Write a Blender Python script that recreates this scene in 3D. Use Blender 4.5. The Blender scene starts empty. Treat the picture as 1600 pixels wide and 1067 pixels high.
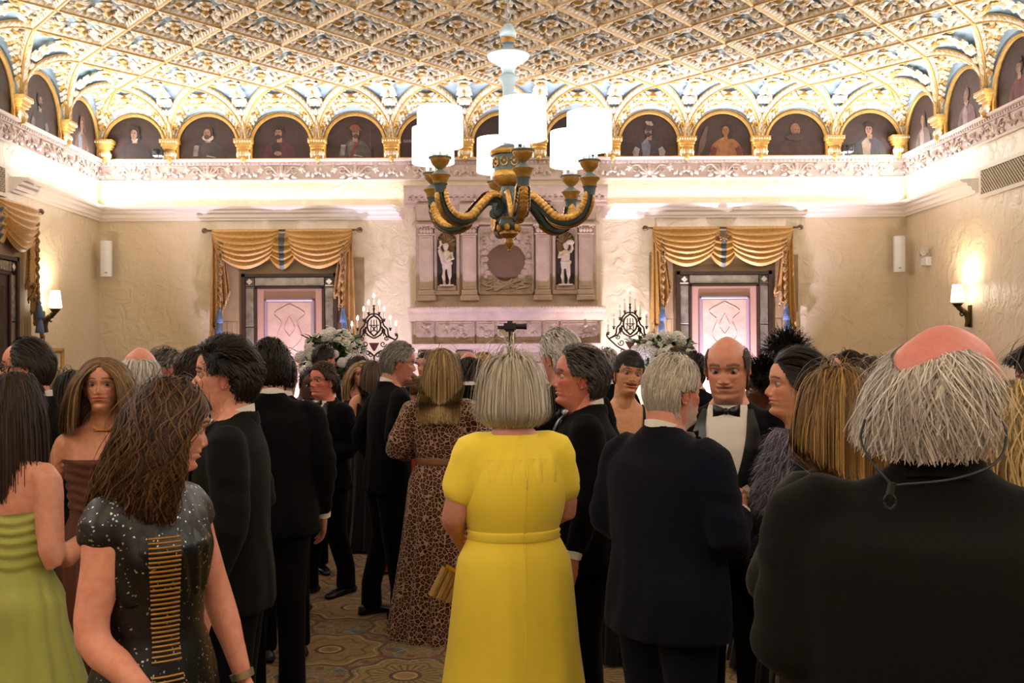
import bpy, math, random
import numpy as np
from mathutils import Vector, Matrix, Euler
R = math.radians
PI = math.pi
random.seed(7)
SC = bpy.context.scene
COL = SC.collection

# ------------------------------------------------------------------ camera, world, exposure, large lamps
cam = bpy.data.cameras.new('camera')
cam.lens = 35.0; cam.sensor_width = 36.0
cam.shift_x = 0.0175; cam.shift_y = 0.0122
cam.clip_start = 0.05; cam.clip_end = 100
camo = bpy.data.objects.new('camera', cam); COL.objects.link(camo)
camo.matrix_world = Matrix.Translation((0, 0, 1.68)) @ Matrix.Rotation(R(90), 4, 'X') @ Matrix.Rotation(R(-0.34), 4, 'Z')
SC.camera = camo
w = bpy.data.worlds.new('World'); SC.world = w; w.use_nodes = True
w.node_tree.nodes['Background'].inputs[0].default_value = (1, .85, .7, 1)
w.node_tree.nodes['Background'].inputs[1].default_value = 0.0
SC.view_settings.view_transform = 'Standard'
SC.view_settings.look = 'None'
SC.view_settings.exposure = 1.42
SC.view_settings.gamma = 1.0
SC.view_settings.use_curve_mapping = False
SC.cycles.adaptive_threshold = 0.03
SC.cycles.max_bounces = 6
SC.cycles.diffuse_bounces = 4
SC.cycles.glossy_bounces = 3
SC.cycles.transmission_bounces = 4
SC.cycles.caustics_reflective = False
SC.cycles.caustics_refractive = False
SC.cycles.sample_clamp_indirect = 6.0

D = 13.0; XL = -5.15; XR = 5.39; XC = 0.12; YF = -5.0
ZC = 5.02                    # underside of the ceiling ribs

def lamp(name, kind, loc, energy, color, size=0.1, size_y=None, target=None, spot=None, blend=.5, spread=None):
    l = bpy.data.lights.new(name, kind); l.energy = energy; l.color = color
    if kind == 'AREA':
        l.shape = 'RECTANGLE' if size_y else 'SQUARE'; l.size = size
        if size_y: l.size_y = size_y
        if spread: l.spread = spread
    else:
        l.shadow_soft_size = size
    if kind == 'SPOT':
        l.spot_size = spot; l.spot_blend = blend
    o = bpy.data.objects.new(name, l); COL.objects.link(o); o.location = loc
    if target is not None:
        d = Vector(target) - Vector(loc); o.rotation_euler = d.to_track_quat('-Z', 'Y').to_euler()
    return o

WHITE = (.93, .94, 1.0); WARM = (1.0, .74, .46); VIOLET = (.74, .62, 1.0); COOL = (.86, .84, 1.0)
COVE = 4.6                  # watts per metre of the strip lamps on the ledges
def cove(x0, y0, x1, y1, tilt, k=1.0, z=3.625, tk=.9, name='ledge_strip_lamp', col=WHITE):
    L = math.hypot(x1 - x0, y1 - y0)
    mid = Vector(((x0 + x1) / 2, (y0 + y1) / 2, z))
    o = lamp(name, 'AREA', mid, COVE * L * k, col, L, .04)
    X = Vector((x1 - x0, y1 - y0, 0)).normalized()
    N = (Vector((0, 0, 1)) + Vector((tilt[0], tilt[1], 0)) * tk).normalized()
    Z = -N; Y = Z.cross(X).normalized()
    o.matrix_world = Matrix.Translation(mid) @ Matrix(((X.x, Y.x, Z.x), (X.y, Y.y, Z.y), (X.z, Y.z, Z.z))).to_4x4()
cove(-5.0, D - .09, -1.2, D - .09, (0, -1)); cove(1.46, D - .09, 5.2, D - .09, (0, -1))
cove(XL + .09, 10.65, XL + .09, 12.9, (1, 0)); cove(XR - .09, 11.1, XR - .09, 12.9, (-1, 0))
for a, b in ((5.2, 8.2), (-1.0, 3.5)):
    cove(XL + .09, a, XL + .09, b, (1, 0)); cove(XR - .09, a, XR - .09, b, (-1, 0))
# strip lamps lying on the frieze shelf under the painted lunettes
cove(XL + .2, D - .085, XR - .2, D - .085, (0, -1), 1.35, 4.25, 2.2, 'shelf_strip_lamp', (1, .94, .92))
for x, sg in ((XL + .085, 1), (XR - .085, -1)):
    cove(x, 4, x, 12.8, (sg, 0), 1.35, 4.25, 2.2, 'shelf_strip_lamp', (1, .95, .95)); cove(x, -4, x, 4, (sg, 0), 1.35, 4.25, 2.2, 'shelf_strip_lamp', (1, .95, .95))
# uplights standing on the floor along the end wall (violet and white stage cans)
UP = [((-2.75, 12.35, .25), (-2.70, 13.0, 2.1), 230, (.84, .70, 1.0)),
      ((2.95, 12.35, .25), (2.95, 13.0, 2.1), 400, (.84, .72, 1.0)),
      ((-1.0, 10.9, .25), (-.6, 12.7, 2.0), 110, VIOLET),
      ((1.25, 10.9, .25), (.9, 12.7, 2.0), 80, VIOLET),
      ((1.36, 11.9, .25), (1.80, 13.0, 2.3), 150, (1, .88, .92)),
      ((-1.12, 11.9, .25), (-1.42, 13.0, 2.3), 30, (1, .88, .92)),
      ((-.98, 12.5, .9), (-.95, 12.75, 1.4), 8, (1, .93, .88))]
for loc, tgt, e, c in UP:
    lamp('floor_uplight_lamp', 'SPOT', loc, e, c, .06, target=tgt, spot=R(75), blend=.9)
# ------------------------------------------------------------------ helpers
def lin(c):
    c = c.lstrip('#'); v = [int(c[i:i + 2], 16) / 255 for i in (0, 2, 4)]
    return tuple(x / 12.92 if x < .04045 else ((x + .055) / 1.055) ** 2.4 for x in v)

MATS = {}
def mat(name, color, rough=.6, metal=0.0, bump=None, noise=None, emit=None, spec=None, sheen=None, trans=None):
    """color hex; bump=(scale,strength[,detail]); noise=(scale,hex2,contrast)"""
    if name in MATS: return MATS[name]
    m = bpy.data.materials.new(name); m.use_nodes = True
    nt = m.node_tree; b = nt.nodes['Principled BSDF']
    c = lin(color) if isinstance(color, str) else color
    b.inputs['Base Color'].default_value = (*c, 1); m.diffuse_color = (*c, 1)
    b.inputs['Roughness'].default_value = rough; b.inputs['Metallic'].default_value = metal
    if spec is not None: b.inputs['Specular IOR Level'].default_value = spec
    if sheen: b.inputs['Sheen Weight'].default_value = sheen
    if trans: b.inputs['Transmission Weight'].default_value = trans
    tc = nt.nodes.new('ShaderNodeTexCoord')
    if noise:
        n = nt.nodes.new('ShaderNodeTexNoise'); n.inputs['Scale'].default_value = noise[0]; n.inputs['Detail'].default_value = 5
        r = nt.nodes.new('ShaderNodeValToRGB'); k = noise[2] if len(noise) > 2 else .2
        r.color_ramp.elements[0].position = .5 - k; r.color_ramp.elements[1].position = .5 + k
        r.color_ramp.elements[0].color = (*c, 1); r.color_ramp.elements[1].color = (*lin(noise[1]), 1)
        nt.links.new(tc.outputs['Object'], n.inputs['Vector']); nt.links.new(n.outputs['Fac'], r.inputs['Fac'])
        nt.links.new(r.outputs['Color'], b.inputs['Base Color'])
    if bump:
        n = nt.nodes.new('ShaderNodeTexNoise'); n.inputs['Scale'].default_value = bump[0]
        n.inputs['Detail'].default_value = bump[2] if len(bump) > 2 else 4
        bp = nt.nodes.new('ShaderNodeBump'); bp.inputs['Strength'].default_value = bump[1]; bp.inputs['Distance'].default_value = .02
        nt.links.new(tc.outputs['Object'], n.inputs['Vector']); nt.links.new(n.outputs['Fac'], bp.inputs['Height'])
        nt.links.new(bp.outputs['Normal'], b.inputs['Normal'])
    if emit:
        b.inputs['Emission Color'].default_value = (*(lin(emit[0]) if isinstance(emit[0], str) else emit[0]), 1)
        b.inputs['Emission Strength'].default_value = emit[1]
    MATS[name] = m
    return m

class MB:
    def __init__(s): s.V = []; s.F = []; s.M = []; s.n = 0; s.C = []
    def add(s, V, F, mi=0, M=None, col=None):
        V = np.asarray(V, float).reshape(-1, 3)
        if M is not None:
            A = np.array(M); V = V @ A[:3, :3].T + A[:3, 3]
        s.V.append(V); s.F.extend([tuple(i + s.n for i in f) for f in F])
        s.M.extend([mi] * len(F) if isinstance(mi, int) else list(mi)); s.n += len(V)
        if col is not None: s.C.append((s.n - len(V), s.n, col))
        return s
    def box(s, x0, x1, y0, y1, z0, z1, mi=0, M=None):
        V = [(x, y, z) for z in (z0, z1) for y in (y0, y1) for x in (x0, x1)]
        return s.add(V, [(0, 2, 3, 1), (4, 5, 7, 6), (0, 1, 5, 4), (1, 3, 7, 5), (3, 2, 6, 7), (2, 0, 4, 6)], mi, M)
    def bev(s, x0, x1, y0, y1, z0, z1, b=.01, mi=0, M=None):
        """box with chamfered front (-y) face"""
        V = [(x0, y1, z0), (x1, y1, z0), (x1, y1, z1), (x0, y1, z1), (x0, y0 + b, z0), (x1, y0 + b, z0), (x1, y0 + b, z1), (x0, y0 + b, z1),
             (x0 + b, y0, z0 + b), (x1 - b, y0, z0 + b), (x1 - b, y0, z1 - b), (x0 + b, y0, z1 - b)]
        F = [(0, 1, 2, 3), (8, 9, 10, 11)]
        for a in range(4):
            c = (a + 1) % 4; F += [(a, c, c + 4, a + 4), (a + 4, c + 4, c + 8, a + 8)]
        return s.add(V, F, mi, M)
    def lathe(s, prof, n=24, mi=0, M=None, ax=1.0, ay=1.0):
        V = []; F = []
        for r, z in prof:
            for k in range(n):
                a = 2 * PI * k / n; V.append((r * math.cos(a) * ax, r * math.sin(a) * ay, z))
        for i in range(len(prof) - 1):
            for k in range(n):
                F.append((i * n + k, i * n + (k + 1) % n, (i + 1) * n + (k + 1) % n, (i + 1) * n + k))
        if prof[0][0] > 1e-5: F.append(tuple(range(n))[::-1])
        if prof[-1][0] > 1e-5: F.append(tuple((len(prof) - 1) * n + k for k in range(n)))
        return s.add(V, F, mi, M)
    def ball(s, c, r, mi=0, n=12, M=None):
        r = (r, r, r) if not hasattr(r, '__len__') else r
        V = []; F = []; m = max(4, n // 2)
        for i in range(m + 1):
            t = PI * i / m
            for k in range(n):
                a = 2 * PI * k / n
                V.append((c[0] + r[0] * math.sin(t) * math.cos(a), c[1] + r[1] * math.sin(t) * math.sin(a), c[2] + r[2] * math.cos(t)))
        for i in range(m):
            for k in range(n): F.append((i * n + k, (i + 1) * n + k, (i + 1) * n + (k + 1) % n, i * n + (k + 1) % n))
        return s.add(V, F, mi, M)
    def tube(s, P, rad, n=10, mi=0, M=None, up=(0, 0, 1), cap=True, closed=False):
        V, F = tube_vf(P, rad, n, up, cap, closed); return s.add(V, F, mi, M)
    def sweep(s, prof, x0, x1, mi=0, M=None, n=1, m0=0.0, m1=0.0):
        """profile of (y,z) points run along x; ends capped; m0/m1: mitre slopes (x shifts by m*|y|)"""
        V = []; k = len(prof)
        for i in range(n + 1):
            t = i / n
            for (y, z) in prof:
                a0 = x0 + m0 * (-y); a1 = x1 - m1 * (-y); V.append((a0 + (a1 - a0) * t, y, z))
        F = []
        for i in range(n):
            for j in range(k): F.append((i * k + j, i * k + (j + 1) % k, (i + 1) * k + (j + 1) % k, (i + 1) * k + j))
        F.append(tuple(range(k))); F.append(tuple(n * k + j for j in range(k))[::-1])
        return s.add(V, F, mi, M)
    def grid(s, P, mi=0, M=None, wrap=False):
        P = np.asarray(P, float); a, b = P.shape[:2]; F = []
        for i in range(a - 1):
            for j in range(b if wrap else b - 1):
                F.append((i * b + j, i * b + (j + 1) % b, (i + 1) * b + (j + 1) % b, (i + 1) * b + j))
        return s.add(P.reshape(-1, 3), F, mi, M)
    def mesh(s, name, mats, smooth=40):
        me = bpy.data.meshes.new(name)
        V = np.concatenate(s.V) if s.V else np.zeros((0, 3))
        me.from_pydata(V.tolist(), [], s.F)
        for m in (mats if isinstance(mats, (list, tuple)) else [mats]): me.materials.append(m)
        me.polygons.foreach_set('material_index', np.array(s.M, dtype=np.int32))
        if s.C:
            at = me.color_attributes.new('Col', 'FLOAT_COLOR', 'POINT')
            arr = np.ones((len(V), 4)); 
            for a, b, c in s.C: arr[a:b, :3] = c
            at.data.foreach_set('color', arr.ravel())
        if smooth:
            me.shade_smooth()
            if smooth < 180: me.set_sharp_from_angle(angle=R(smooth))
        me.update()
        return me
    def build(s, name, mats, parent=None, smooth=40, loc=None):
        o = bpy.data.objects.new(name, s.mesh(name, mats, smooth)); COL.objects.link(o)
        if parent: o.parent = parent
        if loc is not None: o.location = loc
        return o

def tube_vf(P, rad, n=10, up=(0, 0, 1), cap=True, closed=False):
    P = np.asarray(P, float); m = len(P)
    if not hasattr(rad, '__len__'): rad = [rad] * m
    V = []; F = []
    upv = np.array(up, float)
    for i in range(m):
        a = P[(i - 1) % m] if (closed or i > 0) else P[i]; b = P[(i + 1) % m] if (closed or i < m - 1) else P[i]
        t = b - a; t = t / (np.linalg.norm(t) + 1e-9)
        x = np.cross(upv, t)
        if np.linalg.norm(x) < 1e-3: x = np.cross((0.0, 1, 0.03), t)
        x /= np.linalg.norm(x); y = np.cross(t, x)
        r = rad[i]; rx, ry = (r if hasattr(r, '__len__') else (r, r))
        for k in range(n):
            A = 2 * PI * k / n; V.append(P[i] + x * rx * math.cos(A) + y * ry * math.sin(A))
    for i in range(m if closed else m - 1):
        j = (i + 1) % m
        for k in range(n): F.append((i * n + k, i * n + (k + 1) % n, j * n + (k + 1) % n, j * n + k))
    if cap and not closed: F.append(tuple(range(n))[::-1]); F.append(tuple((m - 1) * n + k for k in range(n)))
    return np.array(V), F

def curve(pts, n=16):
    """Catmull-Rom through points (any dimension)"""
    p = np.asarray(pts, float); out = []
    q = np.vstack([2 * p[0] - p[1], p, 2 * p[-1] - p[-2]]); seg = len(p) - 1
    for i in range(n):
        t = i / (n - 1) * seg; k = min(int(t), seg - 1); u = t - k
        a, b, c, d = q[k], q[k + 1], q[k + 2], q[k + 3]
        out.append(.5 * (2 * b + (c - a) * u + (2 * a - 5 * b + 4 * c - d) * u * u + (3 * b - a - 3 * c + d) * u ** 3))
    return np.array(out)

def thing(name, label, cat, loc=(0, 0, 0), rz=0, group=None):
    o = bpy.data.objects.new(name, None); COL.objects.link(o); o.location = loc; o.rotation_euler = (0, 0, rz)
    o.empty_display_size = .1
    return tag(o, label, cat, group)
def tag(o, label, cat, group=None):
    o['label'] = label; o['category'] = cat
    if group: o['group'] = group
    return o
def struct(o):
    o['kind'] = 'structure'; return o
def dup(o, label=None, loc=None, rz=None, parent=None):
    c = o.copy(); COL.objects.link(c)
    if parent is not None: c.parent = parent
    if label: c['label'] = label
    if loc is not None: c.location = loc
    if rz is not None: c.rotation_euler = (0, 0, rz)
    for ch in list(o.children): dup(ch, parent=c)
    return c
def T(x=0, y=0, z=0): return Matrix.Translation((x, y, z))
def RX(a): return Matrix.Rotation(R(a), 4, 'X')
def RY(a): return Matrix.Rotation(R(a), 4, 'Y')
def RZ(a): return Matrix.Rotation(R(a), 4, 'Z')
def SCL(x, y, z): return Matrix.Diagonal((x, y, z, 1))
WALL = {'back': T(0, D, 0), 'left': T(XL, D, 0) @ RZ(90), 'right': T(XR, D, 0) @ RZ(-90)}
def px(x, y, d):
    y = y + .006 * (x - 772)
    return Vector(((x - 772) / 1556 * d, d, 1.68 - (y - 553) / 1556 * d))

def leaf(L=.2, W=.05, H=.03, nu=7, nv=5, lobes=3, curl=.3):
    """one carved acanthus leaf growing along +x with +z towards the viewer"""
    P = np.zeros((nu, nv, 3))
    for i in range(nu):
        u = i / (nu - 1); w_ = W * (math.sin(PI * min(1, u * .9 + .08)) ** .7) * (1 + .22 * math.cos(2 * PI * lobes * u))
        for j in range(nv):
            v = 2 * j / (nv - 1) - 1
            P[i, j] = (L * (u - abs(v) * .10 * math.sin(PI * u)) - (curl * L * max(0, u - .75) * 1.2), v * w_,
                       H * (.25 + math.sin(PI * min(1, u * 1.1)) * (1 - .55 * v * v) + curl * 2.2 * max(0, u - .6)) - .12 * H * (abs(v) > .9))
    return P
# ------------------------------------------------------------------ materials of the room
def plaster_mat():
    m = mat('troweled_cream_plaster', '#d8c9b0', .42, noise=(1.3, '#d1bf9f', .25))
    nt = m.node_tree; b = nt.nodes['Principled BSDF']
    tc = nt.nodes.new('ShaderNodeTexCoord')
    n1 = nt.nodes.new('ShaderNodeTexNoise'); n1.inputs['Scale'].default_value = 5.5; n1.inputs['Detail'].default_value = 6; n1.inputs['Distortion'].default_value = 1.6
    n2 = nt.nodes.new('ShaderNodeTexVoronoi'); n2.inputs['Scale'].default_value = 7; n2.feature = 'SMOOTH_F1'
    mx = nt.nodes.new('ShaderNodeMath'); mx.operation = 'ADD'
    sc = nt.nodes.new('ShaderNodeMath'); sc.operation = 'MULTIPLY'; sc.inputs[1].default_value = .5
    bp = nt.nodes.new('ShaderNodeBump'); bp.inputs['Strength'].default_value = .55; bp.inputs['Distance'].default_value = .035
    mp = nt.nodes.new('ShaderNodeMixRGB'); mp.inputs[0].default_value = .12
    nt.links.new(tc.outputs['Object'], n1.inputs['Vector']); nt.links.new(n1.outputs['Color'], mp.inputs[2]); nt.links.new(tc.outputs['Object'], mp.inputs[1])
    nt.links.new(mp.outputs[0], n2.inputs['Vector'])
    nt.links.new(n2.outputs['Distance'], sc.inputs[0]); nt.links.new(n1.outputs['Fac'], mx.inputs[0]); nt.links.new(sc.outputs[0], mx.inputs[1])
    nt.links.new(mx.outputs[0], bp.inputs['Height']); nt.links.new(bp.outputs['Normal'], b.inputs['Normal'])
    return m
PLASTER = plaster_mat()
STUC = mat('cream_moulding_plaster', '#e6dcd2', .6, bump=(30, .15))
GILT = mat('gilded_plaster', '#c8a258', .40, .25, noise=(14, '#a37a38', .3), bump=(60, .25))
GILTP = mat('pale_worn_gilding', '#f1ebe0', .5, .0, noise=(22, '#cfb684', .14), bump=(70, .3))
BLUE = mat('powder_blue_paint', '#8caabb', .6, noise=(9, '#a3bac4', .3))
FRZ = mat('pinkish_frieze_plaster', '#c9b6ab', .65, bump=(30, .15))
STONE = mat('carved_limestone', '#bfa994', .8, bump=(40, .35), noise=(6, '#a58d78', .3))
STONED = mat('relief_limestone', '#b8a28c', .85, bump=(26, .8, 8), noise=(10, '#917a62', .3))
NICHE = mat('gilded_niche_shell', '#8a6a34', .5, .3, noise=(18, '#4a3a20', .3))
DARKST = mat('dark_niche_stone', '#3c3026', .8)
ROUND = mat('brown_veined_roundel_stone', '#6a4e36', .7, noise=(3, '#4c3624', .3), bump=(14, .3))
WOOD = mat('panelled_travertine_wood', '#a08a6a', .5, noise=(8, '#8f7653', .3))
DWOOD = mat('dark_brown_wood', '#3a2418', .4, noise=(10, '#2a180f', .3))
DOORW = mat('pale_carved_door_wood', '#c3a795', .42, noise=(5, '#ad8d79', .3), bump=(9, .45, 8))
DOORR = mat('rose_door_wood', '#a88270', .45)
IRON = mat('wrought_iron', '#2a1c16', .5, .6)
BLACKP = mat('black_plastic', '#101010', .45)
WHITEP = mat('white_plastic', '#dcdcdc', .4)

def mirror_mat():
    m = mat('antiqued_mirror_glass', '#a8a294', .22, .65, noise=(9, '#6b6454', .25), bump=(16, .15)); return m
MIRROR = mirror_mat()

def carpet_mat():
    m = mat('patterned_carpet', '#6b5735', .95)
    nt = m.node_tree; b = nt.nodes['Principled BSDF']; L = nt.links
    tc = nt.nodes.new('ShaderNodeTexCoord')
    def node(t, **k):
        n = nt.nodes.new(t)
        for a, v in k.items(): setattr(n, a, v)
        return n
    def math_(op, a, bb=None, c=None):
        n = node('ShaderNodeMath', operation=op)
        for i, v in enumerate((a, bb, c)):
            if v is None: continue
            if isinstance(v, (int, float)): n.inputs[i].default_value = v
            else: L.new(v, n.inputs[i])
        return n.outputs[0]
    def mixc(f, a, c):
        n = node('ShaderNodeMixRGB')
        if isinstance(f, (int, float)): n.inputs[0].default_value = f
        else: L.new(f, n.inputs[0])
        for i, v in ((1, a), (2, c)):
            if isinstance(v, str): n.inputs[i].default_value = (*lin(v), 1)
            else: L.new(v, n.inputs[i])
        return n.outputs[0]
    vs = node('ShaderNodeVectorMath', operation='SCALE'); vs.inputs['Scale'].default_value = 1.32; L.new(tc.outputs['Object'], vs.inputs[0])
    sp = node('ShaderNodeSeparateXYZ'); L.new(vs.outputs[0], sp.inputs[0])
    nz = node('ShaderNodeTexNoise'); nz.inputs['Scale'].default_value = 26; nz.inputs['Detail'].default_value = 4
    L.new(tc.outputs['Object'], nz.inputs['Vector'])
    nb = node('ShaderNodeTexNoise'); nb.inputs['Scale'].default_value = 8; nb.inputs['Detail'].default_value = 3
    L.new(tc.outputs['Object'], nb.inputs['Vector'])
    P = 1.25
    def cell(ox, oy):
        x = math_('SUBTRACT', math_('PINGPONG', math_('ADD', sp.outputs['X'], ox), P / 2), 0.0)
        y = math_('SUBTRACT', math_('PINGPONG', math_('ADD', sp.outputs['Y'], oy), P / 2), 0.0)
        r = math_('SQRT', math_('ADD', math_('MULTIPLY', x, x), math_('MULTIPLY', y, y)))
        a = math_('ARCTAN2', y, x)
        return x, y, r, a
    def band(r, c, wd):   # 1 inside |r-c|<wd
        return math_('LESS_THAN', math_('ABSOLUTE', math_('SUBTRACT', r, c)), wd)
    # ground: ochre mottled with lattice of blue diamonds
    col = mixc(math_('GREATER_THAN', nz.outputs['Fac'], .52), '#6e5730', '#8f7646')
    lx = math_('PINGPONG', math_('ADD', sp.outputs['X'], sp.outputs['Y']), .085)
    ly = math_('PINGPONG', math_('SUBTRACT', sp.outputs['X'], sp.outputs['Y']), .085)
    latt = math_('LESS_THAN', math_('MINIMUM', lx, ly), .012)
    blue = mixc(latt, '#46565e', '#80806c')
    for (ox, oy, big) in ((0, 0, True), (P / 2, P / 2, False)):
        x, y, r, a = cell(ox, oy)
        wav = math_('MULTIPLY', math_('COSINE', math_('MULTIPLY', a, 8.0)), .03)
        rr = math_('ADD', r, wav)
        if big:
            col = mixc(math_('GREATER_THAN', nb.outputs['Fac'], .55), col, blue)
            col = mixc(band(rr, .22, .21), col, '#86682f')
        else:
            col = mixc(band(rr, .16, .17), col, '#8d7038')
            ray = math_('GREATER_THAN', math_('COSINE', math_('MULTIPLY', a, 24.0)), .3)
            col = mixc(math_('MULTIPLY', ray, band(r, .16, .085)), col, '#5d4726')
        for c, wd, h in ((.40, .014, '#4b2418'), (.36, .008, '#a68a52'), (.27, .012, '#5a4a26'), (.10, .016, '#4b2418'), (.075, .012, '#a68a52')):
            col = mixc(band(rr if c > .2 else r, c, wd), col, h)
        dots = math_('MULTIPLY', band(r, .45, .03), math_('GREATER_THAN', math_('COSINE', math_('MULTIPLY', a, 16.0)), .5))
        col = mixc(dots, col, '#6b2f20')
    col = mixc(math_('MULTIPLY', math_('GREATER_THAN', nz.outputs['Fac'], .58), .5), col, '#4f3d22')
    L.new(col, b.inputs['Base Color'])
    b.inputs['Sheen Weight'].default_value = .2
    return m

# ------------------------------------------------------------------ room shell
b = MB(); b.box(XL - .2, XR + .2, YF, D + .2, -.1, 0)
struct(b.build('floor', carpet_mat()))
b = MB(); b.box(XL - .2, XR + .2, D, D + .2, 0, 5.3); struct(b.build('wall_back', PLASTER, smooth=0))
b = MB(); b.box(XL - .2, XL, YF, D, 0, 5.3); struct(b.build('wall_left', PLASTER, smooth=0))
b = MB(); b.box(XR, XR + .2, YF, D, 0, 5.3); struct(b.build('wall_right', PLASTER, smooth=0))
b = MB(); b.box(XL - .2, XR + .2, YF - .2, YF, 0, 5.3); struct(b.build('wall_front', PLASTER, smooth=0))
ceil = MB(); ceil.box(XL - .2, XR + .2, YF, D + .2, 5.16, 5.3)
ceiling = struct(ceil.build('ceiling', GILTP, smooth=0))

# ------------------------------------------------------------------ carved ceiling: coffers, ribs, bays
PX = (XR - XL) / 11; QY = 1.14; HX, HY = PX / 2, QY / 2
rnd = random.Random(3)
def put_leaf(b, x, y, z, ang, L, W, H, mi, tilt=0, curl=.3, flip=True, M=None, lobes=3):
    m = T(x, y, z) @ RZ(ang) @ RY(-tilt)
    if M is not None: m = M @ m
    b.grid(leaf(L, W, H, 7, 5, lobes, curl), mi, m)
def rib(b, A, B, z0, z1, w0=.062, mi=(0, 1), M=None, sink=.09, leaves=11):
    """ceiling beam between two points (3D arrays of the underside path); mi = (bead, leaves)"""
    n = len(A) if B is None else 2
    P = np.asarray(A, float) if B is None else np.array([A, B], float)
    # beam body
    t = P[-1] - P[0]; side = np.cross(t, (0, 0, 1.0)); side /= np.linalg.norm(side) + 1e-9
    rows = []
    for p in P:
        up = np.array((0, 0, sink))
        rows.append([p - side * w0 + up, p - side * w0 * .75 + up * .35, p - side * w0 * .3, p + side * w0 * .3, p + side * w0 * .75 + up * .35, p + side * w0 + up])
    b.grid(rows, mi[1], M)
    b.tube(P + np.array((0, 0, -.004)), .016, 6, mi[0], M)
    for sgn in (-1, 1): b.tube(P + side * sgn * w0 * .93 + np.array((0, 0, sink * .72)), .011, 5, mi[0], M)
    # slanted leaves on both flanks
    seg = np.linalg.norm(np.diff(P, axis=0), axis=1); cum = np.concatenate([[0], np.cumsum(seg)]); Ln = cum[-1]
    for k in range(leaves):
        s = (k + .5) / leaves * Ln; i = min(int(np.searchsorted(cum, s)) - 1, len(P) - 2); i = max(i, 0)
        p = P[i] + (P[i + 1] - P[i]) * ((s - cum[i]) / (seg[i] + 1e-9)); d = (P[i + 1] - P[i]) / (seg[i] + 1e-9)
        for sgn in (-1, 1):
            c = p + side * sgn * w0 * .62 + np.array((0, 0, sink * .38))
            q = c + side * sgn * w0 * .42 + d * .035 + np.array((0, 0, sink * .34))
            a0 = c - side * sgn * w0 * .42 - d * .02 + np.array((0, 0, -sink * .40))
            b.tube([a0, c + np.array((0, 0, -.012)), q], [.004, .016, .005], 5, mi[1], M)

def rosette(b, M, s=1.0, mi=(0, 1)):
    for k in range(8): put_leaf(b, 0, 0, .012, k * 45, .125 * s, .042 * s, .035, mi[1], 12, .35, M=M)
    for k in range(6): put_leaf(b, 0, 0, .04, k * 60 + 20, .075 * s, .03 * s, .03, mi[0], 25, .4, M=M)
    b.lathe([(.062 * s, .02), (.07 * s, .05), (.055 * s, .07), (.038 * s, .058), (.02 * s, .085), (0, .09)], 14, mi[0], M)

def coffer_field(b, M, half=None):
    """carved leaves over a diamond panel (centre 0,0); half: 'back','left','right' or None"""
    r = random.Random(5)
    def ok(x, y):
        if half == 'back' and y > .02: return False
        if half == 'left' and x < -.02: return False
        if half == 'right' and x > .02: return False
        return abs(x) / HX + abs(y) / HY < .86
    for sx in (-1, 1):
        for sy in (-1, 1):
            for (x, y, a, L, W) in ((.10, .06, 28, .17, .035), (.05, .16, 70, .18, .035), (.17, .02, 8, .16, .04), (.02, .22, 96, .2, .04),
                                    (.21, .10, -40, .12, .03), (.13, .20, 150, .13, .03), (.26, .06, 55, .11, .028), (.10, .30, 40, .12, .03),
                                    (.30, .01, 0, .13, .035), (.01, .36, 90, .13, .035), (.05, .28, 10, .10, .026), (.19, .16, 20, .10, .026), (.15, .12, 100, .12, .03)):
                X, Y = sx * x, sy * y
                if not ok(X * 1.02, Y * 1.02): continue
                ang = a if sx > 0 else 180 - a
                if sy < 0: ang = -ang
                put_leaf(b, X, Y, .01 + r.random() * .012, ang + r.uniform(-6, 6), L, W, .03 + r.random() * .015, 0 if r.random() < .14 else 1, 6, .35, M=M)
            for (x, y) in ((.245, .135), (.115, .255)):
                if ok(sx * x, sy * y):
                    P = [(sx * (x + .04 * math.cos(t) * (1 - t / 9)), sy * (y + .04 * math.sin(t) * (1 - t / 9)), .02) for t in np.linspace(0, 7, 14)]
                    b.tube(P, .011, 5, 1, M)
FLIP = SCL(1, 1, -1)
ZP = 5.10
def coffer_mesh(half):
    b = MB()
    V = {None: [(-HX, 0, 0), (0, -HY, 0), (HX, 0, 0), (0, HY, 0)], 'back': [(-HX, 0, 0), (0, -HY, 0), (HX, 0, 0)],
         'left': [(0, -HY, 0), (HX, 0, 0), (0, HY, 0)], 'right': [(0, HY, 0), (-HX, 0, 0), (0, -HY, 0)]}[half]
    b.add(V, [tuple(range(len(V)))], 2)
    coffer_field(b, FLIP, half)
    dz = ZC - ZP
    Ls, Rs, Bs, Ts = (-HX, 0, dz), (HX, 0, dz), (0, -HY, dz), (0, HY, dz)
    if half in (None, 'back', 'right'): rib(b, Ls, Bs, 0, 0)
    if half in (None, 'back', 'left'): rib(b, Bs, Rs, 0, 0)
    if half in (None, 'right', 'left'):
        x = {None: 0, 'left': HX, 'right': -HX}[half]
    b.ball((0, -HY, dz - .005), (.035, .035, .02), 0, 8)
    return b.mesh('ceiling_coffer', [GILT, GILTP, BLUE], 50)
def ros_mesh():
    b = MB(); rosette(b, FLIP); return b.mesh('rosette', [GILT, GILTP], 50)
CM = {h: coffer_mesh(h) for h in (None, 'back', 'left', 'right')}
RM = ros_mesh()
JMAX = 10
def add_coffer(c, j, half):
    o = bpy.data.objects.new('coffer', CM[half]); COL.objects.link(o); o.parent = ceiling
    o.location = (XL + HX * c, D - HY - HY * j, ZP); struct(o)
    r = bpy.data.objects.new('rosette', RM); COL.objects.link(r); r.parent = o
    if half == 'back': r.location = (0, -.07, 0)
    elif half == 'left': r.location = (.07, 0, 0)
    elif half == 'right': r.location = (-.07, 0, 0)
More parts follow.
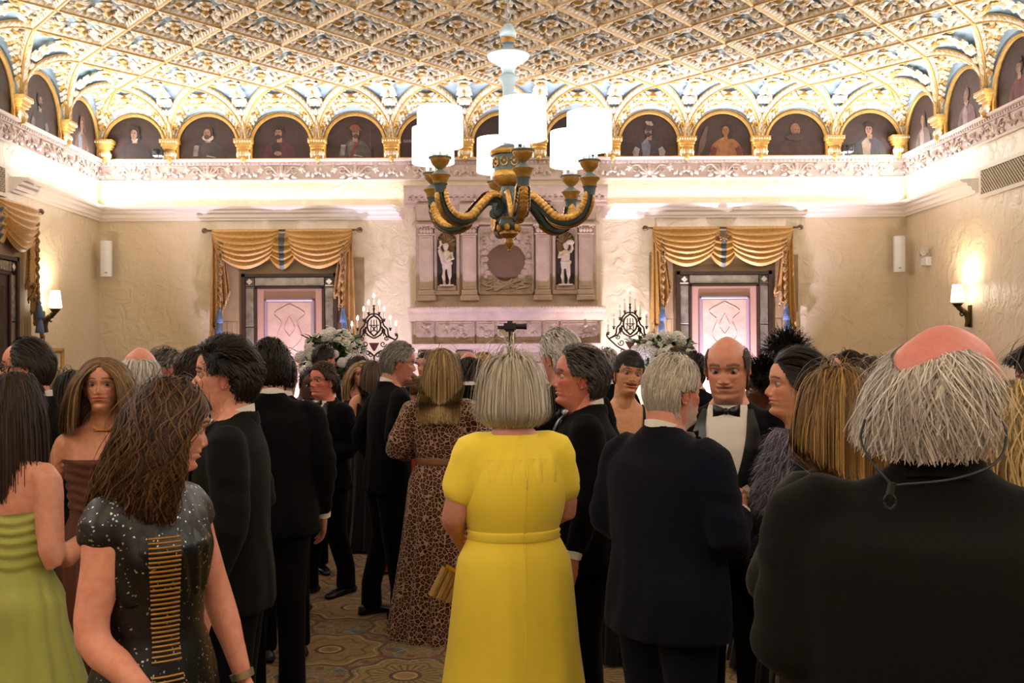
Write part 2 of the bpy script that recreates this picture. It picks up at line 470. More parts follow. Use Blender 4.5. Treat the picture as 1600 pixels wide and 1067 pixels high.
for j in range(0, JMAX):
    for c in range(1, 22):
        if (c + j) % 2: continue
        if j == 0:
            if 2 <= c <= 20: add_coffer(c, 0, 'back')
        elif c == 1: add_coffer(c, j, 'left')
        elif c == 21: add_coffer(c, j, 'right')
        else: add_coffer(c, j, None)

Z0 = 4.46
def bay_mesh(w, e):
    """one vault bay: wall plane at y=0, interior towards -y; centre x=0; ribs to the node (0,-e,ZC)"""
    b = MB(); n = 13
    def ribpt(sx, s): return np.array((sx * w / 2 * (1 - s), -.07 - (e - .07) * s, Z0 + (ZC - Z0) * math.sqrt(1 - (1 - s) ** 2.0)))
    S = [1 - math.cos(t * PI / 2) for t in np.linspace(0, 1, n)]
    Lr = np.array([ribpt(-1, s) for s in S]); Rr = np.array([ribpt(1, s) for s in S])
    rib(b, Lr, None, 0, 0, .058, leaves=17, sink=.06); rib(b, Rr, None, 0, 0, .058, leaves=17, sink=.06)
    # lunette arch on the wall
    ra = .385 * w / .958; zs = 4.40
    def arch(t, r): return np.array((-r * math.cos(t), -.015, zs + .02 + r * math.sin(t)))
    full = np.concatenate([Lr, Rr[::-1][1:]]); m = len(full)
    A = [arch(PI * i / (m - 1), ra + .03) for i in range(m)]
    A[0] = np.array((-(ra + .03), -.015, zs - .2)); A[-1] = np.array((ra + .03, -.015, zs - .2))
    up = np.array((0, 0, .05))
    sev = [[A[i] * (1 - v) + (full[i] + up) * v + np.array((0, 0, .04 * math.sin(PI * v))) for v in np.linspace(0, 1, 5)] for i in range(m)]
    b.grid(sev, 2)
    # archivolt
    P = [(-(ra + .012), -.03, zs - .17)] + [tuple(arch(t, ra + .012) + np.array((0, -.015, 0))) for t in np.linspace(0, PI, 25)] + [(ra + .012, -.03, zs - .17)]
    b.tube(P, (.026), 7, 0, up=(0, 1, 0)); P2 = [(x * 1.09, y, zs + (z - zs) * 1.09) for x, y, z in P]; b.tube(P2, .012, 6, 1, up=(0, 1, 0))
    # carved leaves over the severy
    for i in range(3, m - 3, 1):
        a = np.array(sev[i][1]); c = np.array(sev[i][3]); d = c - a
        ang = math.degrees(math.atan2(d[2], d[0])); L = np.linalg.norm(d)
        pos = a * .75 + c * .25
        yaw = RZ(0)
        X = Vector(d).normalized(); N = Vector((0, -.75, -.66)); N = (N - X * N.dot(X)).normalized(); Y = N.cross(X)
        Mx = Matrix(((X.x, Y.x, N.x, pos[0]), (X.y, Y.y, N.y, pos[1] - .012), (X.z, Y.z, N.z, pos[2] - .01), (0, 0, 0, 1)))
        for f_, sw, l_ in ((.25, 30, .8), (.25, -30, .8), (.55, 50, .55), (.55, -50, .55), (.1, 75, .5), (.1, -75, .5)):
            p_ = a * (1 - f_) + c * f_; My = Mx.copy(); My[0][3], My[1][3], My[2][3] = p_[0], p_[1] - .014, p_[2] - .012
            b.grid(leaf(min(.15, L * l_), .028, .03, 6, 5, 3, .45), 1 if (i + int(sw)) % 3 else 0, My @ RZ(sw))
    top = np.array(sev[m // 2][2])
    Mt = T(top[0], top[1] - .03, top[2] - .02) @ RX(50)
    b.lathe([(.075, 0), (.08, .02), (.06, .035), (.05, .02), (.03, .04), (0, .045)], 14, 0, Mt @ SCL(1, .8, 1))
    for k in (-1, 1):
        b.tube([(top[0] + k * (.07 + .035 * math.cos(t)), top[1] - .03, top[2] - .03 + .035 * math.sin(t)) for t in np.linspace(0, 5, 10)], .012, 5, 1)
    # half pendentives on both sides (between this bay's ribs and the mid-line over the capital)
    for sx, rr in ((-1, Lr), (1, Rr)):
        rows = []
        for i in range(n):
            mid = np.array((sx * w / 2, rr[i][1], rr[i][2])); rows.append([rr[i] + up, (rr[i] + mid) / 2 + up * 1.1, mid + up * 1.2])
        b.grid(rows, 2)
        for i, L, W in ((4, .16, .035), (6, .17, .05), (8, .16, .06), (10, .15, .06)):
            p = np.array((sx * (w / 2 - .003), rr[i][1], rr[i][2] + .03)); q = rr[min(i + 2, n - 1)]; q = np.array((sx * (w / 2 - .1), q[1], q[2] + .03))
            d = q - p; X = Vector(d).normalized(); N = Vector((0, -.7, -.7)); N = (N - X * N.dot(X)).normalized(); Y = N.cross(X)
            Mx = Matrix(((X.x, Y.x, N.x, p[0]), (X.y, Y.y, N.y, p[1]), (X.z, Y.z, N.z, p[2]), (0, 0, 0, 1)))
            b.grid(leaf(L, W, .03, 7, 5, 3, .45), 1, Mx)
            b.grid(leaf(L * .8, W * .7, .03, 7, 5, 3, .5), 0 if i == 8 else 1, Mx @ RZ(-sx * 40))
    return b.mesh('vault_bay', [GILT, GILTP, BLUE], 50)
BAYB = bay_mesh(PX, HY); BAYS = bay_mesh(QY, HX)
def cap_mesh():
    b = MB()
    for (w0, d0, z0, z1) in ((.075, .075, -.25, -.20), (.06, .06, -.20, -.12), (.085, .09, -.12, -.09), (.10, .105, -.09, -.05), (.118, .125, -.05, 0)):
        b.box(-w0, w0, -d0 - .03, .0, z0 + .02, z1 + .02, 0)
    for k in range(3):
        for z in (-.19, -.13): put_leaf(b, (k - 1) * .045, -.10, z - .02, 90, .07, .022, .02, 1, 0, .4, M=None)
    for k in range(5): b.grid(leaf(.085, .022, .025, 7, 5, 2, .5), 1, T((k - 2) * .034, -.075 - .012, -.21) @ RX(90) @ RZ(90))
    b.ball((0, -.08, -.235), (.04, .05, .05), 0, 8)
    for k in range(7): b.ball(((k - 3) * .033, -.155, -.012), .012, 1, 6)
    return b.mesh('corbel_capital', [GILT, GILTP], 50)
CAPM = cap_mesh()
def under_ceiling(name, me, M):
    o = bpy.data.objects.new(name, me); COL.objects.link(o); o.parent = ceiling; o.matrix_world = M; struct(o); return o
for k in range(11): under_ceiling('vault_bay', BAYB, T(XL + PX * (k + .5), D, 0))
for k in range(0, 12): under_ceiling('corbel_capital', CAPM, T(XL + PX * min(max(k, .12), 10.88), D, Z0))
NS = 8
for k in range(NS):
    under_ceiling('vault_bay', BAYS, WALL['left'] @ T(-QY * (k + .5), 0, 0)); under_ceiling('vault_bay', BAYS, WALL['right'] @ T(QY * (k + .5), 0, 0))
    under_ceiling('corbel_capital', CAPM, WALL['left'] @ T(-QY * (k + 1), 0, Z0)); under_ceiling('corbel_capital', CAPM, WALL['right'] @ T(QY * (k + 1), 0, Z0))

# ------------------------------------------------------------------ frieze, shelf fillet and light ledges
FR = [(0, 3.944), (-.03, 3.944), (-.035, 3.965), (-.02, 3.98), (-.02, 4.15), (-.04, 4.155), (-.045, 4.195), (-.09, 4.2), (-.10, 4.225), (0, 4.225)]
def scroll_unit(b, x, M, s=1.0, mi=0):
    z = 4.065; y = -.02
    for sx in (-1, 1):
        P = [(x + sx * (.17 + .055 * math.cos(t) * (1 - t / 11)), y - .008, z + .01 + .055 * math.sin(t) * (1 - t / 11)) for t in np.linspace(2.5, 9, 18)]
        b.tube(P, [.014 - .008 * i / 17 for i in range(18)], 5, mi, M)
        b.tube(curve([(x + sx * .02, y - .006, z - .07), (x + sx * .07, y - .012, z - .01), (x + sx * .15, y - .01, z + .07), (x + sx * .23, y - .006, z + .05)], 9), [.01, .014, .016, .015, .014, .013, .011, .009, .006], 5, mi, M)
        for a, L in ((20, .13), (48, .13), (72, .13), (-25, .11)):
            b.grid(leaf(L, .026, .026, 6, 3, 2, .3), mi, M @ T(x + sx * .02, y, z - .06) @ RX(90) @ RZ(a if sx > 0 else 180 - a))
        for a, L in ((-40, .09), (-80, .08), (60, .07)):
            b.grid(leaf(L, .022, .022, 6, 3, 2, .3), mi, M @ T(x + sx * .26, y, z + .05) @ RX(90) @ RZ(a if sx > 0 else 180 - a))
        P = [(x + sx * (.36 + .04 * math.cos(t) * (1 - t / 9)), y - .006, z - .03 + .04 * math.sin(t) * (1 - t / 9)) for t in np.linspace(0, 7, 14)]
        b.tube(P, .009, 5, mi, M)
        for q in range(3): b.grid(leaf(.10, .024, .028, 6, 3, 2, .4), mi, M @ T(x + sx * (.12 + .1 * q), y - .002, z + (-.05, .03, -.06)[q]) @ RX(90) @ RZ((-20 + 35 * q) if sx > 0 else 200 - 35 * q))
        for q in range(4): b.grid(leaf(.07, .02, .028, 6, 3, 2, .4), mi, M @ T(x + sx * (.40 + .02 * q), y - .002, z + (-.07, -.02, .03, .06)[q]) @ RX(90) @ RZ((70 - 60 * q) if sx > 0 else 110 + 60 * q))
    b.ball((x, y - .005, z + .065), (.03, .02, .03), mi, 8, M)
    b.grid(leaf(.15, .03, .03, 7, 5, 3, .3), mi, M @ T(x, y, z - .07) @ RX(90) @ RZ(90))
def frieze(name, side, x0, x1, unit, first, m0, m1):
    b = MB(); M = WALL[side]
    b.sweep(FR, x0, x1, 0, M, m0=m0, m1=m1)
    n = int((x1 - x0) / .055)
    for k in range(n):
        x = x0 + .05 + k * (x1 - x0 - .1) / (n - 1); b.box(x - .014, x + .014, -.062, -.03, 4.163, 4.19, 0, M)
    x = first
    while x < x1 - .05:
        if x > x0 + .2: scroll_unit(b, x, M)
        x += unit
    struct(b.build(name, FRZ))
frieze('trim_1', 'back', XL, XR, PX, XL + PX / 2, 1, 1)
frieze('trim_2', 'left', -(D - YF), 0, PX, -(D - YF) + .3, 0, 1)
frieze('trim_3', 'right', 0, D - YF, PX, .45, 1, 0)
b = MB(); b.box(XL, XR, D - .05, D, 4.225, 4.245); b.box(XL, XL + .05, 3, D - .05, 4.225, 4.245); b.box(XR - .05, XR, 3, D - .05, 4.225, 4.245)
struct(b.build('trim_4', GILT))
LED = [(0, 3.44), (-.025, 3.44), (-.03, 3.47), (-.05, 3.475), (-.055, 3.515), (-.085, 3.535), (-.09, 3.565), (-.125, 3.575), (-.14, 3.60), (-.14, 3.62), (0, 3.60)]
def ledge(name, side, x0, x1, m0=0, m1=0):
    b = MB(); b.sweep(LED, x0, x1, 0, WALL[side], m0=m0, m1=m1); struct(b.build(name, STUC))
ledge('trim_5', 'back', XL, -1.17, 1, 1); ledge('trim_6', 'back', 1.43, XR, 1, 1)
ledge('trim_7', 'left', 10.6 - D, 0, 1, 1); ledge('trim_8', 'right', 0, D - 11.05, 1, 1)
for i, (a, c) in enumerate(((5.1, 8.3), (-1.1, 3.6))):
    ledge('trim_%d' % (9 + 2 * i), 'left', a - D, c - D); ledge('trim_%d' % (10 + 2 * i), 'right', D - c, D - a)
# ventilation grilles high on the side walls
GRL = mat('painted_grille', '#c9bda8', .5)
def grille(side, x0, x1, z0, z1, label):
    M = WALL[side]; t = thing('wall_vent', label, 'vent')
    b = MB(); b.box(x0, x1, -.012, 0, z0, z1, 0, M); b.build('backing', mat('vent_dark', '#2a241d', .9), t, 0)
    b = MB()
    for (a, c, e, f) in ((x0 - .04, x1 + .04, z0 - .04, z0), (x0 - .04, x1 + .04, z1, z1 + .04), (x0 - .04, x0, z0, z1), (x1, x1 + .04, z0, z1)): b.box(a, c, -.03, 0, e, f, 0, M)
    b.build('frame', GRL, t)
    b = MB(); h = z1 - z0; x = x0 - h
    while x < x1:
        for s in (1, -1):
            p = [(max(x, x0), -.02, z0 + (max(x, x0) - x)), (min(x + h, x1), -.02, z0 + (min(x + h, x1) - x))]
            if s < 0: p = [(q[0], q[1] - .004, z0 + z1 - q[2]) for q in p]
            if p[1][0] - p[0][0] > .02: b.tube(p, .008, 4, 0, M, up=(0, 1, 0))
        x += .05
    b.build('lattice', GRL, t)
grille('right', 2.06, 4.4, 3.40, 3.66, 'white lattice vent high on the right wall beside the moulded light ledge')
grille('left', -4.4, -2.55, 3.40, 3.66, 'lattice vent high on the left wall above the gold swag')
# ------------------------------------------------------------------ lunette portraits
def pm(c):
    v = [int(c[i:i + 2], 16) for i in (1, 3, 5)]; g = (0x3a, 0x27, 0x22); k = .24
    d = '#%02x%02x%02x' % tuple(int(a * (1 - k) + b * k) for a, b in zip(v, g)); e = '#%02x%02x%02x' % tuple(int((a * (1 - k) + b * k) * .72) for a, b in zip(v, g))
    return mat('oil_paint_' + c.strip('#'), d, .6, bump=(30, .1), noise=(16, e, .25))
def portrait(side, x, w, label, spec, text=None):
    """arched canvas with a half-length painted figure. spec: bg, coat, skin, hair, extras"""
    M = WALL[side]; ra = .385 * w / .958; zb = 4.245; zs = 4.42
    b = MB(); mats = []
    def mi(c):
        m = pm(c)
        if m not in mats: mats.append(m)
        return mats.index(m)
    V = [(x - ra, -.012, zb)] + [(x - ra * math.cos(t), -.012, zs + ra * math.sin(t)) for t in np.linspace(0, PI, 25)] + [(x + ra, -.012, zb)]
    b.add(V, [tuple(range(len(V)))[::-1]], mi(spec.get('bg', '#3a2620')), M)
    k = [0]
    def poly(pts, c):
        k[0] += 1; y = -.0125 - .0012 * k[0]
        b.add([(x + p[0], y, zb + p[1]) for p in pts], [tuple(range(len(pts)))], mi(c), M)
    def ell(cx, cz, rx, rz, c, a0=0, a1=2 * PI):
        poly([(cx + rx * math.cos(t), cz + rz * math.sin(t)) for t in np.linspace(a0, a1, 22)], c)
    d = spec.get('turn', 1); cx = spec.get('cx', 0)
    coat = spec['coat']; sk = spec.get('skin', '#b98f74'); hair = spec.get('hair', '#2b1a14')
    poly([(cx - .22, .004), (cx - .21, .08), (cx - .17, .16), (cx - .10, .215), (cx - .04, .245), (cx + .04, .245), (cx + .10, .215), (cx + .17, .16), (cx + .21, .08), (cx + .22, .004)], coat)
    poly([(cx - .08, .004), (cx - .10, .17), (cx - .03, .235), (cx + .02, .15), (cx + .01, .004)], spec.get('coat2', coat))
    for s in (-1, 1): poly([(cx + s * .14, .004), (cx + s * .12, .1), (cx + s * .175, .13), (cx + s * .215, .06), (cx + s * .20, .004)], spec.get('sleeve', coat))
    if spec.get('hands'): ell(cx - .02, .065, .05, .03, sk)
    if spec.get('sash'): poly([(cx - .08, .004), (cx - .03, .004), (cx + .05, .22), (cx + .02, .235)], spec['sash'])
    if spec.get('armour'):
        for t in np.linspace(0, 1, 5): ell(cx - .165 + .015 * t, .05 + .11 * t, .035, .016, '#a6a09a')
        poly([(cx - .02, .03), (cx + .10, .012), (cx + .10, .02), (cx - .02, .05)], '#c4bdb0')
    poly([(cx - .03, .21), (cx - .03, .27), (cx + .035, .27), (cx + .035, .21)], sk)
    if spec.get('ruff'): ell(cx, .275, .075, .045, spec['ruff'])
    if spec.get('collar'): poly([(cx - .05, .262), (cx, .215), (cx + .05, .262), (cx + .035, .275), (cx, .24), (cx - .035, .275)], spec['collar'])
    ell(cx - d * .008, .345, .062, .075, hair)
    if spec.get('long'): poly([(cx - d * .07, .39), (cx - d * .085, .22), (cx - d * .02, .22), (cx, .4)], hair)
    ell(cx + d * .01, .325, .045, .062, sk)
    for s in (-1, 1):
        ell(cx + d * .014 + s * .018, .335, .009, .004, '#2a1812'); ell(cx + d * .014 + s * .018, .347, .013, .003, hair)
    poly([(cx + d * .014, .335), (cx + d * .024, .31), (cx + d * .008, .308)], '#8a6450'); ell(cx + d * .014, .295, .016, .004, '#7d3b30')
    if spec.get('beard'): ell(cx + d * .012, .28, .036, .03, spec['beard']); ell(cx + d * .014, .296, .012, .003, '#6b3028')
    h = spec.get('hat')
    if h == 'cap': ell(cx, .395, .075, .025, spec['hatc']); ell(cx, .40, .055, .03, spec['hatc'])
    if h == 'crown': poly([(cx - .04, .39), (cx - .05, .435), (cx - .02, .415), (cx, .44), (cx + .02, .415), (cx + .05, .435), (cx + .04, .39)], spec['hatc'])
    if h == 'helmet': ell(cx, .385, .066, .045, spec['hatc']); poly([(cx + d * .03, .37), (cx + d * .09, .35), (cx + d * .09, .362), (cx + d * .03, .395)], spec['hatc'])
    if h == 'plume':
        ell(cx, .37, .058, .035, spec['hatc'])
        for q in ((.01, .42), (.035, .435), (.05, .41), (-.005, .44)): ell(cx - d * (q[0] - .02), q[1], .024, .018, '#c8b0a0')
    if h == 'veil': poly([(cx - .065, .39), (cx - .05, .42), (cx, .432), (cx + .05, .42), (cx + .065, .39), (cx + .08, .25), (cx + .05, .24), (cx + .05, .37), (cx, .392), (cx - .05, .37), (cx - .05, .24), (cx - .08, .25)], spec['hatc'])
    if h == 'hood': ell(cx, .235, .13, .045, spec['hatc']); ell(cx, .255, .09, .03, spec.get('coat2', spec['hatc']))
    if spec.get('staff'): poly([(cx + .2, .004), (cx + .212, .004), (cx + .2, .42), (cx + .192, .42)], '#6a4a38')
    if spec.get('curtain'): poly([(-.3, .004), (-.33, .004), (-.3, .2), (-.22, .38), (-.19, .38), (-.23, .12)], '#6a4f3e')
    o = b.build('lunette_portrait', mats, smooth=0); tag(o, label, 'painting', 'arched portraits above the frieze')
    if text:
        cu = bpy.data.curves.new('lettering', 'FONT'); cu.body = text; cu.size = .052; cu.extrude = .0008
        to = bpy.data.objects.new('lettering', cu); COL.objects.link(to)
        cu.materials.append(pm('#c9c0b2')); to.matrix_world = M @ T(x - ra * .86, -.016, zb + .20) @ RX(90)
        dg = bpy.context.evaluated_depsgraph_get(); me = bpy.data.meshes.new_from_object(to.evaluated_get(dg))
        bpy.data.objects.remove(to); mo = bpy.data.objects.new('lettering', me); COL.objects.link(mo); mo.parent = o
        mo.matrix_world = M @ T(x - ra * .86, -.016, zb + .20) @ RX(90)
BK = [
 ('portrait of a pale woman in dark high-collared gown, first full arch at left', dict(coat='#2a1d1c', coat2='#33211f', collar='#cfc4b8', hair='#241613', hat='veil', hatc='#1c1312', turn=-1)),
 ('portrait of a bearded man in armour with a wide white ruff', dict(coat='#3b3532', coat2='#4a4340', armour=True, ruff='#d8cdbd', beard='#5b3320', hair='#3a2218', turn=-1)),
 ('portrait of a bearded man in a wine-red robe and flat dark cap', dict(coat='#5a2630', coat2='#2c1a1a', hands=True, hat='cap', hatc='#241513', beard='#2c1a14', turn=-1, cx=-.03)),
 ('portrait of a man in steel armour with red sash, copper helmet and staff', dict(coat='#575350', coat2='#7a7570', sash='#8e3a30', armour=True, hat='helmet', hatc='#8a4a30', beard='#4a3024', staff=True)),
 ('dark arched portrait lettered ISABELLE, partly behind the left front lampshade', dict(coat='#4a2f26', hat='crown', hatc='#a39888', skin='#c3a48e', bg='#2c1a18', turn=-1)),
 ('arched portrait of a fair-haired sitter in dark red behind the chandelier stem', dict(coat='#5b2a2c', collar='#c9a78e', hair='#7a5a34', bg='#2c1a18', cx=.02)),
 ('dark arched portrait of a crowned figure with tiny lettering at lower left', dict(coat='#33201c', hat='crown', hatc='#b0a498', bg='#2a1918', cx=.06)),
 ('portrait of a conquistador in a plumed helmet with white sleeve', dict(coat='#39353c', coat2='#8088a0', sleeve='#b9b0b0', hat='plume', hatc='#352a26', beard='#2c1a14', turn=-1)),
 ('portrait of a bare-chested man with long dark hair and red drape', dict(coat='#b0703c', coat2='#bd7d45', sleeve='#7a2a24', skin='#a9713f', hair='#1c110e', long=True, curtain=True, turn=-1, cx=.05)),
 ('portrait of a tonsured monk in a brown hooded habit', dict(coat='#4a2e25', coat2='#3a241d', hat='hood', hatc='#432a22', skin='#b5805f', hair='#a0704f', turn=1)),
 ('portrait of a grey-cloaked man in dark cap, last full arch before right corner', dict(coat='#3d4048', coat2='#b9a590', hat='cap', hatc='#231815', hair='#2e1d15', turn=-1)),
]
TXT = {4: 'ISABELLE', 6: 'FERDINAND'}
for k, (l, s) in enumerate(BK): portrait('back', XL + PX * (k + .5), PX, l, s, TXT.get(k))
LK = [('portrait of a veiled figure in blue and rust robes, left wall nearest corner', dict(coat='#7a4a36', coat2='#8fa4b4', hat='veil', hatc='#7a5034')),
      ('portrait of a bearded man with pale sleeves, left wall, second from corner', dict(coat='#2c2224', sleeve='#8b8288', beard='#2a1a16', collar='#cfc0b4')),
      ('portrait of a dark-robed figure on the left wall at the picture edge', dict(coat='#5a2c28', hat='cap', hatc='#241614'))]
RK = [('portrait of a white-robed long-haired figure, right wall nearest the corner', dict(coat='#7b6460', coat2='#b9a8a4', long=True, hair='#4a3026', turn=-1)),
      ('portrait of a lady in a pale rose gown on the right wall, second from corner', dict(coat='#8d6a70', coat2='#c0aab0', collar='#d6c8c8', hair='#7a6050', turn=-1, bg='#4a3632')),
      ('portrait of a figure in crimson on the right wall at the picture edge', dict(coat='#7d2a34', hat='cap', hatc='#3a1c1c', turn=-1))]
for k in range(5):
    l, s = LK[k] if k < 3 else ('brown-toned arched portrait further along the left wall, %s' % ('fourth from corner' if k == 3 else 'fifth from corner'), dict(coat='#3a2824'))
    portrait('left', -QY * (k + .5), QY, l, s)
    l, s = RK[k] if k < 3 else ('brown-toned arched portrait further along the right wall, %s' % ('fourth from corner' if k == 3 else 'fifth from corner'), dict(coat='#3a2824'))
    portrait('right', QY * (k + .5), QY, l, s)

# small projectors sitting on the frieze shelf
for x, lab in ((-4.32, 'small black spotlight on the frieze shelf beside the lady portrait, at left'), (4.58, 'small black spotlight on the frieze shelf under the right end portrait')):
    t = thing('shelf_spotlight', lab, 'spotlight', (x, D - .16, 4.225))
    b = MB(); b.box(-.05, .05, -.02, .06, 0, .012); b.box(-.008, .008, .01, .03, .01, .04); b.build('bracket', BLACKP, t)
    b = MB(); b.bev(-.06, .06, -.05, .07, .035, .125, .012); b.lathe([(.035, 0), (.035, .02), (.028, .024)], 16, 0, T(-.005, -.05, .08) @ RX(90)); b.build('housing', BLACKP, t)
    b = MB(); b.lathe([(0, 0), (.027, 0)], 16, 0, T(-.005, -.066, .08) @ RX(90)); b.build('lens', mat('blue_lens', '#5a6a90', .1, .2), t)

# ------------------------------------------------------------------ chimneypiece
fp = thing('stone_fireplace', 'tall carved limestone chimneypiece with niches and roundel at the end wall', 'fireplace', (.16, D, 0))
def fpb(): return MB()
b = fpb()
b.box(-1.16, 1.16, -.20, 0, 2.27, 3.62)                                     # overmantel body
b.build('overmantel', STONE, fp)
b = fpb()
CR = [(0, 3.60), (-.22, 3.60), (-.22, 3.63), (-.25, 3.64), (-.27, 3.69), (-.33, 3.74), (-.35, 3.80), (-.35, 3.83), (0, 3.83)]
b.sweep(CR, -1.30, 1.30); b.box(-1.2, 1.2, -.235, 0, 3.34, 3.37); b.box(-1.18, 1.18, -.225, 0, 3.37, 3.39)
for k in range(34): b.box(-1.24 + k * .0745, -1.24 + k * .0745 + .04, -.29, -.2, 3.645, 3.675)
for x in (-1.02, -.47, .47, 1.02): b.box(x - .12, x + .12, -.27, -.1, 3.39, 3.60)
for x in np.linspace(-1.2, 1.2, 22): b.grid(leaf(.1, .03, .02, 6, 5, 2, .4), 0, T(x, -.30, 3.70) @ RX(50) @ RZ(90))
b.build('cornice', STONE, fp)
for x in (-1.02, -.47, .47, 1.02):
    b = fpb(); w_ = .088
    b.bev(x - w_, x + w_, -.27, -.19, 2.50, 3.21, .012); b.bev(x - w_ + .025, x + w_ - .025, -.277, -.26, 2.54, 3.17, .006)
    b.bev(x - w_ - .03, x + w_ + .03, -.30, -.19, 2.36, 2.43, .01); b.bev(x - w_ - .015, x + w_ + .015, -.285, -.19, 2.43, 2.50, .012)
    b.bev(x - w_ - .015, x + w_ + .015, -.285, -.19, 3.205, 3.225, .006); b.bev(x - w_ - .035, x + w_ + .035, -.31, -.19, 3.315, 3.345, .006)
    b.box(x - w_, x + w_, -.27, -.19, 3.22, 3.32)
    for s in (-1, 1): b.tube([(x + s * (.07 + .025 * math.cos(t)), -.285, 3.29 + .025 * math.sin(t)) for t in np.linspace(0, 5, 9)], .012, 5)
    for k in range(4): b.grid(leaf(.085, .024, .025, 6, 5, 2, .5), 0, T(x - .06 + k * .04, -.268, 3.225) @ RX(90) @ RZ(90))
    b.build('pilaster', STONE, fp)
for s in (-1, 1):
    x = s * .76; b = fpb()
    for q in (-1, 1): b.bev(x + q * .145 - .02, x + q * .145 + .02, -.235, -.19, 2.50, 3.30, .008)
    b.bev(x - .165, x + .165, -.235, -.19, 3.28, 3.31, .008); b.bev(x - .17, x + .17, -.25, -.19, 2.44, 2.50, .01)
    b.box(x - .12, x + .12, -.26, -.15, 2.50, 2.56)
    b.build('niche_frame', STONE, fp)
    b = fpb(); r = .12; V = [(x - r, -.203, 2.55), (x + r, -.203, 2.55)] + [(x + r * math.cos(t), -.203, 3.13 + r * math.sin(t)) for t in np.linspace(0, PI, 15)]
    b.add(V, [tuple(range(len(V)))], 0)
    for k in range(7):
        a = PI * (k + .5) / 7; b.tube([(x, -.206, 3.10), (x + .09 * math.cos(a), -.222, 3.13 + .095 * math.sin(a)), (x + .115 * math.cos(a), -.21, 3.13 + .115 * math.sin(a))], [.008, .02, .012], 6, 1)
    b.add([(x - .09, -.2045, 2.98), (x + .09, -.2045, 2.98), (x + .11, -.2045, 3.12), (x - .11, -.2045, 3.12)], [(0, 1, 2, 3)], 1)
    b.build('niche', [DARKST, NICHE], fp)
b = fpb(); b.bev(-.36, .36, -.215, -.19, 2.46, 3.30, .01)
for q in ((-.36, -.33), (.33, .36)): b.bev(q[0], q[1], -.235, -.19, 2.44, 3.32, .008)
b.bev(-.36, .36, -.235, -.19, 3.29, 3.32, .008); b.bev(-.36, .36, -.235, -.19, 2.44, 2.47, .008)
rr = random.Random(11)
for k in range(30):                                                        # clouds and draped relief round the roundel
    a = 2 * PI * k / 30 + rr.uniform(-.1, .1); q = rr.uniform(.27, .36); X = q * math.cos(a) * .92; Z = 2.87 + q * math.sin(a) * 1.12
    if abs(X) < .31 and 2.5 < Z < 3.26: b.ball((X, -.215, Z), (rr.uniform(.03, .07), .03, rr.uniform(.025, .05)), 0, 8)
for k in range(14):
    X = rr.uniform(-.25, .25); b.tube(curve([(X - .08, -.22, 2.5 + rr.random() * .1), (X, -.235, 2.53 + rr.random() * .1), (X + .09, -.22, 2.52 + rr.random() * .12)], 6), .018, 5)
for s in (-1, 1):                                                          # winged heads in the upper corners
    b.ball((s * .17, -.24, 3.19), (.045, .035, .055), 0, 10)
    for k in range(4): b.grid(leaf(.15, .03, .02, 6, 5, 2, .3), 0, T(s * .18, -.22, 3.17) @ RX(90) @ RZ((20 - 25 * k) if s > 0 else 160 + 25 * k))
b.build('relief_panel', STONED, fp)
b = fpb(); P = []
for k in range(40):
    a = 2 * PI * k / 40; r = .245 * (1 + .03 * math.sin(3 * a) + .02 * math.sin(7 * a + 1)); P.append((r * math.cos(a), r * math.sin(a) * .95))
rows = [[(x * f, -.222 - .035 * (1 - f * f) ** .7, 2.86 + z * f) for x, z in P] for f in (0, .3, .6, .85, 1)]
b.grid(rows, 0, wrap=True); b.build('roundel', ROUND, fp)
b = fpb(); b.box(-1.17, 1.17, -.24, 0, 2.27, 2.36)
for x in (-.28, .28, -.9, .9): b.box(x - .004, x + .004, -.242, -.2, 2.27, 2.36)
MS = [(0, 2.10), (-.42, 2.10), (-.43, 2.13), (-.45, 2.15), (-.47, 2.20), (-.52, 2.225), (-.535, 2.25), (-.535, 2.275), (0, 2.275)]
b.sweep(MS, -1.24, 1.24)
for k in range(40): b.grid(leaf(.06, .022, .014, 5, 5, 2, .2), 0, T(-1.2 + k * .0615, -.47, 2.19) @ RX(65) @ RZ(90))
for k in range(62): b.ball((-1.2 + k * .0393, -.535, 2.262), (.016, .012, .012), 0, 6)
b.build('mantel_shelf', STONE, fp)
b = fpb(); b.box(-1.18, 1.18, -.40, 0, 1.55, 2.10)
for x in (-.68, -.28, .28, .68, -1.1, 1.1):
    pass
for (x0, x1) in ((-1.13, -.93), (-.87, -.42), (-.36, -.17), (-.10, .42), (.48, .64), (.70, 1.13)):
    b.bev(x0 - .02, x1 + .02, -.425, -.39, 1.80, 2.10, .01)
    b.bev(x0, x1, -.432, -.42, 1.84, 2.07, .008)
    for k in range(int((x1 - x0) * 26)):
        a = rr.uniform(0, 360); b.grid(leaf(.085, .024, .022, 6, 3, 2, .3), 0, T(rr.uniform(x0 + .05, x1 - .05), -.43, rr.uniform(1.89, 2.02)) @ RX(90) @ RZ(a))
b.ball((.0, -.43, 1.96), (.10, .03, .075), 1, 12); b.ball((.07, -.43, 1.90), (.05, .03, .06), 1, 10)
b.build('frieze_panel', [STONED, mat('worn_gilt_patch', '#7d6a3c', .7, .2)], fp)
b = fpb(); b.sweep([(0, 1.70), (-.42, 1.70), (-.44, 1.73), (-.50, 1.75), (-.52, 1.79), (-.52, 1.81), (0, 1.81)], -1.23, 1.23)
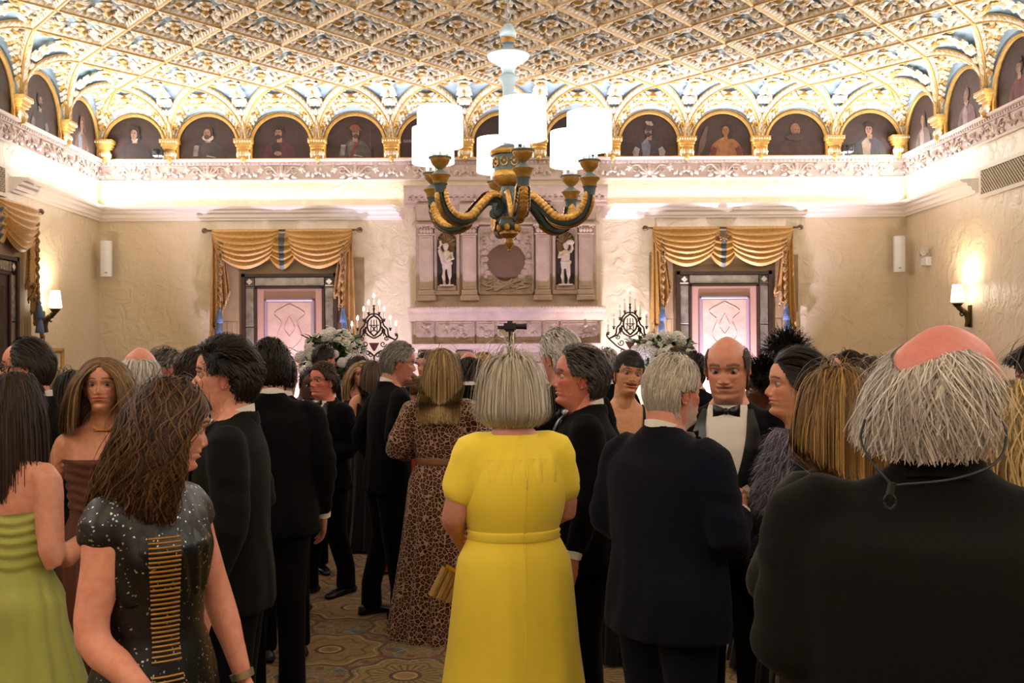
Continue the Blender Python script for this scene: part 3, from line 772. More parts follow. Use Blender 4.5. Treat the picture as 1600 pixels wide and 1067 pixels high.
for s in (-1, 1):                                                          # consoles under the shelf
    for x in (.55, 1.02):
        b.tube(curve([(s * x, -.40, 1.45), (s * x, -.47, 1.52), (s * x, -.46, 1.62), (s * x, -.50, 1.70)], 8), [(.09, .05)] * 8, 8)
        for t0 in (-1, 1): b.tube([(s * x + .095 * t0, -.47 + .03 * math.cos(t), 1.66 + .03 * math.sin(t)) for t in np.linspace(0, 5, 9)], .01, 5)
b.sweep([(0, 1.52), (-.41, 1.52), (-.43, 1.56), (0, 1.58)], -1.19, 1.19)
b.build('lower_shelf', STONE, fp)
for s in (-1, 1):
    b = fpb(); b.bev(s * .99 - .19, s * .99 + .19, -.42, 0, 0, 1.55, .02); b.bev(s * .99 - .13, s * .99 + .13, -.44, -.4, .25, 1.4, .015); b.build('jamb', STONE, fp)
b = fpb(); b.box(-.8, .8, -.42, -.0, 1.30, 1.52); b.box(-.8, .8, -.04, 0, 0, 1.3, 1); b.box(-1.3, 1.3, -.75, 0, 0, .06, 0); b.build('hearth', [STONE, mat('sooty_brick', '#4a3a30', .9)], fp)

# ------------------------------------------------------------------ remesh helper: welds overlapping tubes into one skin
def remesh(V, F, voxel, smooth=4, fac=.5):
    me = bpy.data.meshes.new('tmp'); me.from_pydata(np.asarray(V).tolist(), [], F); o = bpy.data.objects.new('tmp', me); COL.objects.link(o)
    m = o.modifiers.new('r', 'REMESH'); m.mode = 'VOXEL'; m.voxel_size = voxel
    if smooth: s = o.modifiers.new('s', 'SMOOTH'); s.iterations = smooth; s.factor = fac
    dg = bpy.context.evaluated_depsgraph_get(); me2 = bpy.data.meshes.new_from_object(o.evaluated_get(dg))
    V2 = np.empty(len(me2.vertices) * 3); me2.vertices.foreach_get('co', V2)
    F2 = np.empty(len(me2.loops), dtype=np.int32); me2.loops.foreach_get('vertex_index', F2)
    F2 = [tuple(q) for q in F2.reshape(-1, 4).tolist()] if len(F2) == 4 * len(me2.polygons) else [tuple(p.vertices) for p in me2.polygons]
    bpy.data.objects.remove(o); bpy.data.meshes.remove(me); bpy.data.meshes.remove(me2)
    return V2.reshape(-1, 3), F2
class Blob(MB):
    def done(s, voxel, smooth=4): return remesh(np.concatenate(s.V), s.F, voxel, smooth)

# ------------------------------------------------------------------ niche statues
MARB = mat('pale_weathered_marble', '#c2b09c', .75, bump=(50, .3))
def statue(x, label, kind):
    t = thing('niche_statue', label, 'statue', (x, D - .255, 2.55), group='figures in the chimneypiece niches')
    B = Blob(); s = 1 if kind else -1
    B.tube([(-.03, 0, .02), (-.04, -.01, .13), (-.03, 0, .26)], [.02, .026, .034], 8); B.tube([(.035, 0, .02), (.04, -.012, .13), (.03, 0, .26)], [.02, .026, .034], 8)
    for q in (-.035, .038): B.ball((q, -.02, .015), (.018, .035, .016), 0, 8)
    B.tube([(0, 0, .22), (0, 0, .28), (0, -.005, .36), (0, 0, .42), (0, 0, .455)], [(.055, .04), (.06, .042), (.058, .045), (.062, .04), (.03, .03)], 12, up=(0, 1, 0))
    B.ball((.01 * s, -.01, .50), (.034, .036, .044), 0, 12); B.ball((.01 * s, .0, .52), (.042, .04, .036), 0, 10)
    if kind:
        B.tube([(-.06, 0, .43), (-.085, -.03, .36), (-.02, -.06, .37), (.03, -.06, .40)], [.022, .02, .018, .016], 8)
        B.tube([(.06, 0, .43), (.09, -.02, .47), (.075, -.04, .54)], [.022, .02, .017], 8); B.ball((.06, -.04, .55), (.06, .03, .035), 0, 8)
    else:
        B.tube([(-.06, 0, .43), (-.095, -.01, .49), (-.06, -.02, .55)], [.022, .02, .017], 8); B.tube([(.06, 0, .43), (.085, -.04, .35), (.0, -.065, .32)], [.022, .02, .016], 8)
        B.tube([(-.075, -.03, .58), (-.09, -.03, .45), (-.05, -.04, .30)], [.02, .022, .02], 8)
    B.tube([(-.06, -.01, .30), (0, -.045, .285), (.06, -.02, .30), (.06, .02, .29)], [.02, .024, .022, .018], 8); B.tube([(.05, -.03, .3), (.045, -.04, .2), (.05, -.03, .12)], [.022, .018, .012], 8)
    V, F = B.done(.006, 3); b = MB(); b.add(V, F); b.build('figure', MARB, t, 180)
    b = MB(); b.bev(-.09, .09, -.07, .06, -.005, .02, .01); b.build('plinth', MARB, t)
statue(.16 - .76, 'small marble figure raising one arm in the left niche', 0)
statue(.16 + .76, 'small marble figure with crossed arm in the right niche', 1)

# ------------------------------------------------------------------ doors with antiqued mirror surrounds
def doorway(side, u, n, kind):
    M = WALL[side]; d = bpy.data.objects.new('door_%d' % n, None); COL.objects.link(d); struct(d)
    b = MB(); b.box(u - .97, u - .62, -.02, 0, 0, 2.95, 0, M); b.box(u + .62, u + .97, -.02, 0, 0, 2.95, 0, M); b.box(u - .62, u + .62, -.02, 0, 2.72, 2.95, 0, M)
    for s in (-1, 1):
        for k in range(4): b.box(u + s * (.68 + .065 * k) - .004, u + s * (.68 + .065 * k) + .004, -.026, 0, 0, 2.1, 0, M)
    b.box(u - .97, u + .97, -.023, 0, 2.11, 2.12, 0, M); b.build('wall_panel', WOOD, d)
    b = MB()
    for s in (-1, 1):
        b.box(u + s * .60 - .025, u + s * .60 + .025, -.06, 0, 0, 2.75, 0, M); b.box(u + s * .44 - .018, u + s * .44 + .018, -.05, 0, 0, 2.57, 0, M)
    b.box(u - .62, u + .62, -.06, 0, 2.70, 2.74, 0, M); b.box(u - .45, u + .45, -.05, 0, 2.545, 2.575, 0, M); b.build('frame', DWOOD, d)
    b = MB()
    for s in (-1, 1):
        z = 0.0
        for z1 in (.5, 1.1, 1.62, 1.72, 2.05, 2.56):
            b.bev(min(u + s * .46, u + s * .575), max(u + s * .46, u + s * .575), -.04, -.01, z + .004, z1 - .004, .008, 0, M); z = z1
    b.bev(u - .455, u + .455, -.04, -.01, 2.58, 2.695, .008, 0, M)
    for s in (-1, 1):
        for z in (2.637, 1.67):
            c = u + s * .518; b.bev(c - .057, c + .057, -.045, -.01, z - .055, z + .055, .008, 1, M)
            b.add([(c - .042, -.05, z), (c, -.05, z - .042), (c + .042, -.05, z), (c, -.05, z + .042)], [(0, 1, 2, 3)], 2, M)
    b.build('mirror_strip', [MIRROR, mat('dark_mirror', '#55503f', .3, .8), mat('bright_bevelled_mirror', '#d8d6d0', .12, .8)], d)
    b = MB(); p = 0 if kind else 2
    b.box(u - .42, u + .42, -.03, 0, .0, 2.545, 0, M); b.bev(u - .33, u + .33, -.045, -.02, .15, 2.42, .012, 0 if kind else 2, M)
    if kind:
        for (x0, x1, z0, z1) in ((-.33, -.29, .15, 2.42), (.29, .33, .15, 2.42), (-.33, .33, .15, .19), (-.33, .33, 2.38, 2.42)): b.bev(u + x0, u + x1, -.06, -.04, z0, z1, .012, 1, M)
        b.box(u - .28, u + .28, -.048, -.04, .2, 2.37, 2, M)
        r = random.Random(n)
        for zc in (.8, 1.45, 2.02):                                         # low ogee carving on the leaf
            for s in (-1, 1):
                b.tube(curve([(u, -.05, zc - .3), (u + s * .16, -.05, zc - .12), (u + s * .1, -.05, zc + .08), (u + s * .2, -.05, zc + .2), (u, -.05, zc + .32)], 14), .0045, 5, 2, M, up=(0, 1, 0))
                b.tube(curve([(u, -.05, zc - .1), (u + s * .07, -.05, zc), (u + s * .03, -.05, zc + .1), (u, -.05, zc + .16)], 8), .004, 5, 2, M, up=(0, 1, 0))
    b.build('leaf', [DOORR, mat('mauve_door_moulding', '#8f7a86', .4), DOORW] if kind else [DWOOD, MIRROR, mat('smoky_mirror', '#50483c', .16, .85, noise=(5, '#2c261e', .25))], d)
    b = MB(); b.ball((u + .37, -.08, 1.05), .028, 0, 10, M); b.tube([(u + .37, -.02, 1.05), (u + .37, -.08, 1.05)], .01, 6, 0, M); b.build('door_handle', GILT, d)
doorway('back', -2.66, 1, True); doorway('back', 3.0, 2, True); doorway('left', -2.93, 3, False)

# ------------------------------------------------------------------ swagged valances
GOLD = mat('gold_damask_fabric', '#b4843c', .55, noise=(38, '#c3964e', .12), bump=(90, .2), sheen=.4)
GOLDL = mat('yellow_fabric_lining', '#b78a2c', .55, sheen=.3)
PLAID = mat('plaid_gold_fabric', '#a88038', .6)
PLAID2 = mat('slate_stripe_fabric', '#4e5452', .6)
FRG = mat('tasselled_brown_trim', '#5a3f22', .8, noise=(60, '#b08a52', .2))
BLT = mat('blue_tassel_yarn', '#5c6f92', .85, bump=(80, .5))
def swag(u0, u1, zt, sag, y0, folds, depth, nu=25, nv=36, gather=.05):
    P = np.zeros((nv, nu, 3))
    for i in range(nv):
        v = i / (nv - 1)
        for j in range(nu):
            q = j / (nu - 1); e = 4 * q * (1 - q)
            z = zt - gather * v * 3 * (1 - e) - sag * v * (e ** .62)
            xx = u0 + (u1 - u0) * (q + .05 * v * math.sin(2 * PI * q) * 1.0)
            y = y0 - depth * (math.sin(PI * v ** .8) * .6 + .35) * e ** .5 - .022 * (1 - math.cos(v ** 1.1 * folds * 2 * PI)) * (.35 + .65 * e)
            P[i, j] = (xx, y, z - .012 * math.sin(v * folds * 2 * PI) * e)
    return P
def valance(side, u, label, rosette_on):
    M = WALL[side]; t = thing('swag_valance', label, 'curtain', (0, 0, 0), group='gold swag valances'); zr = 3.30; W_ = .93
    b = MB(); b.tube([(u - W_ - .05, -.09, zr), (u + W_ + .05, -.09, zr)], .014, 8, 0, M, up=(0, 1, 0))
    for s in (-1, 1): b.lathe([(.012, 0), (.02, .012), (.032, .03), (.036, .05), (.028, .072), (0, .085)], 12, 0, M @ T(u + s * (W_ + .03), -.09, zr) @ RY(90 * s))
    b.build('rod', mat('aged_brass_rod', '#5e4a30', .45, .5), t)
    b = MB(); P = swag(u - .2, u + .2, zr - .04, .47, -.085, 5, .05, 21, 30)
    mi = [1 if abs(j - 9.5) < 2.5 else 0 for i in range(29) for j in range(20)]
    a, c = P.shape[:2]; F = [(i * c + j, i * c + j + 1, (i + 1) * c + j + 1, (i + 1) * c + j) for i in range(a - 1) for j in range(c - 1)]
    b.add(P.reshape(-1, 3), F, mi, M); b.build('centre_swag', [PLAID, PLAID2], t, 80)
    for s in (-1, 1):
        b = MB(); x0, x1 = (u - W_ + .02, u + .02) if s < 0 else (u - .02, u + W_ - .02)
        P = swag(x0 + (0 if s < 0 else .06), x1 - (.06 if s < 0 else 0), zr + .015, .52, -.09, 7, .09); b.grid(P, 0, M); b.build('swag', GOLD, t, 80)
    for s in (-1, 1):                                                      # cascading tails with trim, cords and tassels
        b = MB(); n = 41; rows = []
        for i in range(13):
            v = i / 12; row = []
            for j in range(n):
                q = j / (n - 1); hem = (1.40 - .62 * q) + .05 * math.sin(q * 9 * PI); fold = math.sin(q * 8 * PI)
                xx = u + s * (W_ + .02 - .27 * (q ** .85) * (.45 + .55 * v) - .04 * (1 - v)); row.append((xx + .02 * fold * v, -.06 - .035 * (1 + fold) * (.3 + .7 * v) , zr + .01 - hem * v))
            rows.append(row)
        b.grid(rows, 0, M); P = rows[-1]
        b.build('tail', GOLD if s else GOLDL, t, 80)
        b = MB(); b.tube([np.array(p) + (0, -.012, -.004) for p in P], .016, 6, 0, M, up=(0, 1, 0))
        for p in P[::2]: b.ball((p[0], p[1] - .015, p[2] - .025), (.012, .01, .024), 0, 6, M)
        inner = [rows[k][-1] for k in range(13)]; b.tube([np.array(p) + (0, -.014, 0) for p in inner], .014, 6, 0, M, up=(0, 1, 0))
        b.build('fringe', FRG, t, 80)
        b = MB()
        for k, xo in enumerate((.13, .17)):
            x = u + s * (W_ - xo); zb = 2.26 - .16 * k
            P = [(x + s * (.012 * math.sin(q * 60) + .05 * q * (k)), -.15 + .012 * math.cos(q * 60), zr - .12 - (zr - .12 - zb) * q) for q in np.linspace(0, 1, 60)]
            b.tube(P, .014, 5, 0, M, up=(0, 1, 0))
        b.build('cord', FRG, t, 80)
        for k, xo in enumerate((.13, .12)):
            b = MB(); x = u + s * (W_ - xo) ; zb = 2.26 - .16 * k
            b.lathe([(0, .03), (.018, .025), (.026, .005), (.018, -.012), (.03, -.03), (.042, -.1), (.05, -.155), (.045, -.16), (0, -.15)], 14, 0, M @ T(x, -.16, zb)); b.build('tassel', BLT, t, 80)
    if rosette_on:
        b = MB(); Mr = M @ T(u - .01, -.17, zr - .13) @ RX(90)
        for k in range(10): put_leaf(b, 0, 0, 0, k * 36, .075, .022, .03, 0, 5, .3, M=Mr)
        b.lathe([(.05, 0), (.052, .03), (.03, .035), (.02, .05), (0, .052)], 14, 0, Mr); b.build('rosette', mat('bronze_rosette', '#6d5430', .45, .4), t)
valance('back', -2.74, 'gold damask swag valance with blue tassels over the left end-wall door', False)
valance('back', 2.975, 'gold damask swag valance with bronze rosette over the right end-wall door', True)
valance('left', -2.87, 'gold damask swag valance on the left side wall beside the lit sconce', False)

# ------------------------------------------------------------------ candelabra
FLAME = mat('lit_candle_bulb', '#fff4e0', .4, emit=((1, .86, .72), 9.0))
CANDLE = mat('ivory_candle', '#e8ddd0', .5)
REDM = mat('oxblood_painted_iron', '#4a1e1a', .5, .2)
def candelabrum(x, y, label, lit):
    t = thing('iron_candelabrum', label, 'candelabrum', (x, y, 0), group='wrought iron candelabra flanking the chimneypiece')
    b = MB(); b.lathe([(.18, 0), (.18, .02), (.06, .05), (.025, .10), (.02, .9), (.03, .92), (.02, .95), (.018, 1.30), (.045, 1.33), (.05, 1.36), (.022, 1.52), (.012, 1.60), (.014, 1.66)], 12, 1)
    b.build('stand', [IRON, REDM], t)
    z0 = 1.66; b = MB(); r = .0095
    def C(pts, n=14, rad=r): b.tube(curve([(p[0], 0, z0 + p[1]) for p in pts], n), rad, 6, 0, up=(0, 1, 0))
    tips = [(.27, .27), (.20, .34), (.125, .45), (.065, .53)]
    for s in (-1, 1):
        C([(0, .0), (s * .05, .05), (s * .14, .09), (s * .22, .16), (s * .28, .22), (s * .285, .26), (s * .26, .275)])
        C([(s * .26, .20), (s * .18, .25), (s * .165, .33), (s * .12, .38), (s * .10, .45), (s * .05, .51), (0, .52)], 20)
        C([(0, .50), (s * .07, .44), (s * .075, .33), (0, .245)], 14, .011)
        C([(0, .22), (s * .06, .25), (s * .12, .30), (s * .15, .25), (s * .24, .21)], 14)
        for (cx, cz, r0, dirn) in ((.085, .04, .035, 1), (.11, .15, .04, -1), (.045, .01, .028, 1), (.15, .22, .028, -1), (.09, .42, .022, 1)):
            P = [(s * (cx + r0 * math.cos(q) * (1 - q / 10)), 0, z0 + cz + dirn * r0 * math.sin(q) * (1 - q / 10)) for q in np.linspace(0, 7.5, 16)]; b.tube(P, .007, 5, 0, up=(0, 1, 0))
        # small rampant silhouettes beside the shield
        b.ball((s * .115, 0, z0 + .31), (.026, .012, .035), 0, 8); b.ball((s * .10, 0, z0 + .35), (.014, .01, .016), 0, 8)
        for q in (-.02, .015): b.tube([(s * (.11 + q), 0, z0 + .29), (s * (.10 + q), 0, z0 + .25)], .007, 5)
        for k, (tx, tz) in enumerate(tips): b.lathe([(.004, 0), (.02, .012), (.022, .02), (.01, .02)], 8, 0, T(s * tx, 0, z0 + tz - .01)); b.ball((s * tx, 0, z0 + tz - .015), .014, 0, 6)
    for q in np.linspace(-.04, .04, 3): b.tube([(q, 0, z0 + .30), (q * .8, 0, z0 + .45)], .006, 5)
    b.tube([(-.06, 0, z0 + .38), (.06, 0, z0 + .38)], .006, 5); b.tube([(-.04, 0, z0 + .29), (.03, 0, z0 + .37)], .006, 5); b.tube([(.04, 0, z0 + .29), (-.03, 0, z0 + .37)], .006, 5)
    b.tube([(0, 0, z0 + .50), (0, 0, z0 + .62)], .009, 6); b.ball((0, 0, z0 + .58), .016, 0, 8); b.lathe([(.004, 0), (.022, .012), (.01, .018)], 8, 0, T(0, 0, z0 + .61))
    b.build('ironwork', IRON, t)
    b = MB(); b.add([(-.065, -.004, z0 + .165), (.065, -.004, z0 + .165), (.02, -.004, z0 + .08), (0, -.004, z0 + .06), (-.02, -.004, z0 + .08), (-.065, .004, z0 + .165), (.065, .004, z0 + .165), (.02, .004, z0 + .08), (0, .004, z0 + .06), (-.02, .004, z0 + .08)],
        [(4, 3, 2, 1, 0), (5, 6, 7, 8, 9), (0, 1, 6, 5), (1, 2, 7, 6), (2, 3, 8, 7), (3, 4, 9, 8), (4, 0, 5, 9)]); b.build('shield_plate', REDM, t)
    for (tx, tz) in [(0, .615)] + [(s * a, c) for a, c in tips for s in (-1, 1)]:
        b = MB(); b.lathe([(.010, 0), (.010, .10), (.006, .105)], 10, 0, T(tx, 0, z0 + tz)); c = b.build('candle', CANDLE, t)
        b = MB(); b.lathe([(.004, .10), (.011, .115), (.013, .128), (.008, .15), (0, .165)], 10, 0, T(tx, 0, z0 + tz)); b.build('bulb', FLAME if lit else mat('unlit_candle_bulb', '#efe6d8', .2), c)
candelabrum(-1.47, 12.2, 'wrought-iron candelabrum with lit candles at left of the chimneypiece', True)
candelabrum(1.67, 12.2, 'wrought-iron candelabrum with pale unlit candles at right of the chimneypiece', False)

# ------------------------------------------------------------------ flower arrangements
PETAL = mat('white_petals', '#e9e6e0', .6, bump=(60, .5)); PETALG = mat('greenish_white_petals', '#d9dcc8', .6, bump=(60, .5))
LEAFG = mat('dark_green_foliage', '#2c4424', .5, noise=(20, '#4b6838', .3))
def flower_mesh(kind):
    b = MB(); r = random.Random(kind)
    if kind == 0:                                                           # round hydrangea head
        for k in range(70):
            z = 1 - 1.5 * (k + .5) / 70; a = k * 2.39996; q = math.sqrt(max(0, 1 - z * z)); b.ball((q * math.cos(a) * .95, q * math.sin(a) * .95, z), (.24, .24, .16), 0, 6)
        b.ball((0, 0, 0), .92, 0, 12)
    else:                                                                   # open rose
        for ring, (n, L, tilt) in enumerate(((7, 1.0, 15), (6, .85, 38), (5, .65, 60), (4, .45, 78))):
            for k in range(n): b.grid(leaf(L, .45 * L, .18, 6, 5, 0, .25), 0, T(0, 0, .12 * ring) @ RZ(360 / n * k + ring * 25) @ RY(-tilt))
        b.ball((0, 0, .35), .28, 0, 8)
    return b.mesh('flower', [PETAL if kind == 0 else PETALG], 80)
FM = [flower_mesh(0), flower_mesh(1)]
def arrangement(x, y, z, rx, rz, n, label, seed):
    t = thing('flower_arrangement', label, 'flowers', (x, y, 0), group='white floral arrangements by the doors'); r = random.Random(seed)
    b = MB(); b.lathe([(.16, 0), (.16, .03), (.05, .06), (.04, z - .45), (.07, z - .42), (.13, z - .25), (.14, z - .20), (.12, z - .20)], 20); b.build('vase', mat('silver_pedestal', '#a8a8ac', .25, .8), t)
    pos = []
    while len(pos) < n:
        a = r.uniform(PI, 2 * PI) if r.random() < .7 else r.uniform(0, 2 * PI); ph = r.uniform(-.35, 1); q = math.sqrt(max(.0, 1 - ph * ph)) * r.uniform(.8, 1.05) + .1
        p = Vector((rx * q * math.cos(a), rx * .6 * q * math.sin(a), rz * ph))
        if all((p - k).length > .07 for k in pos): pos.append(p)
    for i, p in enumerate(pos):
        s = r.choice((.085, .07, .055, .045)); o = bpy.data.objects.new('blossom', FM[0 if r.random() < .55 else 1]); COL.objects.link(o); o.parent = t
        o.location = p + Vector((0, 0, z)); o.scale = (s, s, s); o.rotation_euler = Vector((p.x, p.y - .25, p.z + .2)).to_track_quat('Z', 'Y').to_euler()
    b = MB()
    for k in range(260):
        a = r.uniform(0, 2 * PI); ph = r.uniform(-.6, 1); q = r.random() ** .5
        m = T(rx * .85 * q * math.cos(a), rx * .5 * q * math.sin(a), z + rz * .9 * ph - .02) @ RZ(math.degrees(a)) @ RY(r.uniform(-70, 40)) @ RX(r.uniform(-50, 50)); b.grid(leaf(r.uniform(.08, .17), .028, .012, 6, 3, 0, .2), 0, m)
    for k in range(9):
        a = r.uniform(0, 2 * PI); L = rx * r.uniform(1.0, 1.35); e = r.uniform(.1, .9)
        P = curve([(0, 0, z), (L * .5 * math.cos(a), L * .3 * math.sin(a), z + rz * e * .7), (L * math.cos(a), L * .6 * math.sin(a), z + rz * e)], 8); b.tube(P, .005, 5)
        for i in range(2, 8):
            for s in (-1, 1): b.grid(leaf(.08, .018, .01, 5, 3, 0, .2), 0, T(*P[i]) @ RZ(math.degrees(a) + s * 50) @ RY(-20))
    f = b.build('foliage', LEAFG, t, 80); f['kind'] = 'stuff'
arrangement(-1.92, 11.9, 1.58, .34, .36, 44, 'white hydrangea and rose arrangement left of the lit candelabrum', 4)
arrangement(2.04, 12.0, 1.63, .34, .26, 40, 'white flower arrangement before the right-hand door surround', 9)

# ------------------------------------------------------------------ chandelier
TEAL = mat('dark_teal_paint', '#3f4f4e', .45, noise=(12, '#566663', .25)); CGOLD = mat('burnished_gold_leaf', '#c79c4c', .34, .5, bump=(40, .35), noise=(16, '#96692a', .25))
SHADE = mat('glowing_white_lampshade', '#f4ece0', .8, emit=((1, .93, .85), 1.1)); CHROME = mat('grey_socket', '#8e959b', .35, .7)
BLUEP = mat('pale_blue_paint', '#8fa6b4', .45)
ch = thing('chandelier', 'six-armed gilt and teal chandelier with white drum shades', 'chandelier', (.11, 6.9, 0), group='chandeliers')
b = MB()
k = 0
for z in np.arange(3.98, 5.04, .055):
    P = [(.016 * math.cos(a) * (1 if k % 2 else 0), .016 * math.cos(a) * (0 if k % 2 else 1), z + .034 * math.sin(a)) for a in np.linspace(0, 2 * PI, 11)[:-1]]
    b.tube(P, .006, 5, 0, up=(1, .2, .1), closed=True); k += 1
b.build('chain', CHROME, ch)
b = MB(); b.lathe([(.03, 3.96), (.045, 3.93), (.058, 3.90), (.055, 3.875), (.045, 3.865), (.046, 3.83), (.03, 3.82), (.04, 3.79), (.12, 3.765), (.148, 3.745), (.142, 3.73), (.10, 3.70), (.055, 3.67), (.045, 3.64), (.04, 3.62), (.07, 3.60), (.072, 3.585), (.05, 3.565), (.04, 3.54), (.036, 3.12), (.06, 3.10)], 28, 0)
b.lathe([(.047, 3.868), (.05, 3.85), (.047, 3.832)], 28, 1); b.build('stem', [BLUEP, CGOLD], ch)
b = MB(); b.lathe([(.06, 3.12), (.10, 3.10), (.126, 3.085), (.128, 3.06), (.11, 3.05), (.105, 2.98), (.10, 2.93)], 28, 0); b.lathe([(.128, 3.085), (.134, 3.07), (.128, 3.052)], 28, 1)
b.lathe([(.10, 2.945), (.115, 2.925), (.118, 2.90), (.10, 2.87), (.075, 2.845), (.055, 2.84)], 28, 1)
for k in range(10):
    a = 2 * PI * k / 10; b.tube([(.108 * math.cos(a) + .024 * math.cos(q) * -math.sin(a), .108 * math.sin(a) + .024 * math.cos(q) * math.cos(a), 3.0 + .03 * math.sin(q)) for q in np.linspace(0, 2 * PI, 12)[:-1]], .006, 5, 1, closed=True)
    b.ball((.106 * math.cos(a), .106 * math.sin(a), 3.0), .012, 1, 6)
b.lathe([(.05, 2.845), (.058, 2.80), (.05, 2.77), (.045, 2.68), (.05, 2.63), (.062, 2.61), (.07, 2.59), (.068, 2.555), (.05, 2.53)], 24, 0)
b.lathe([(.058, 2.627), (.064, 2.617), (.058, 2.607)], 24, 1)
b.lathe([(.05, 2.54), (.064, 2.525), (.064, 2.51), (.04, 2.485), (.025, 2.48), (.034, 2.455), (.034, 2.44), (.02, 2.42), (.008, 2.405), (.012, 2.395), (0, 2.385)], 20, 1)
for k in range(6):
    a = 2 * PI * k / 6 + .3; b.ball((.07 * math.cos(a), .07 * math.sin(a), 2.55), (.022, .022, .03), 1, 8)
b.build('hub', [TEAL, CGOLD], ch)
RA = .58
def arm(k):
    a = math.radians(-90 + 8 + 60 * k); M = RZ(math.degrees(a))
    e = bpy.data.objects.new('arm', None)
    b = MB(); P = curve([(.045, 0, 2.66), (.10, 0, 2.735), (.17, 0, 2.745), (.25, 0, 2.68), (.34, 0, 2.595), (.44, 0, 2.575), (.52, 0, 2.61), (.565, 0, 2.68), (RA, 0, 2.76)], 30)
    rad = [.022 + .013 * math.sin(PI * (i / 29) ** .8) for i in range(30)]; b.tube(P, rad, 10, 0, M, up=(0, 1, 0))
    P2 = [(.11 + .045 * math.cos(q) * (1 - q / 13), 0, 2.665 + .045 * math.sin(q) * (1 - q / 13)) for q in np.linspace(1.3, 11, 26)]; b.tube(P2, [.022 - .0005 * i for i in range(26)], 8, 0, M, up=(0, 1, 0))
    for i in range(3, 27, 1):                                              # gold leaves wrapping the arm in pairs
        d = P[min(i + 1, 29)] - P[i]; ang = math.degrees(math.atan2(d[2], d[0]))
        for s in (-1, 1):
            Mx = M @ T(*P[i]) @ RY(-ang) @ RX(s * 62) @ T(0, 0, rad[i] * .92); b.grid(leaf(.085, .026, .026, 6, 5, 2, .6), 1, Mx)
        if i > 12: b.grid(leaf(.08, .028, .014, 6, 5, 2, .5), 1, M @ T(*P[i]) @ RY(-ang) @ RX(180) @ T(0, 0, rad[i] * .9))
    b.lathe([(.036, 2.74), (.042, 2.79), (.05, 2.80)], 16, 0, M @ T(RA, 0, 0)); b.lathe([(.042, 2.795), (.052, 2.83), (.068, 2.85), (.07, 2.857), (.06, 2.86)], 18, 1, M @ T(RA, 0, 0))
    b.lathe([(.062, 2.858), (.05, 2.87), (.022, 2.89), (.018, 2.90)], 18, 0, M @ T(RA, 0, 0)); b.lathe([(.018, 2.895), (.03, 2.905), (.055, 2.93), (.066, 2.955), (.068, 2.965)], 18, 1, M @ T(RA, 0, 0))
    b.lathe([(.075, 2.965), (.078, 2.975), (.06, 2.98), (0, 2.98)], 18, 0, M @ T(RA, 0, 0))
    o = b.build('arm', [TEAL, CGOLD], ch)
    b = MB(); b.tube([(RA, 0, 2.975), (RA, 0, 3.10)], .008, 6, 0, M)
    for q in range(3):
        t_ = 2 * PI * q / 3; b.lathe([(.013, 2.98), (.013, 3.015), (.009, 3.02)], 8, 0, M @ T(RA + .045 * math.cos(t_), .045 * math.sin(t_), 0))
    b.build('lamp_socket', CHROME, o)
    b = MB(); zb = 3.045; b.lathe([(.150, zb), (.152, zb + .002), (.149, zb + .25), (.146, zb + .25), (.146, zb + .002), (.150, zb)], 32, 0, M @ T(RA, 0, 0))
    b.lathe([(.1525, zb + .028), (.1535, zb + .03), (.1525, zb + .032)], 32, 1, M @ T(RA, 0, 0)); b.build('lamp_shade', [SHADE, mat('shade_binding', '#d8c8b4', .8, emit=((1, .9, .8), 1.0))], o)
    p = M @ Vector((RA, 0, 0)); return p
BULB_W = 20.0
for k in range(6):
    p = arm(k)
    lamp('chandelier_bulb_lamp', 'POINT', (.11 + p.x, 6.9 + p.y, 3.14), BULB_W, (1, .92, .83), .04)
fill_ch = dup(ch, 'unseen copy of the chandelier added behind the viewpoint as fill for the crowd', loc=(.11, -1.3, 0))  # unseen chandelier copy, added to throw fill light on the crowd
for k in range(6):
    a = math.radians(-82 + 60 * k); lamp('chandelier_bulb_lamp', 'POINT', (.11 + RA * math.cos(a), -1.3 + RA * math.sin(a), 3.14), BULB_W * 3.5, (1, .93, .86), .08)  # added fill: bulbs boosted well above those of the visible chandelier

# ------------------------------------------------------------------ wall fittings
BRZ = mat('dark_bronze', '#4a3d22', .45, .6)
def sconce(side, u, label):
    t = thing('wall_sconce', label, 'sconce', (0, 0, 0), group='lit wall sconces'); M = WALL[side]
    b = MB(); P = curve([(u, -.02, 2.0), (u, -.05, 1.96), (u, -.03, 2.03), (u, -.05, 2.1), (u, -.13, 2.17), (u, -.15, 2.2)], 16); b.tube(P, [.016, .018, .02, .022, .026, .03, .034, .036, .036, .034, .032, .03, .03, .03, .032, .034], 8, 0, M, up=(1, 0, 0))
    b.lathe([(.03, 2.18), (.055, 2.215), (.068, 2.22), (.06, 2.232), (0, 2.235)], 16, 0, M @ T(u, -.15, 0)); b.box(u - .03, u + .03, -.02, 0, 1.95, 2.2, 0, M)
    b.tube([(u + .045 * math.cos(q) , -.10, 2.12 + .04 * math.sin(q)) for q in np.linspace(0, 5, 10)], .012, 6, 0, M); b.build('bracket', BRZ, t)
    b = MB(); b.tube([(u, -.15, 2.23), (u, -.15, 2.3)], .01, 8, 0, M); b.build('candle_sleeve', CANDLE, t)
    b = MB(); b.lathe([(.070, 2.24), (.072, 2.242), (.052, 2.43), (.050, 2.43), (.068, 2.242)], 20, 0, M @ T(u, -.15, 0)); b.build('lamp_shade', mat('glowing_sconce_shade', '#fff2dc', .8, emit=((1, .88, .70), 5.0)), t)
    q = M @ Vector((u, -.15, 2.40)); lamp('sconce_bulb_lamp', 'POINT', q, 16, (1, .80, .55), .03)
sconce('left', 11.35 - D, 'lit bronze wall sconce on the left wall beside the gold swag')
sconce('right', D - 11.25, 'lit bronze wall sconce on the right wall behind the white-haired bald man')
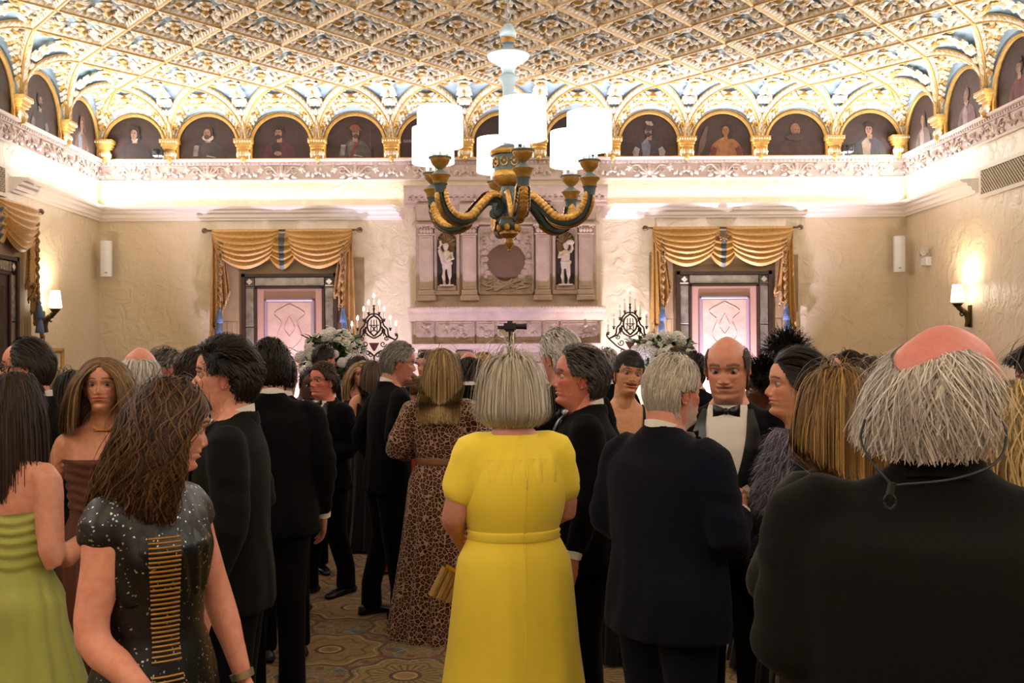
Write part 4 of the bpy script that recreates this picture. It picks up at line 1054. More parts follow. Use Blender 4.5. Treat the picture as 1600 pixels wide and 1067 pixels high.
def speaker(x, y, z, rz, label):
    t = thing('wall_speaker', label, 'loudspeaker', (x, y, z), R(rz), 'white corner loudspeakers')
    b = MB(); pr = [(-.075, .0), (-.06, -.05), (-.02, -.075), (.02, -.075), (.06, -.05), (.075, .0), (.05, .05), (-.05, .05)]
    V = [(p[0], p[1], z_) for z_ in (-.23, .23) for p in pr]; n = 8; b.add(V, [(i, (i + 1) % n, n + (i + 1) % n, n + i) for i in range(n)] + [tuple(range(n))[::-1], tuple(range(n, 2 * n))]); b.build('cabinet', WHITEP, t)
    b = MB(); b.box(-.018, .018, -.079, -.074, -.185, -.175); b.build('badge', mat('grey_badge', '#555555', .4), t)
    b = MB(); b.box(-.02, .02, .05, .16, -.03, .03); b.build('bracket', WHITEP, t)
speaker(-4.98, D - .2, 2.93, 18, 'slim white loudspeaker in the left corner of the end wall')
speaker(5.22, D - .2, 2.93, -18, 'slim white loudspeaker in the right corner of the end wall')
t = thing('emergency_light', 'small twin-head emergency light on the right wall', 'light fixture'); M = WALL['right']
b = MB(); b.bev(.58, .74, -.06, 0, 2.74, 2.85, .01, 0, M); b.build('battery_box', WHITEP, t)
for k, (x, y) in enumerate(((.60, -.05), (.72, -.06))):
    b = MB(); b.lathe([(.02, 0), (.055, .03), (.06, .06), (.05, .055), (0, .05)], 16, 0, M @ T(x, -.04, 2.93) @ RX(100) @ RY(-15 + 30 * k)); b.build('lamp_head', mat('clear_lamp_head', '#d9d5cc', .15, .4), t)
t = thing('picture_frame', 'gilt picture frame low on the left wall behind the crowd', 'picture frame'); M = WALL['left']; u = 11.62 - D
b = MB()
for (a, c, e, f) in ((-.22, .22, 1.72, 1.78), (-.22, .22, 1.2, 1.26), (-.22, -.16, 1.2, 1.78), (.16, .22, 1.2, 1.78)): b.bev(u + a, u + c, -.05, 0, e, f, .02, 0, M)
b.build('frame', GILT, t); b = MB(); b.box(u - .16, u + .16, -.02, 0, 1.26, 1.72, 0, M); b.build('mount', mat('cream_picture_mount', '#cfc0a0', .7), t)
for k, (loc, tgt, e, c) in enumerate(UP):
    if loc[2] > .5: continue
    lab = ['squat black uplight can on the floor before the left door', 'squat black uplight can on the floor before the right door', 'squat black uplight can left of the hearth', 'squat black uplight can right of the hearth',
           'squat black uplight can below the right candelabrum', 'squat black uplight can below the left candelabrum'][k]
    t = thing('uplight_can', lab, 'stage light', (loc[0], loc[1], 0)); b = MB(); b.lathe([(.10, .0), (.10, .03), (.11, .04), (.11, .17), (.09, .20), (.085, .19), (0, .17)], 20); b.build('housing', BLACKP, t)
# video camera on a stand in front of the hearth
cx, cy = px(797, 512, 11.3).x, 11.3
t = thing('video_camera', 'black video camera on a thin stand before the chimneypiece', 'camera', (cx, cy, 0))
b = MB(); b.tube([(0, 0, .75), (0, 0, 1.93)], .016, 8)
for k in range(3): b.tube([(0, 0, .8), (.4 * math.cos(k * 2.09 + .5), .4 * math.sin(k * 2.09 + .5), .01)], .014, 8)
b.build('tripod', BLACKP, t)
b = MB(); b.box(-.05, .05, -.06, .06, 1.93, 1.95); b.bev(-.07, .07, -.05, .06, 1.95, 2.03, .01); b.box(-.03, .03, -.03, .05, 2.03, 2.055); b.box(-.14, -.07, -.01, .02, 1.96, 2.0); b.build('camera_body', BLACKP, t)
b = MB(); b.lathe([(.03, 0), (.032, .08), (.036, .12), (0, .11)], 14, 0, T(.07, 0, 1.99) @ RY(90)); b.build('lens', BLACKP, t)
# ------------------------------------------------------------------ people: head, hand, hair, body and clothing builders
def attr_mat(name, rough, spec=.4, bump=None, noise=None, sheen=None):
    m = mat(name, '#808080', rough, bump=bump, spec=spec, sheen=sheen); nt = m.node_tree
    if not nt.nodes.get('ColAttr'):
        a = nt.nodes.new('ShaderNodeAttribute'); a.name = 'ColAttr'; a.attribute_name = 'Col'; out = a.outputs['Color']
        if noise:
            tc = nt.nodes.new('ShaderNodeTexCoord'); n = nt.nodes.new('ShaderNodeTexNoise'); n.inputs['Scale'].default_value = noise[0]; n.inputs['Detail'].default_value = 4
            x = nt.nodes.new('ShaderNodeMixRGB'); x.blend_type = 'MULTIPLY'; x.inputs[2].default_value = (*lin(noise[1]), 1)
            r = nt.nodes.new('ShaderNodeMapRange'); r.inputs[1].default_value = .4; r.inputs[2].default_value = .7
            nt.links.new(tc.outputs['Object'], n.inputs['Vector']); nt.links.new(n.outputs['Fac'], r.inputs[0]); nt.links.new(r.outputs[0], x.inputs[0]); nt.links.new(out, x.inputs[1]); out = x.outputs[0]
        nt.links.new(out, nt.nodes['Principled BSDF'].inputs['Base Color'])
    return m
SKIN = attr_mat('skin', .48, .4, bump=(180, .08), noise=(45, '#f8e6de'))
HAIRM = attr_mat('hair_strands', .5, .3)
EYEM = attr_mat('eyeball', .08, .6)

def smooth_tab(pts):
    p = np.array(pts, float); c = curve(p, 160); o = np.argsort(c[:, 0]); return c[o, 0], c[o, 1]
TF = smooth_tab([(-.6, .06), (-.45, .11), (-.28, .16), (-.12, .185), (-.045, .27), (0, .355), (.06, .392), (.12, .378), (.17, .392), (.21, .388), (.25, .396), (.30, .392), (.40, .388), (.47, .378), (.55, .412), (.65, .415), (.75, .39), (.85, .32), (.93, .205), (.98, .095), (1.0, .0)])
TB = smooth_tab([(-.6, -.36), (-.45, -.31), (-.1, -.285), (.1, -.30), (.25, -.37), (.4, -.43), (.55, -.455), (.7, -.44), (.82, -.37), (.92, -.23), (.98, -.11), (1.0, -.02)])
TW = smooth_tab([(-.6, .30), (-.45, .255), (-.1, .235), (-.03, .225), (.03, .235), (.1, .255), (.2, .276), (.35, .302), (.5, .32), (.6, .332), (.7, .322), (.82, .265), (.92, .165), (.98, .075), (1.0, .0)])
def surf(phi, z, fem=0.0, jaw=1.0):
    f = np.interp(z, *TF); b = np.interp(z, *TB); w_ = np.interp(z, *TW)
    nk = np.clip((.0 - z) / .15, 0, 1)
    w_ = w_ * (1 - .14 * fem * nk) * (1 - .12 * fem * np.exp(-((z - .06) / .16) ** 2)); f = f - .02 * fem * nk; b = b + .05 * fem * nk
    w_ = w_ * (1 + (jaw - 1) * np.exp(-((z - .08) / .2) ** 2))
    c = (f + b) / 2; h = (f - b) / 2
    co = np.cos(phi); si = np.sin(phi)
    taper = np.exp(-((z - .02) / .17) ** 2) * np.clip(co, 0, 1) ** 1.5
    fr = np.clip((z + .05) / .1, 0, 1) * np.clip((.8 - z) / .2, 0, 1)
    p = 1 - .14 * fr * np.clip(co, 0, 1)
    x = w_ * si * (1 - .30 * taper)
    y = c + h * np.sign(co) * np.abs(co) ** p
    return np.stack([x, y, z + 0 * phi], -1)
def G(x, s): return np.exp(-(x / s) ** 2)

def head_mesh(b, M, sp):
    """adds a head with neck to MB b. unit head (chin z=0, crown z=1) scaled by M"""
    fem = sp.get('fem', 0); hi = sp.get('hires', 1)
    nz, nc = (74, 84) if hi else (44, 52)
    t = np.linspace(-1, 1, nc + 1)[:-1]; phi = np.sign(t) * np.abs(t) ** 1.35 * PI
    zz = np.concatenate([np.linspace(sp.get('neck', -.42), -.02, max(7, nz // 8)), np.linspace(0, .62, int(nz * .6)), 1 - np.linspace(.36, 0, int(nz * .3)) ** 1.25 * .36 ** -.25])
    PH, Z = np.meshgrid(phi, zz); P = surf(PH, Z, fem, sp.get('jaw', 1)); x, y, z = P[..., 0].copy(), P[..., 1], P[..., 2]
    fm = (np.cos(PH) > 0) * np.clip(np.cos(PH) * 3, 0, 1); ax = np.abs(x)
    # nose
    nt_ = sp.get('nose', 1.0) * (1 - .12 * fem)
    prof = np.interp(z, [.245, .285, .325, .36, .42, .48, .53, .57], [0, .036, .100, .094, .068, .034, .016, 0]) * nt_
    wn = np.interp(z, [.27, .32, .40, .50], [.046, .050, .038, .032]) * (1 - .16 * fem)
    d = prof * G(x, wn) + .034 * nt_ * G(ax - .062, .024) * G(z - .312, .026)
    # sockets, brow, cheeks, chin, lips
    d += -.052 * G(ax - .135, .078) * G(z - .488, .05) + .022 * G(ax - .13, .11) * G(z - .565, .035) * (1 - .5 * fem) - .012 * G(x, .03) * G(z - .53, .03)
    d += .024 * G(ax - .19, .085) * G(z - .375, .08) + .020 * G(x, .075) * G(z - .055, .045) - .014 * G(x, .10) * G(z - .125, .028) - .018 * G(ax - .25, .06) * G(z - .22, .10)
    mo = sp.get('mouth_open', 0); sm = sp.get('smile', 0); zc = .212 + sm * .35 * ax ** 1.6 * 2
    lp = 1 + .25 * fem
    zu, zl = zc + .026 + mo * .25, zc - .028 - mo
    mw = .115 + sm * .03
    d += lp * (.022 * G(x, mw) * G(z - zu, .022) + .028 * G(x, mw * .85) * G(z - zl, .024)) - (.018 + mo * .45) * G(x, mw * .9) * G(z - (zu + zl) / 2, .013 + mo * .45)
    d += -.012 * (1 - .7 * fem) * G(x, .02) * G(z - .262, .02) - sp.get('lines', .3) * .018 * G(ax - .115 - .25 * (.30 - z), .016) * G(z - .25, .07)
    P[..., 1] += d * fm; P[..., 0] += np.sign(x) * .008 * G(ax - .075, .03) * G(z - .312, .03) * fm
    # colours
    sk = np.array(lin(sp.get('skin', '#c48a70'))); red = np.array(lin(sp.get('flush', '#b8604e')))
    Cc = np.ones(P.shape) * sk
    fl = np.clip(.55 * G(ax - .19, .10) * G(z - .37, .09) + .6 * G(x, .06) * G(z - .32, .05), 0, 1) * fm; k = sp.get('flushed', .5)
    Cc = Cc * (1 - k * fl[..., None]) + red * (k * fl[..., None])
    def paint(mask, c):
        nonlocal Cc
        m = np.clip(mask, 0, 1)[..., None]; Cc = Cc * (1 - m) + np.array(lin(c)) * m
    paint(.9 * (G(ax - .135, .075) * G(z - .49, .04)) * fm * .35, '#6b3f34')
    lipm = (ax < mw * 1.15) * fm * np.clip(1.6 * np.maximum(G(z - zu, .017), G(z - zl, .019)) * G(x, mw * 1.0) - .25, 0, 1)
    paint(lipm, sp.get('lips', '#9a5248')); paint(fm * (1.2 if mo else .75) * G(z - (zu + zl) / 2, .006 + mo * .42) * (ax < mw * .95), '#4a1a16')
    if mo: paint(fm * G(z - (zu - .016), .007) * (ax < mw * .7), '#b8a89c')
    zb = .592 + .014 * np.clip(ax - .08, 0, .1) / .1 - .035 * np.clip(ax - .16, 0, 1) / .1
    paint(fm * 1.6 * G(z - zb, .013 if fem else .018) * (ax > .055) * (ax < .235), sp.get('brow', '#3a2418')) 
    if sp.get('beard'):
        bm = np.clip((np.interp(np.abs(PH), [0, .35, .6, 1.2, 1.45, 1.6], [.185, .19, .25, .27, .5, .5]) - z) / .05, 0, 1) * (z > -.12) * (np.abs(PH) < 1.55)
        bm = np.maximum(bm, fm * G(z - .262, .02) * (ax < .13)); bm *= 1 - np.clip(lipm * 2, 0, 1); paint(bm * sp.get('beardk', .8), sp['beard']); P[..., 1] += .02 * bm * fm
    if sp.get('scalp'):
        hl = hairline(np.abs(PH), sp.get('recede', 0)); paint(np.clip((z - hl) / .05, 0, 1) * sp.get('scalpk', .7), sp['scalp'])
    a, c = P.shape[:2]; F = []
    for i in range(a - 1):
        for j in range(c): F.append((i * c + j, i * c + (j + 1) % c, (i + 1) * c + (j + 1) % c, (i + 1) * c + j))
    b.add(P.reshape(-1, 3), F, 0, M, Cc.reshape(-1, 3))
    # ears
    for s in (-1, 1):
        Me = M @ T(s * .322, -.03, .40) @ RZ(-s * 22) @ RX(-8)
        e = MB(); e.ball((0, 0, 0), (.022, .07, .105), 0, 12); e.tube([(s * .018, .062 * math.sin(q) * 1.08 , .10 * math.cos(q) * 1.05) for q in np.linspace(-2.9, 1.6, 14)], .016, 6); e.ball((s * .006, .012, -.095), (.022, .035, .035), 0, 8)
        b.add(np.concatenate(e.V), e.F, 0, Me, np.array(lin(sp.get('ear', sp.get('skin', '#c48a70')))) * .55 + red * .45)
    # eyes
    gz = Vector((*sp.get('gaze', (0, 0)),)) if sp.get('gaze') else Vector((0, 0))
    for s in (-1, 1):
        c0 = np.array((s * .137, .283, .487)); r = .068
        e = MB(); e.ball((0, 0, 0), r, 0, 22); V = np.concatenate(e.V); fw = Vector((gz[0], 1, gz[1])).normalized(); dt = V @ np.array(fw) / r
        Ce = np.ones(V.shape) * np.array(lin('#a3978e')); Ce[dt > .86] = lin(sp.get('iris', '#3a2a20')); Ce[dt > .965] = lin('#080606')
        b.add(V + c0, e.F, 1, M, Ce)
        lid = sp.get('lid', .44); e = MB(); e.ball((0, 0, 0), r * 1.09, 0, 22); V = np.concatenate(e.V); zc_ = np.array([V[list(f)][:, 2].mean() for f in e.F]) / r
        keep = [f for f, q in zip(e.F, zc_) if q > lid or q < -.48]
        Cl = np.ones(V.shape) * (sk * .82 + red * .1); edge = (V[:, 2] / r > lid - .12) & (V[:, 2] / r < lid + .16); Cl[edge] = lin('#20130f') if fem else sk * .35
        b.add(V + c0, keep, 0, M, Cl)

def hairline(a, rec=0):
    return np.interp(a, [0, .45, .75, 1.0, 1.18, 1.35, 1.62, 1.9, 2.4, PI], [.80 + .13 * rec, .81 + .14 * rec, .74 + .17 * rec, .62 + .12 * rec, .44, .50, .52, .26, .12, .07])

CTR = np.array((0, -.02, .52)); RAD = np.array((.335, .435, .485))
def strands(n, seed, st):
    """hair strands grown over the skull under gravity; returns (N,steps,3) unit head coordinates"""
    r = np.random.RandomState(seed)
    phi = r.uniform(-PI, PI, n * 4); z = 1 - r.uniform(0, 1, n * 4) ** .9
    rec = st.get('recede', 0)
    lo = hairline(np.abs(phi), rec) + .01
    hi = np.ones_like(phi) * 2
    if st.get('bald'):  # bare crown
        bz = st['bald']; hi = np.interp(np.abs(phi), [0, .9, 1.3, 2.2, PI], [0, bz - .12, bz + st.get('baldside', 0), bz + st.get('baldside', 0), bz + st.get('baldback', .0)])
    if st.get('amin'): lo = np.where(np.abs(phi) < st['amin'], 9, lo)
    ok = (z > lo) & (z < hi); phi, z = phi[ok][:n], z[ok][:n]
    p = surf(phi, np.clip(z, 0, .995))
    if st.get('part') is not None:                                         # extra roots along the parting
        k = n // 3; yy = r.uniform(-.33, .355, k); xx = st['part'] + r.choice((-1, 1), k) * r.uniform(.004, .05, k); p = np.concatenate([p, np.stack([xx, yy, .52 + .485 * np.sqrt(np.clip(1 - ((yy + .02) / .435) ** 2 - (xx / .335) ** 2, .02, 1))], 1)])
    elif st.get('radial') and not st.get('bald'):
        k = n // 4; p = np.concatenate([p, surf(r.uniform(-PI, PI, k), r.uniform(.90, .995, k))])
    n = len(p)
    steps = st.get('steps', 14); L = st.get('len', .25); step = L / steps * r.uniform(*st.get('lenj', (.8, 1.15)), (n, 1))
    off = st.get('vol', .04) * (r.uniform(.25, 1.0, (n, 1)) if not st.get('hug') else r.uniform(.45, 1.0, (n, 1))); lift = st.get('lift', .0)
    nrm = (p - CTR) / RAD ** 2; nrm /= np.linalg.norm(nrm, axis=1, keepdims=True)
    comb = np.array(st.get('comb', (0, -.4, -1.0)))
    c = np.ones((n, 3)) * comb
    if st.get('part') is not None: # hair falls to both sides of a parting, then back
        c = np.stack([np.sign(p[:, 0] - st['part'] + r.uniform(-.02, .02, n)) * 1.0, np.full(n, st.get('partback', -.25)), np.full(n, -.35)], 1)
    if st.get('whorl'): # radiates from the crown
        w_ = np.array((0, -.22, .98)); c = (p - w_) + np.array((0, 0, -.15))
    if st.get('radial'): c = (p - np.array((0, -.1, 1.05)))
    if st.get('to') is not None: c = np.array(st['to']) - p
    d = c + r.normal(0, st.get('messy', .12), (n, 3)); d += nrm * lift
    if st.get('radial'): d[:, 2] = -np.abs(d[:, 2])
    d /= np.linalg.norm(d, axis=1, keepdims=True)
    g = np.array((0, 0, -1.0)) * st.get('grav', .2) + np.array(st.get('wind', (0, 0, 0)))
    zend = np.where(np.abs(np.arctan2(p[:, 0:1], p[:, 1:2])) < st.get('sidea', 0), st.get('zside', 0), st.get('zend', .09 if st.get('hug') else -9)) + r.uniform(-1, 1, (n, 1)) * st.get('zjit', .05)
    p = p + nrm * .02; P = [p.copy()]; ph = r.uniform(0, 6.28, (n, 1)); fr = st.get('wavef', 16.0)
    for i in range(steps):
        t = (i + 1) / steps
        d = d + g * (1 if st.get('part') is None else (.35 + t)); 
        if st.get('to') is not None: d = d * .6 + (np.array(st['to']) - p) * 1.0
        d /= np.linalg.norm(d, axis=1, keepdims=True) + 1e-9
        q = p + d * step
        if st.get('hug'):                                                  # combed layers lie on the skull
            o2 = off * np.interp(t, [0, .35, 1], [.5, 1, .75 + st.get('ends', 0)])
            f_ = np.interp(q[:, 2], *TF); b_ = np.interp(q[:, 2], *TB); w_2 = np.interp(q[:, 2], *TW); cc_ = (f_ + b_) / 2; hh = (f_ - b_) / 2
            l2 = np.sqrt((q[:, 0] / w_2) ** 2 + ((q[:, 1] - cc_) / hh) ** 2)[:, None]; tg2 = 1 + (o2 + .02) / .36
            low = np.stack([q[:, 0] * tg2[:, 0] / l2[:, 0], cc_ + (q[:, 1] - cc_) * tg2[:, 0] / l2[:, 0], q[:, 2]], 1)
            v = (q - CTR) / (RAD + o2); top = CTR + v / np.maximum(np.linalg.norm(v, axis=1, keepdims=True), 1e-6) * (RAD + o2)
            q = np.where(q[:, 2:3] < .72, low, top)
        # push out of the skull and of the neck/shoulders
        o_ = .022 + off * min(1, .15 + t * 2.4)
        v = (q - CTR) / (RAD + o_); ln = np.linalg.norm(v, axis=1, keepdims=True)
        q = np.where(ln < 1, CTR + v / np.maximum(ln, 1e-6) * (RAD + o_), q)
        nk = st.get('neckr', .30); s2 = (q[:, :2] - np.array((0, -.07))) / np.array((nk, nk)); l2 = np.linalg.norm(s2, axis=1, keepdims=True)
        ins = (q[:, 2:3] < .3) & (q[:, 2:3] > -.6) & (l2 < 1); q[:, :2] = np.where(ins, np.array((0, -.07)) + s2 / np.maximum(l2, 1e-6) * nk, q[:, :2])
        if st.get('shoulders', True):
            for (cc, rr_) in (((0, -.14, -.72), (.68, .50, .34)), ((0, -.14, -1.1), (.84, .62, .78))):
                v = (q - np.array(cc)) / np.array(rr_); ln = np.linalg.norm(v, axis=1, keepdims=True); q = np.where(ln < 1, np.array(cc) + v / np.maximum(ln, 1e-6) * np.array(rr_), q)
        if st.get('behind'):                                               # lies down the back, clear of the shoulder blades
            lim = np.interp(q[:, 2], [-1.3, -.7, -.45, -.2, .0], [-.84, -.80, -.70, -.42, .5]); q[:, 1] = np.minimum(q[:, 1], lim - off[:, 0] * .5)
        if st.get('face') : # keep strands off the face
            inn = (q[:, 1:2] > .05) & (np.abs(q[:, 0:1]) < st['face']) & (q[:, 2:3] < .72); q[:, 0:1] = np.where(inn, np.sign(q[:, 0:1] + 1e-6) * st['face'], q[:, 0:1])
        if st.get('curl_in'): # ends turn towards the neck
            m = np.clip((.12 - q[:, 2:3]) / .2, 0, 1); q[:, :2] *= 1 - st['curl_in'] * .06 * m
        if st.get('wave'):
            tang = np.cross(d, np.array((0, 0, 1.0))); tang = np.stack([-(q[:, 1] + .05), q[:, 0], 0 * q[:, 0]], 1); tang /= np.linalg.norm(tang, axis=1, keepdims=True) + 1e-6
            q = q + tang * st['wave'] * np.cos(ph + fr * t) * .1
        stop = q[:, 2:3] < zend
        if not st.get('shoulders', True) and kind_front(st):               # stay behind the hairline at the brow
            pf = np.arctan2(q[:, 0], q[:, 1] + .02); stop = stop | ((np.abs(pf) < 1.25) & (q[:, 2] < hairline(np.abs(pf), rec) - .03))[:, None]
        stop = stop; q = np.where(stop, p + (q - p) * .02, q)
        dn = q - p; ln = np.linalg.norm(dn, axis=1, keepdims=True); d = np.where(ln > 1e-5, dn / np.maximum(ln, 1e-6), d)
        if st.get('behind'):
            m = q[:, 2] < .25; d[m] = d[m] * np.array((.35, .35, 1)); d[m, 2] = np.minimum(d[m, 2], -.3); d /= np.linalg.norm(d, axis=1, keepdims=True)
        p = q; P.append(p.copy())
    return np.stack(P, 1), r
def kind_front(st): return not st.get('bald') and not st.get('fringe_ok')
def ribbons(b, P, wid, M, c0, c1, r, mi=0, tipw=.25, cmix=None):
    n, m, _ = P.shape
    tg = np.gradient(P, axis=1); nr = P - np.array((0, -.05, .45)); sd = np.cross(tg, nr); sd /= np.linalg.norm(sd, axis=2, keepdims=True) + 1e-9
    wv = wid * r.uniform(.6, 1.2, (n, 1, 1)) * np.interp(np.linspace(0, 1, m), [0, .2, .7, 1], [.7, 1, .9, tipw])[None, :, None]
    V = np.stack([P - sd * wv, P + sd * wv], 2).reshape(-1, 3)
    base = (np.arange(n)[:, None] * m + np.arange(m - 1)[None]) * 2
    F = np.stack([base, base + 1, base + 3, base + 2], -1).reshape(-1, 4)
    k = (r.uniform(0, 1, n) ** 1.3 if cmix is None else cmix)[:, None]
    C = np.array(lin(c0)) * (1 - k) + np.array(lin(c1)) * k
    C = C * r.uniform(.8, 1.15, (n, 1))
    b.add(V, [tuple(f) for f in F.tolist()], mi, M, np.repeat(C, m * 2, 0))
def hair_cap(b, M, st, c0, grow=.03):
    """solid under-cap following the skull inside the hairline"""
    nz, nc = 30, 56; ph = np.linspace(-PI, PI, nc + 1)[:-1]; zz = np.linspace(.02, .992, nz); PH, Z = np.meshgrid(ph, zz)
    hl = hairline(np.abs(PH), st.get('recede', 0)); hi = np.full_like(PH, 2.0)
    if st.get('bald'): hi = np.interp(np.abs(PH), [0, .9, 1.3, 2.2, PI], [0, st['bald'] - .12, st['bald'] + st.get('baldside', 0), st['bald'] + st.get('baldside', 0), st['bald'] + st.get('baldback', 0)])
    Zc = np.clip(Z, np.minimum(hl, hi), hi); P = surf(PH, Zc); n = (P - CTR) / RAD ** 2; n /= np.linalg.norm(n, axis=-1, keepdims=True)
    tk = grow * np.clip((Z - hl) / .10, 0, 1) * np.clip((hi - Z) / .06, 0, 1); P = P + n * tk[..., None]
    ok = (Z >= hl - .035) & (Z <= hi + .03) & (np.abs(PH) >= st.get('amin', 0)); F = []
    for i in range(nz - 1):
        for j in range(nc):
            k = (j + 1) % nc
            if ok[i, j] and ok[i, k] and ok[i + 1, j] and ok[i + 1, k]: F.append((i * nc + j, i * nc + k, (i + 1) * nc + k, (i + 1) * nc + j))
    b.add(P.reshape(-1, 3), F, 0, M, np.array(lin(c0)) * .7)
HSTY = {
 'short': dict(sidea=1.95, zside=.50, len=.26, steps=6, vol=.10, hug=1, comb=(.15, -.7, -.55), messy=.14, grav=.08, shoulders=False),
 'side': dict(sidea=1.95, zside=.50, len=.34, steps=7, vol=.14, hug=1, comb=(.75, -.55, -.25), messy=.12, grav=.10, shoulders=False),
 'slick': dict(sidea=1.95, zside=.50, len=.36, steps=8, vol=.08, hug=1, comb=(0, -1, -.35), messy=.08, grav=.10, shoulders=False),
 'crop': dict(len=.08, steps=3, vol=.02, hug=1, comb=(0, -.5, -.8), messy=.2, grav=.1, shoulders=False),
 'fringe': dict(len=.22, steps=7, vol=.10, comb=(0, -.4, -1), messy=.15, grav=.25, shoulders=False, bald=.80),
 'curly': dict(len=.22, steps=8, vol=.26, whorl=True, messy=.5, grav=.02, lift=.6, wave=.5, wavef=30, shoulders=False),
 'long': dict(len=1.9, steps=20, vol=.13, part=0.0, messy=.10, grav=.45, zend=-.55, face=.25),
 'longback': dict(len=3.2, steps=28, vol=.15, radial=True, messy=.10, grav=.5, zend=-.75, neckr=.42, behind=1),
 'bob': dict(len=1.5, steps=20, vol=.30, radial=True, messy=.10, grav=.30, zend=-.10, zjit=.06, curl_in=1.0, neckr=.36, shoulders=False),
 'updo': dict(len=.9, steps=14, vol=.06, to=(0, -.52, .55), messy=.05, grav=0.0, shoulders=False),
}
def make_hair(name, root, M, kind, c0, c1, seed, n=900, width=.011, over=None, cap=True):
    st = dict(HSTY[kind]); st.update(over or {}); b = MB()
    if cap: hair_cap(b, M, st, c0, .016 if kind not in ('crop',) else .006)
    if kind in ('long', 'longback', 'bob'):
        u = dict(st); u['vol'] = st['vol'] * .75; u['messy'] = .05; P, r = strands(n // 3, seed + 50, u); ribbons(b, P, width * 3.0, M, c0, c0, r)
    P, r = strands(n, seed, st); ribbons(b, P, width, M, c0, c1, r)
    if kind == 'updo':
        bp = st.get('bun', (0, -.56, .56)); br = st.get('bunr', .17); b.ball(bp, (br, br * .8, br), 0, 14, M); b.C.append((b.n - 8 * 14, b.n, np.array(lin(c0)) * .8))
        rr = np.random.RandomState(seed + 3); Q = []
        for k in range(n // 4):
            ax = rr.normal(0, 1, 3); ax /= np.linalg.norm(ax); u_ = np.cross(ax, rr.normal(0, 1, 3)); u_ /= np.linalg.norm(u_); v_ = np.cross(ax, u_); t = np.linspace(0, 2.2, 10)[:, None]
            Q.append(np.array(bp) + (u_ * np.cos(t) + v_ * np.sin(t)) * br * np.array((1.05, .86, 1.05)))
        Q = np.array(Q); tg = np.gradient(Q, axis=1); nr = Q - np.array(bp); sd = np.cross(tg, nr); sd /= np.linalg.norm(sd, axis=2, keepdims=True); wv = width
        V = np.stack([Q - sd * wv, Q + sd * wv], 2).reshape(-1, 3); m = 10; base = (np.arange(len(Q))[:, None] * m + np.arange(m - 1)[None]) * 2
        F = np.stack([base, base + 1, base + 3, base + 2], -1).reshape(-1, 4); C = np.array(lin(c0)) + (np.array(lin(c1)) - np.array(lin(c0))) * rr.uniform(0, 1, (len(Q), 1)); b.add(V, [tuple(f) for f in F.tolist()], 0, M, np.repeat(C, m * 2, 0))
    return b.build(name, HAIRM, root, 80)

HANDS = {}
def hand_vf(curl, spread=.0):
    key = (curl, spread)
    if key in HANDS: return HANDS[key]
    B = Blob(); B.tube([(0, 0, .03), (0, 0, 0), (.002, 0, -.04), (.001, .002, -.088)], [(.025, .019), (.026, .018), (.037, .0165), (.041, .0125)], 14, up=(0, 1, 0))
    for k, (x, L, r) in enumerate(((.031, .074, .0096), (.0105, .083, .0098), (-.0105, .077, .0094), (-.031, .060, .0085))):
        p = np.array((x, .001, -.084 + .004 * abs(k - 1.3))); a = curl * (.55 + .12 * k) * .6; sx = (x / .03) * (.06 + spread); pts = [p + (0, 0, .02), p]
        for q, f in enumerate((.44, .31, .25)):
            pts.append(pts[-1] + L * f * np.array((sx, math.sin(a), -math.cos(a)))); a += curl * (.85, .7, .3)[q]
        B.tube(pts, [r, r * 1.02, r * .98, r * .9, r * .72], 8, up=(1, 0, 0)); B.ball(pts[-1], r * .72, 0, 8)
    c = min(curl, 1.2); B.tube([(.018, .004, -.015), (.038, .012, -.042), (.052 - .01 * c, .022 + .012 * c, -.070), (.054 - .03 * c, .030 + .022 * c, -.096)], [.014, .0135, .011, .0085], 8, up=(0, 1, 0)); B.ball((.054 - .03 * c, .030 + .022 * c, -.097), .0085, 0, 8)
    HANDS[key] = B.done(.0042, 3); return HANDS[key]
def put_hand(b, wrist, dirn, thumb, side, curl, scale, skin, spread=0):
    V, F = hand_vf(curl, spread); V = V.copy()
    Z = -np.array(dirn, float); Z /= np.linalg.norm(Z); X = np.array(thumb, float); X = X - Z * X.dot(Z); X /= np.linalg.norm(X) + 1e-9; Y = np.cross(Z, X)
    if side < 0: V[:, 1] *= -1
    W_ = V @ np.array([X, Y, Z]) * scale + np.array(wrist)
    c = np.array(lin(skin)); k = np.clip((-V[:, 2] - .06) / .08, 0, 1)[:, None] * .35; C = c * (1 - k) + np.array(lin('#b06a58')) * k
    b.add(W_, F, 0, None, C)

FAB = {}
def fabric(name, c, rough=.75, bump=(220, .12), sheen=.15, noise=None):
    return mat(name, c, rough, bump=bump, sheen=sheen, noise=noise, spec=.12)
BLACK = fabric('black_wool', '#040405', .9, sheen=.02); BLACKW = fabric('charcoal_wool', '#0b0a09', .9, noise=(300, '#110f0d', .2), sheen=.03); NAVY = fabric('navy_wool', '#090a15', .9, noise=(300, '#0f1120', .2), sheen=.03)
SATIN = mat('black_satin', '#0b0b0c', .3); SHIRT = fabric('white_shirt_cotton', '#dcd8d0', .7, sheen=.1); LEATHER = mat('black_leather', '#0a0909', .28)
POSE = {'down': ((.255, -.03, 1.13), (.262, .05, .88)), 'glass': ((.25, -.06, 1.13), (.13, .20, 1.18)), 'fold': ((.255, -.02, 1.13), (.05, .23, 1.10)),
        'pocket': ((.29, -.08, 1.13), (.21, .02, .93)), 'chest': ((.25, .02, 1.13), (.06, .22, 1.24)), 'back': ((.29, -.12, 1.10), (.06, -.17, .95))}
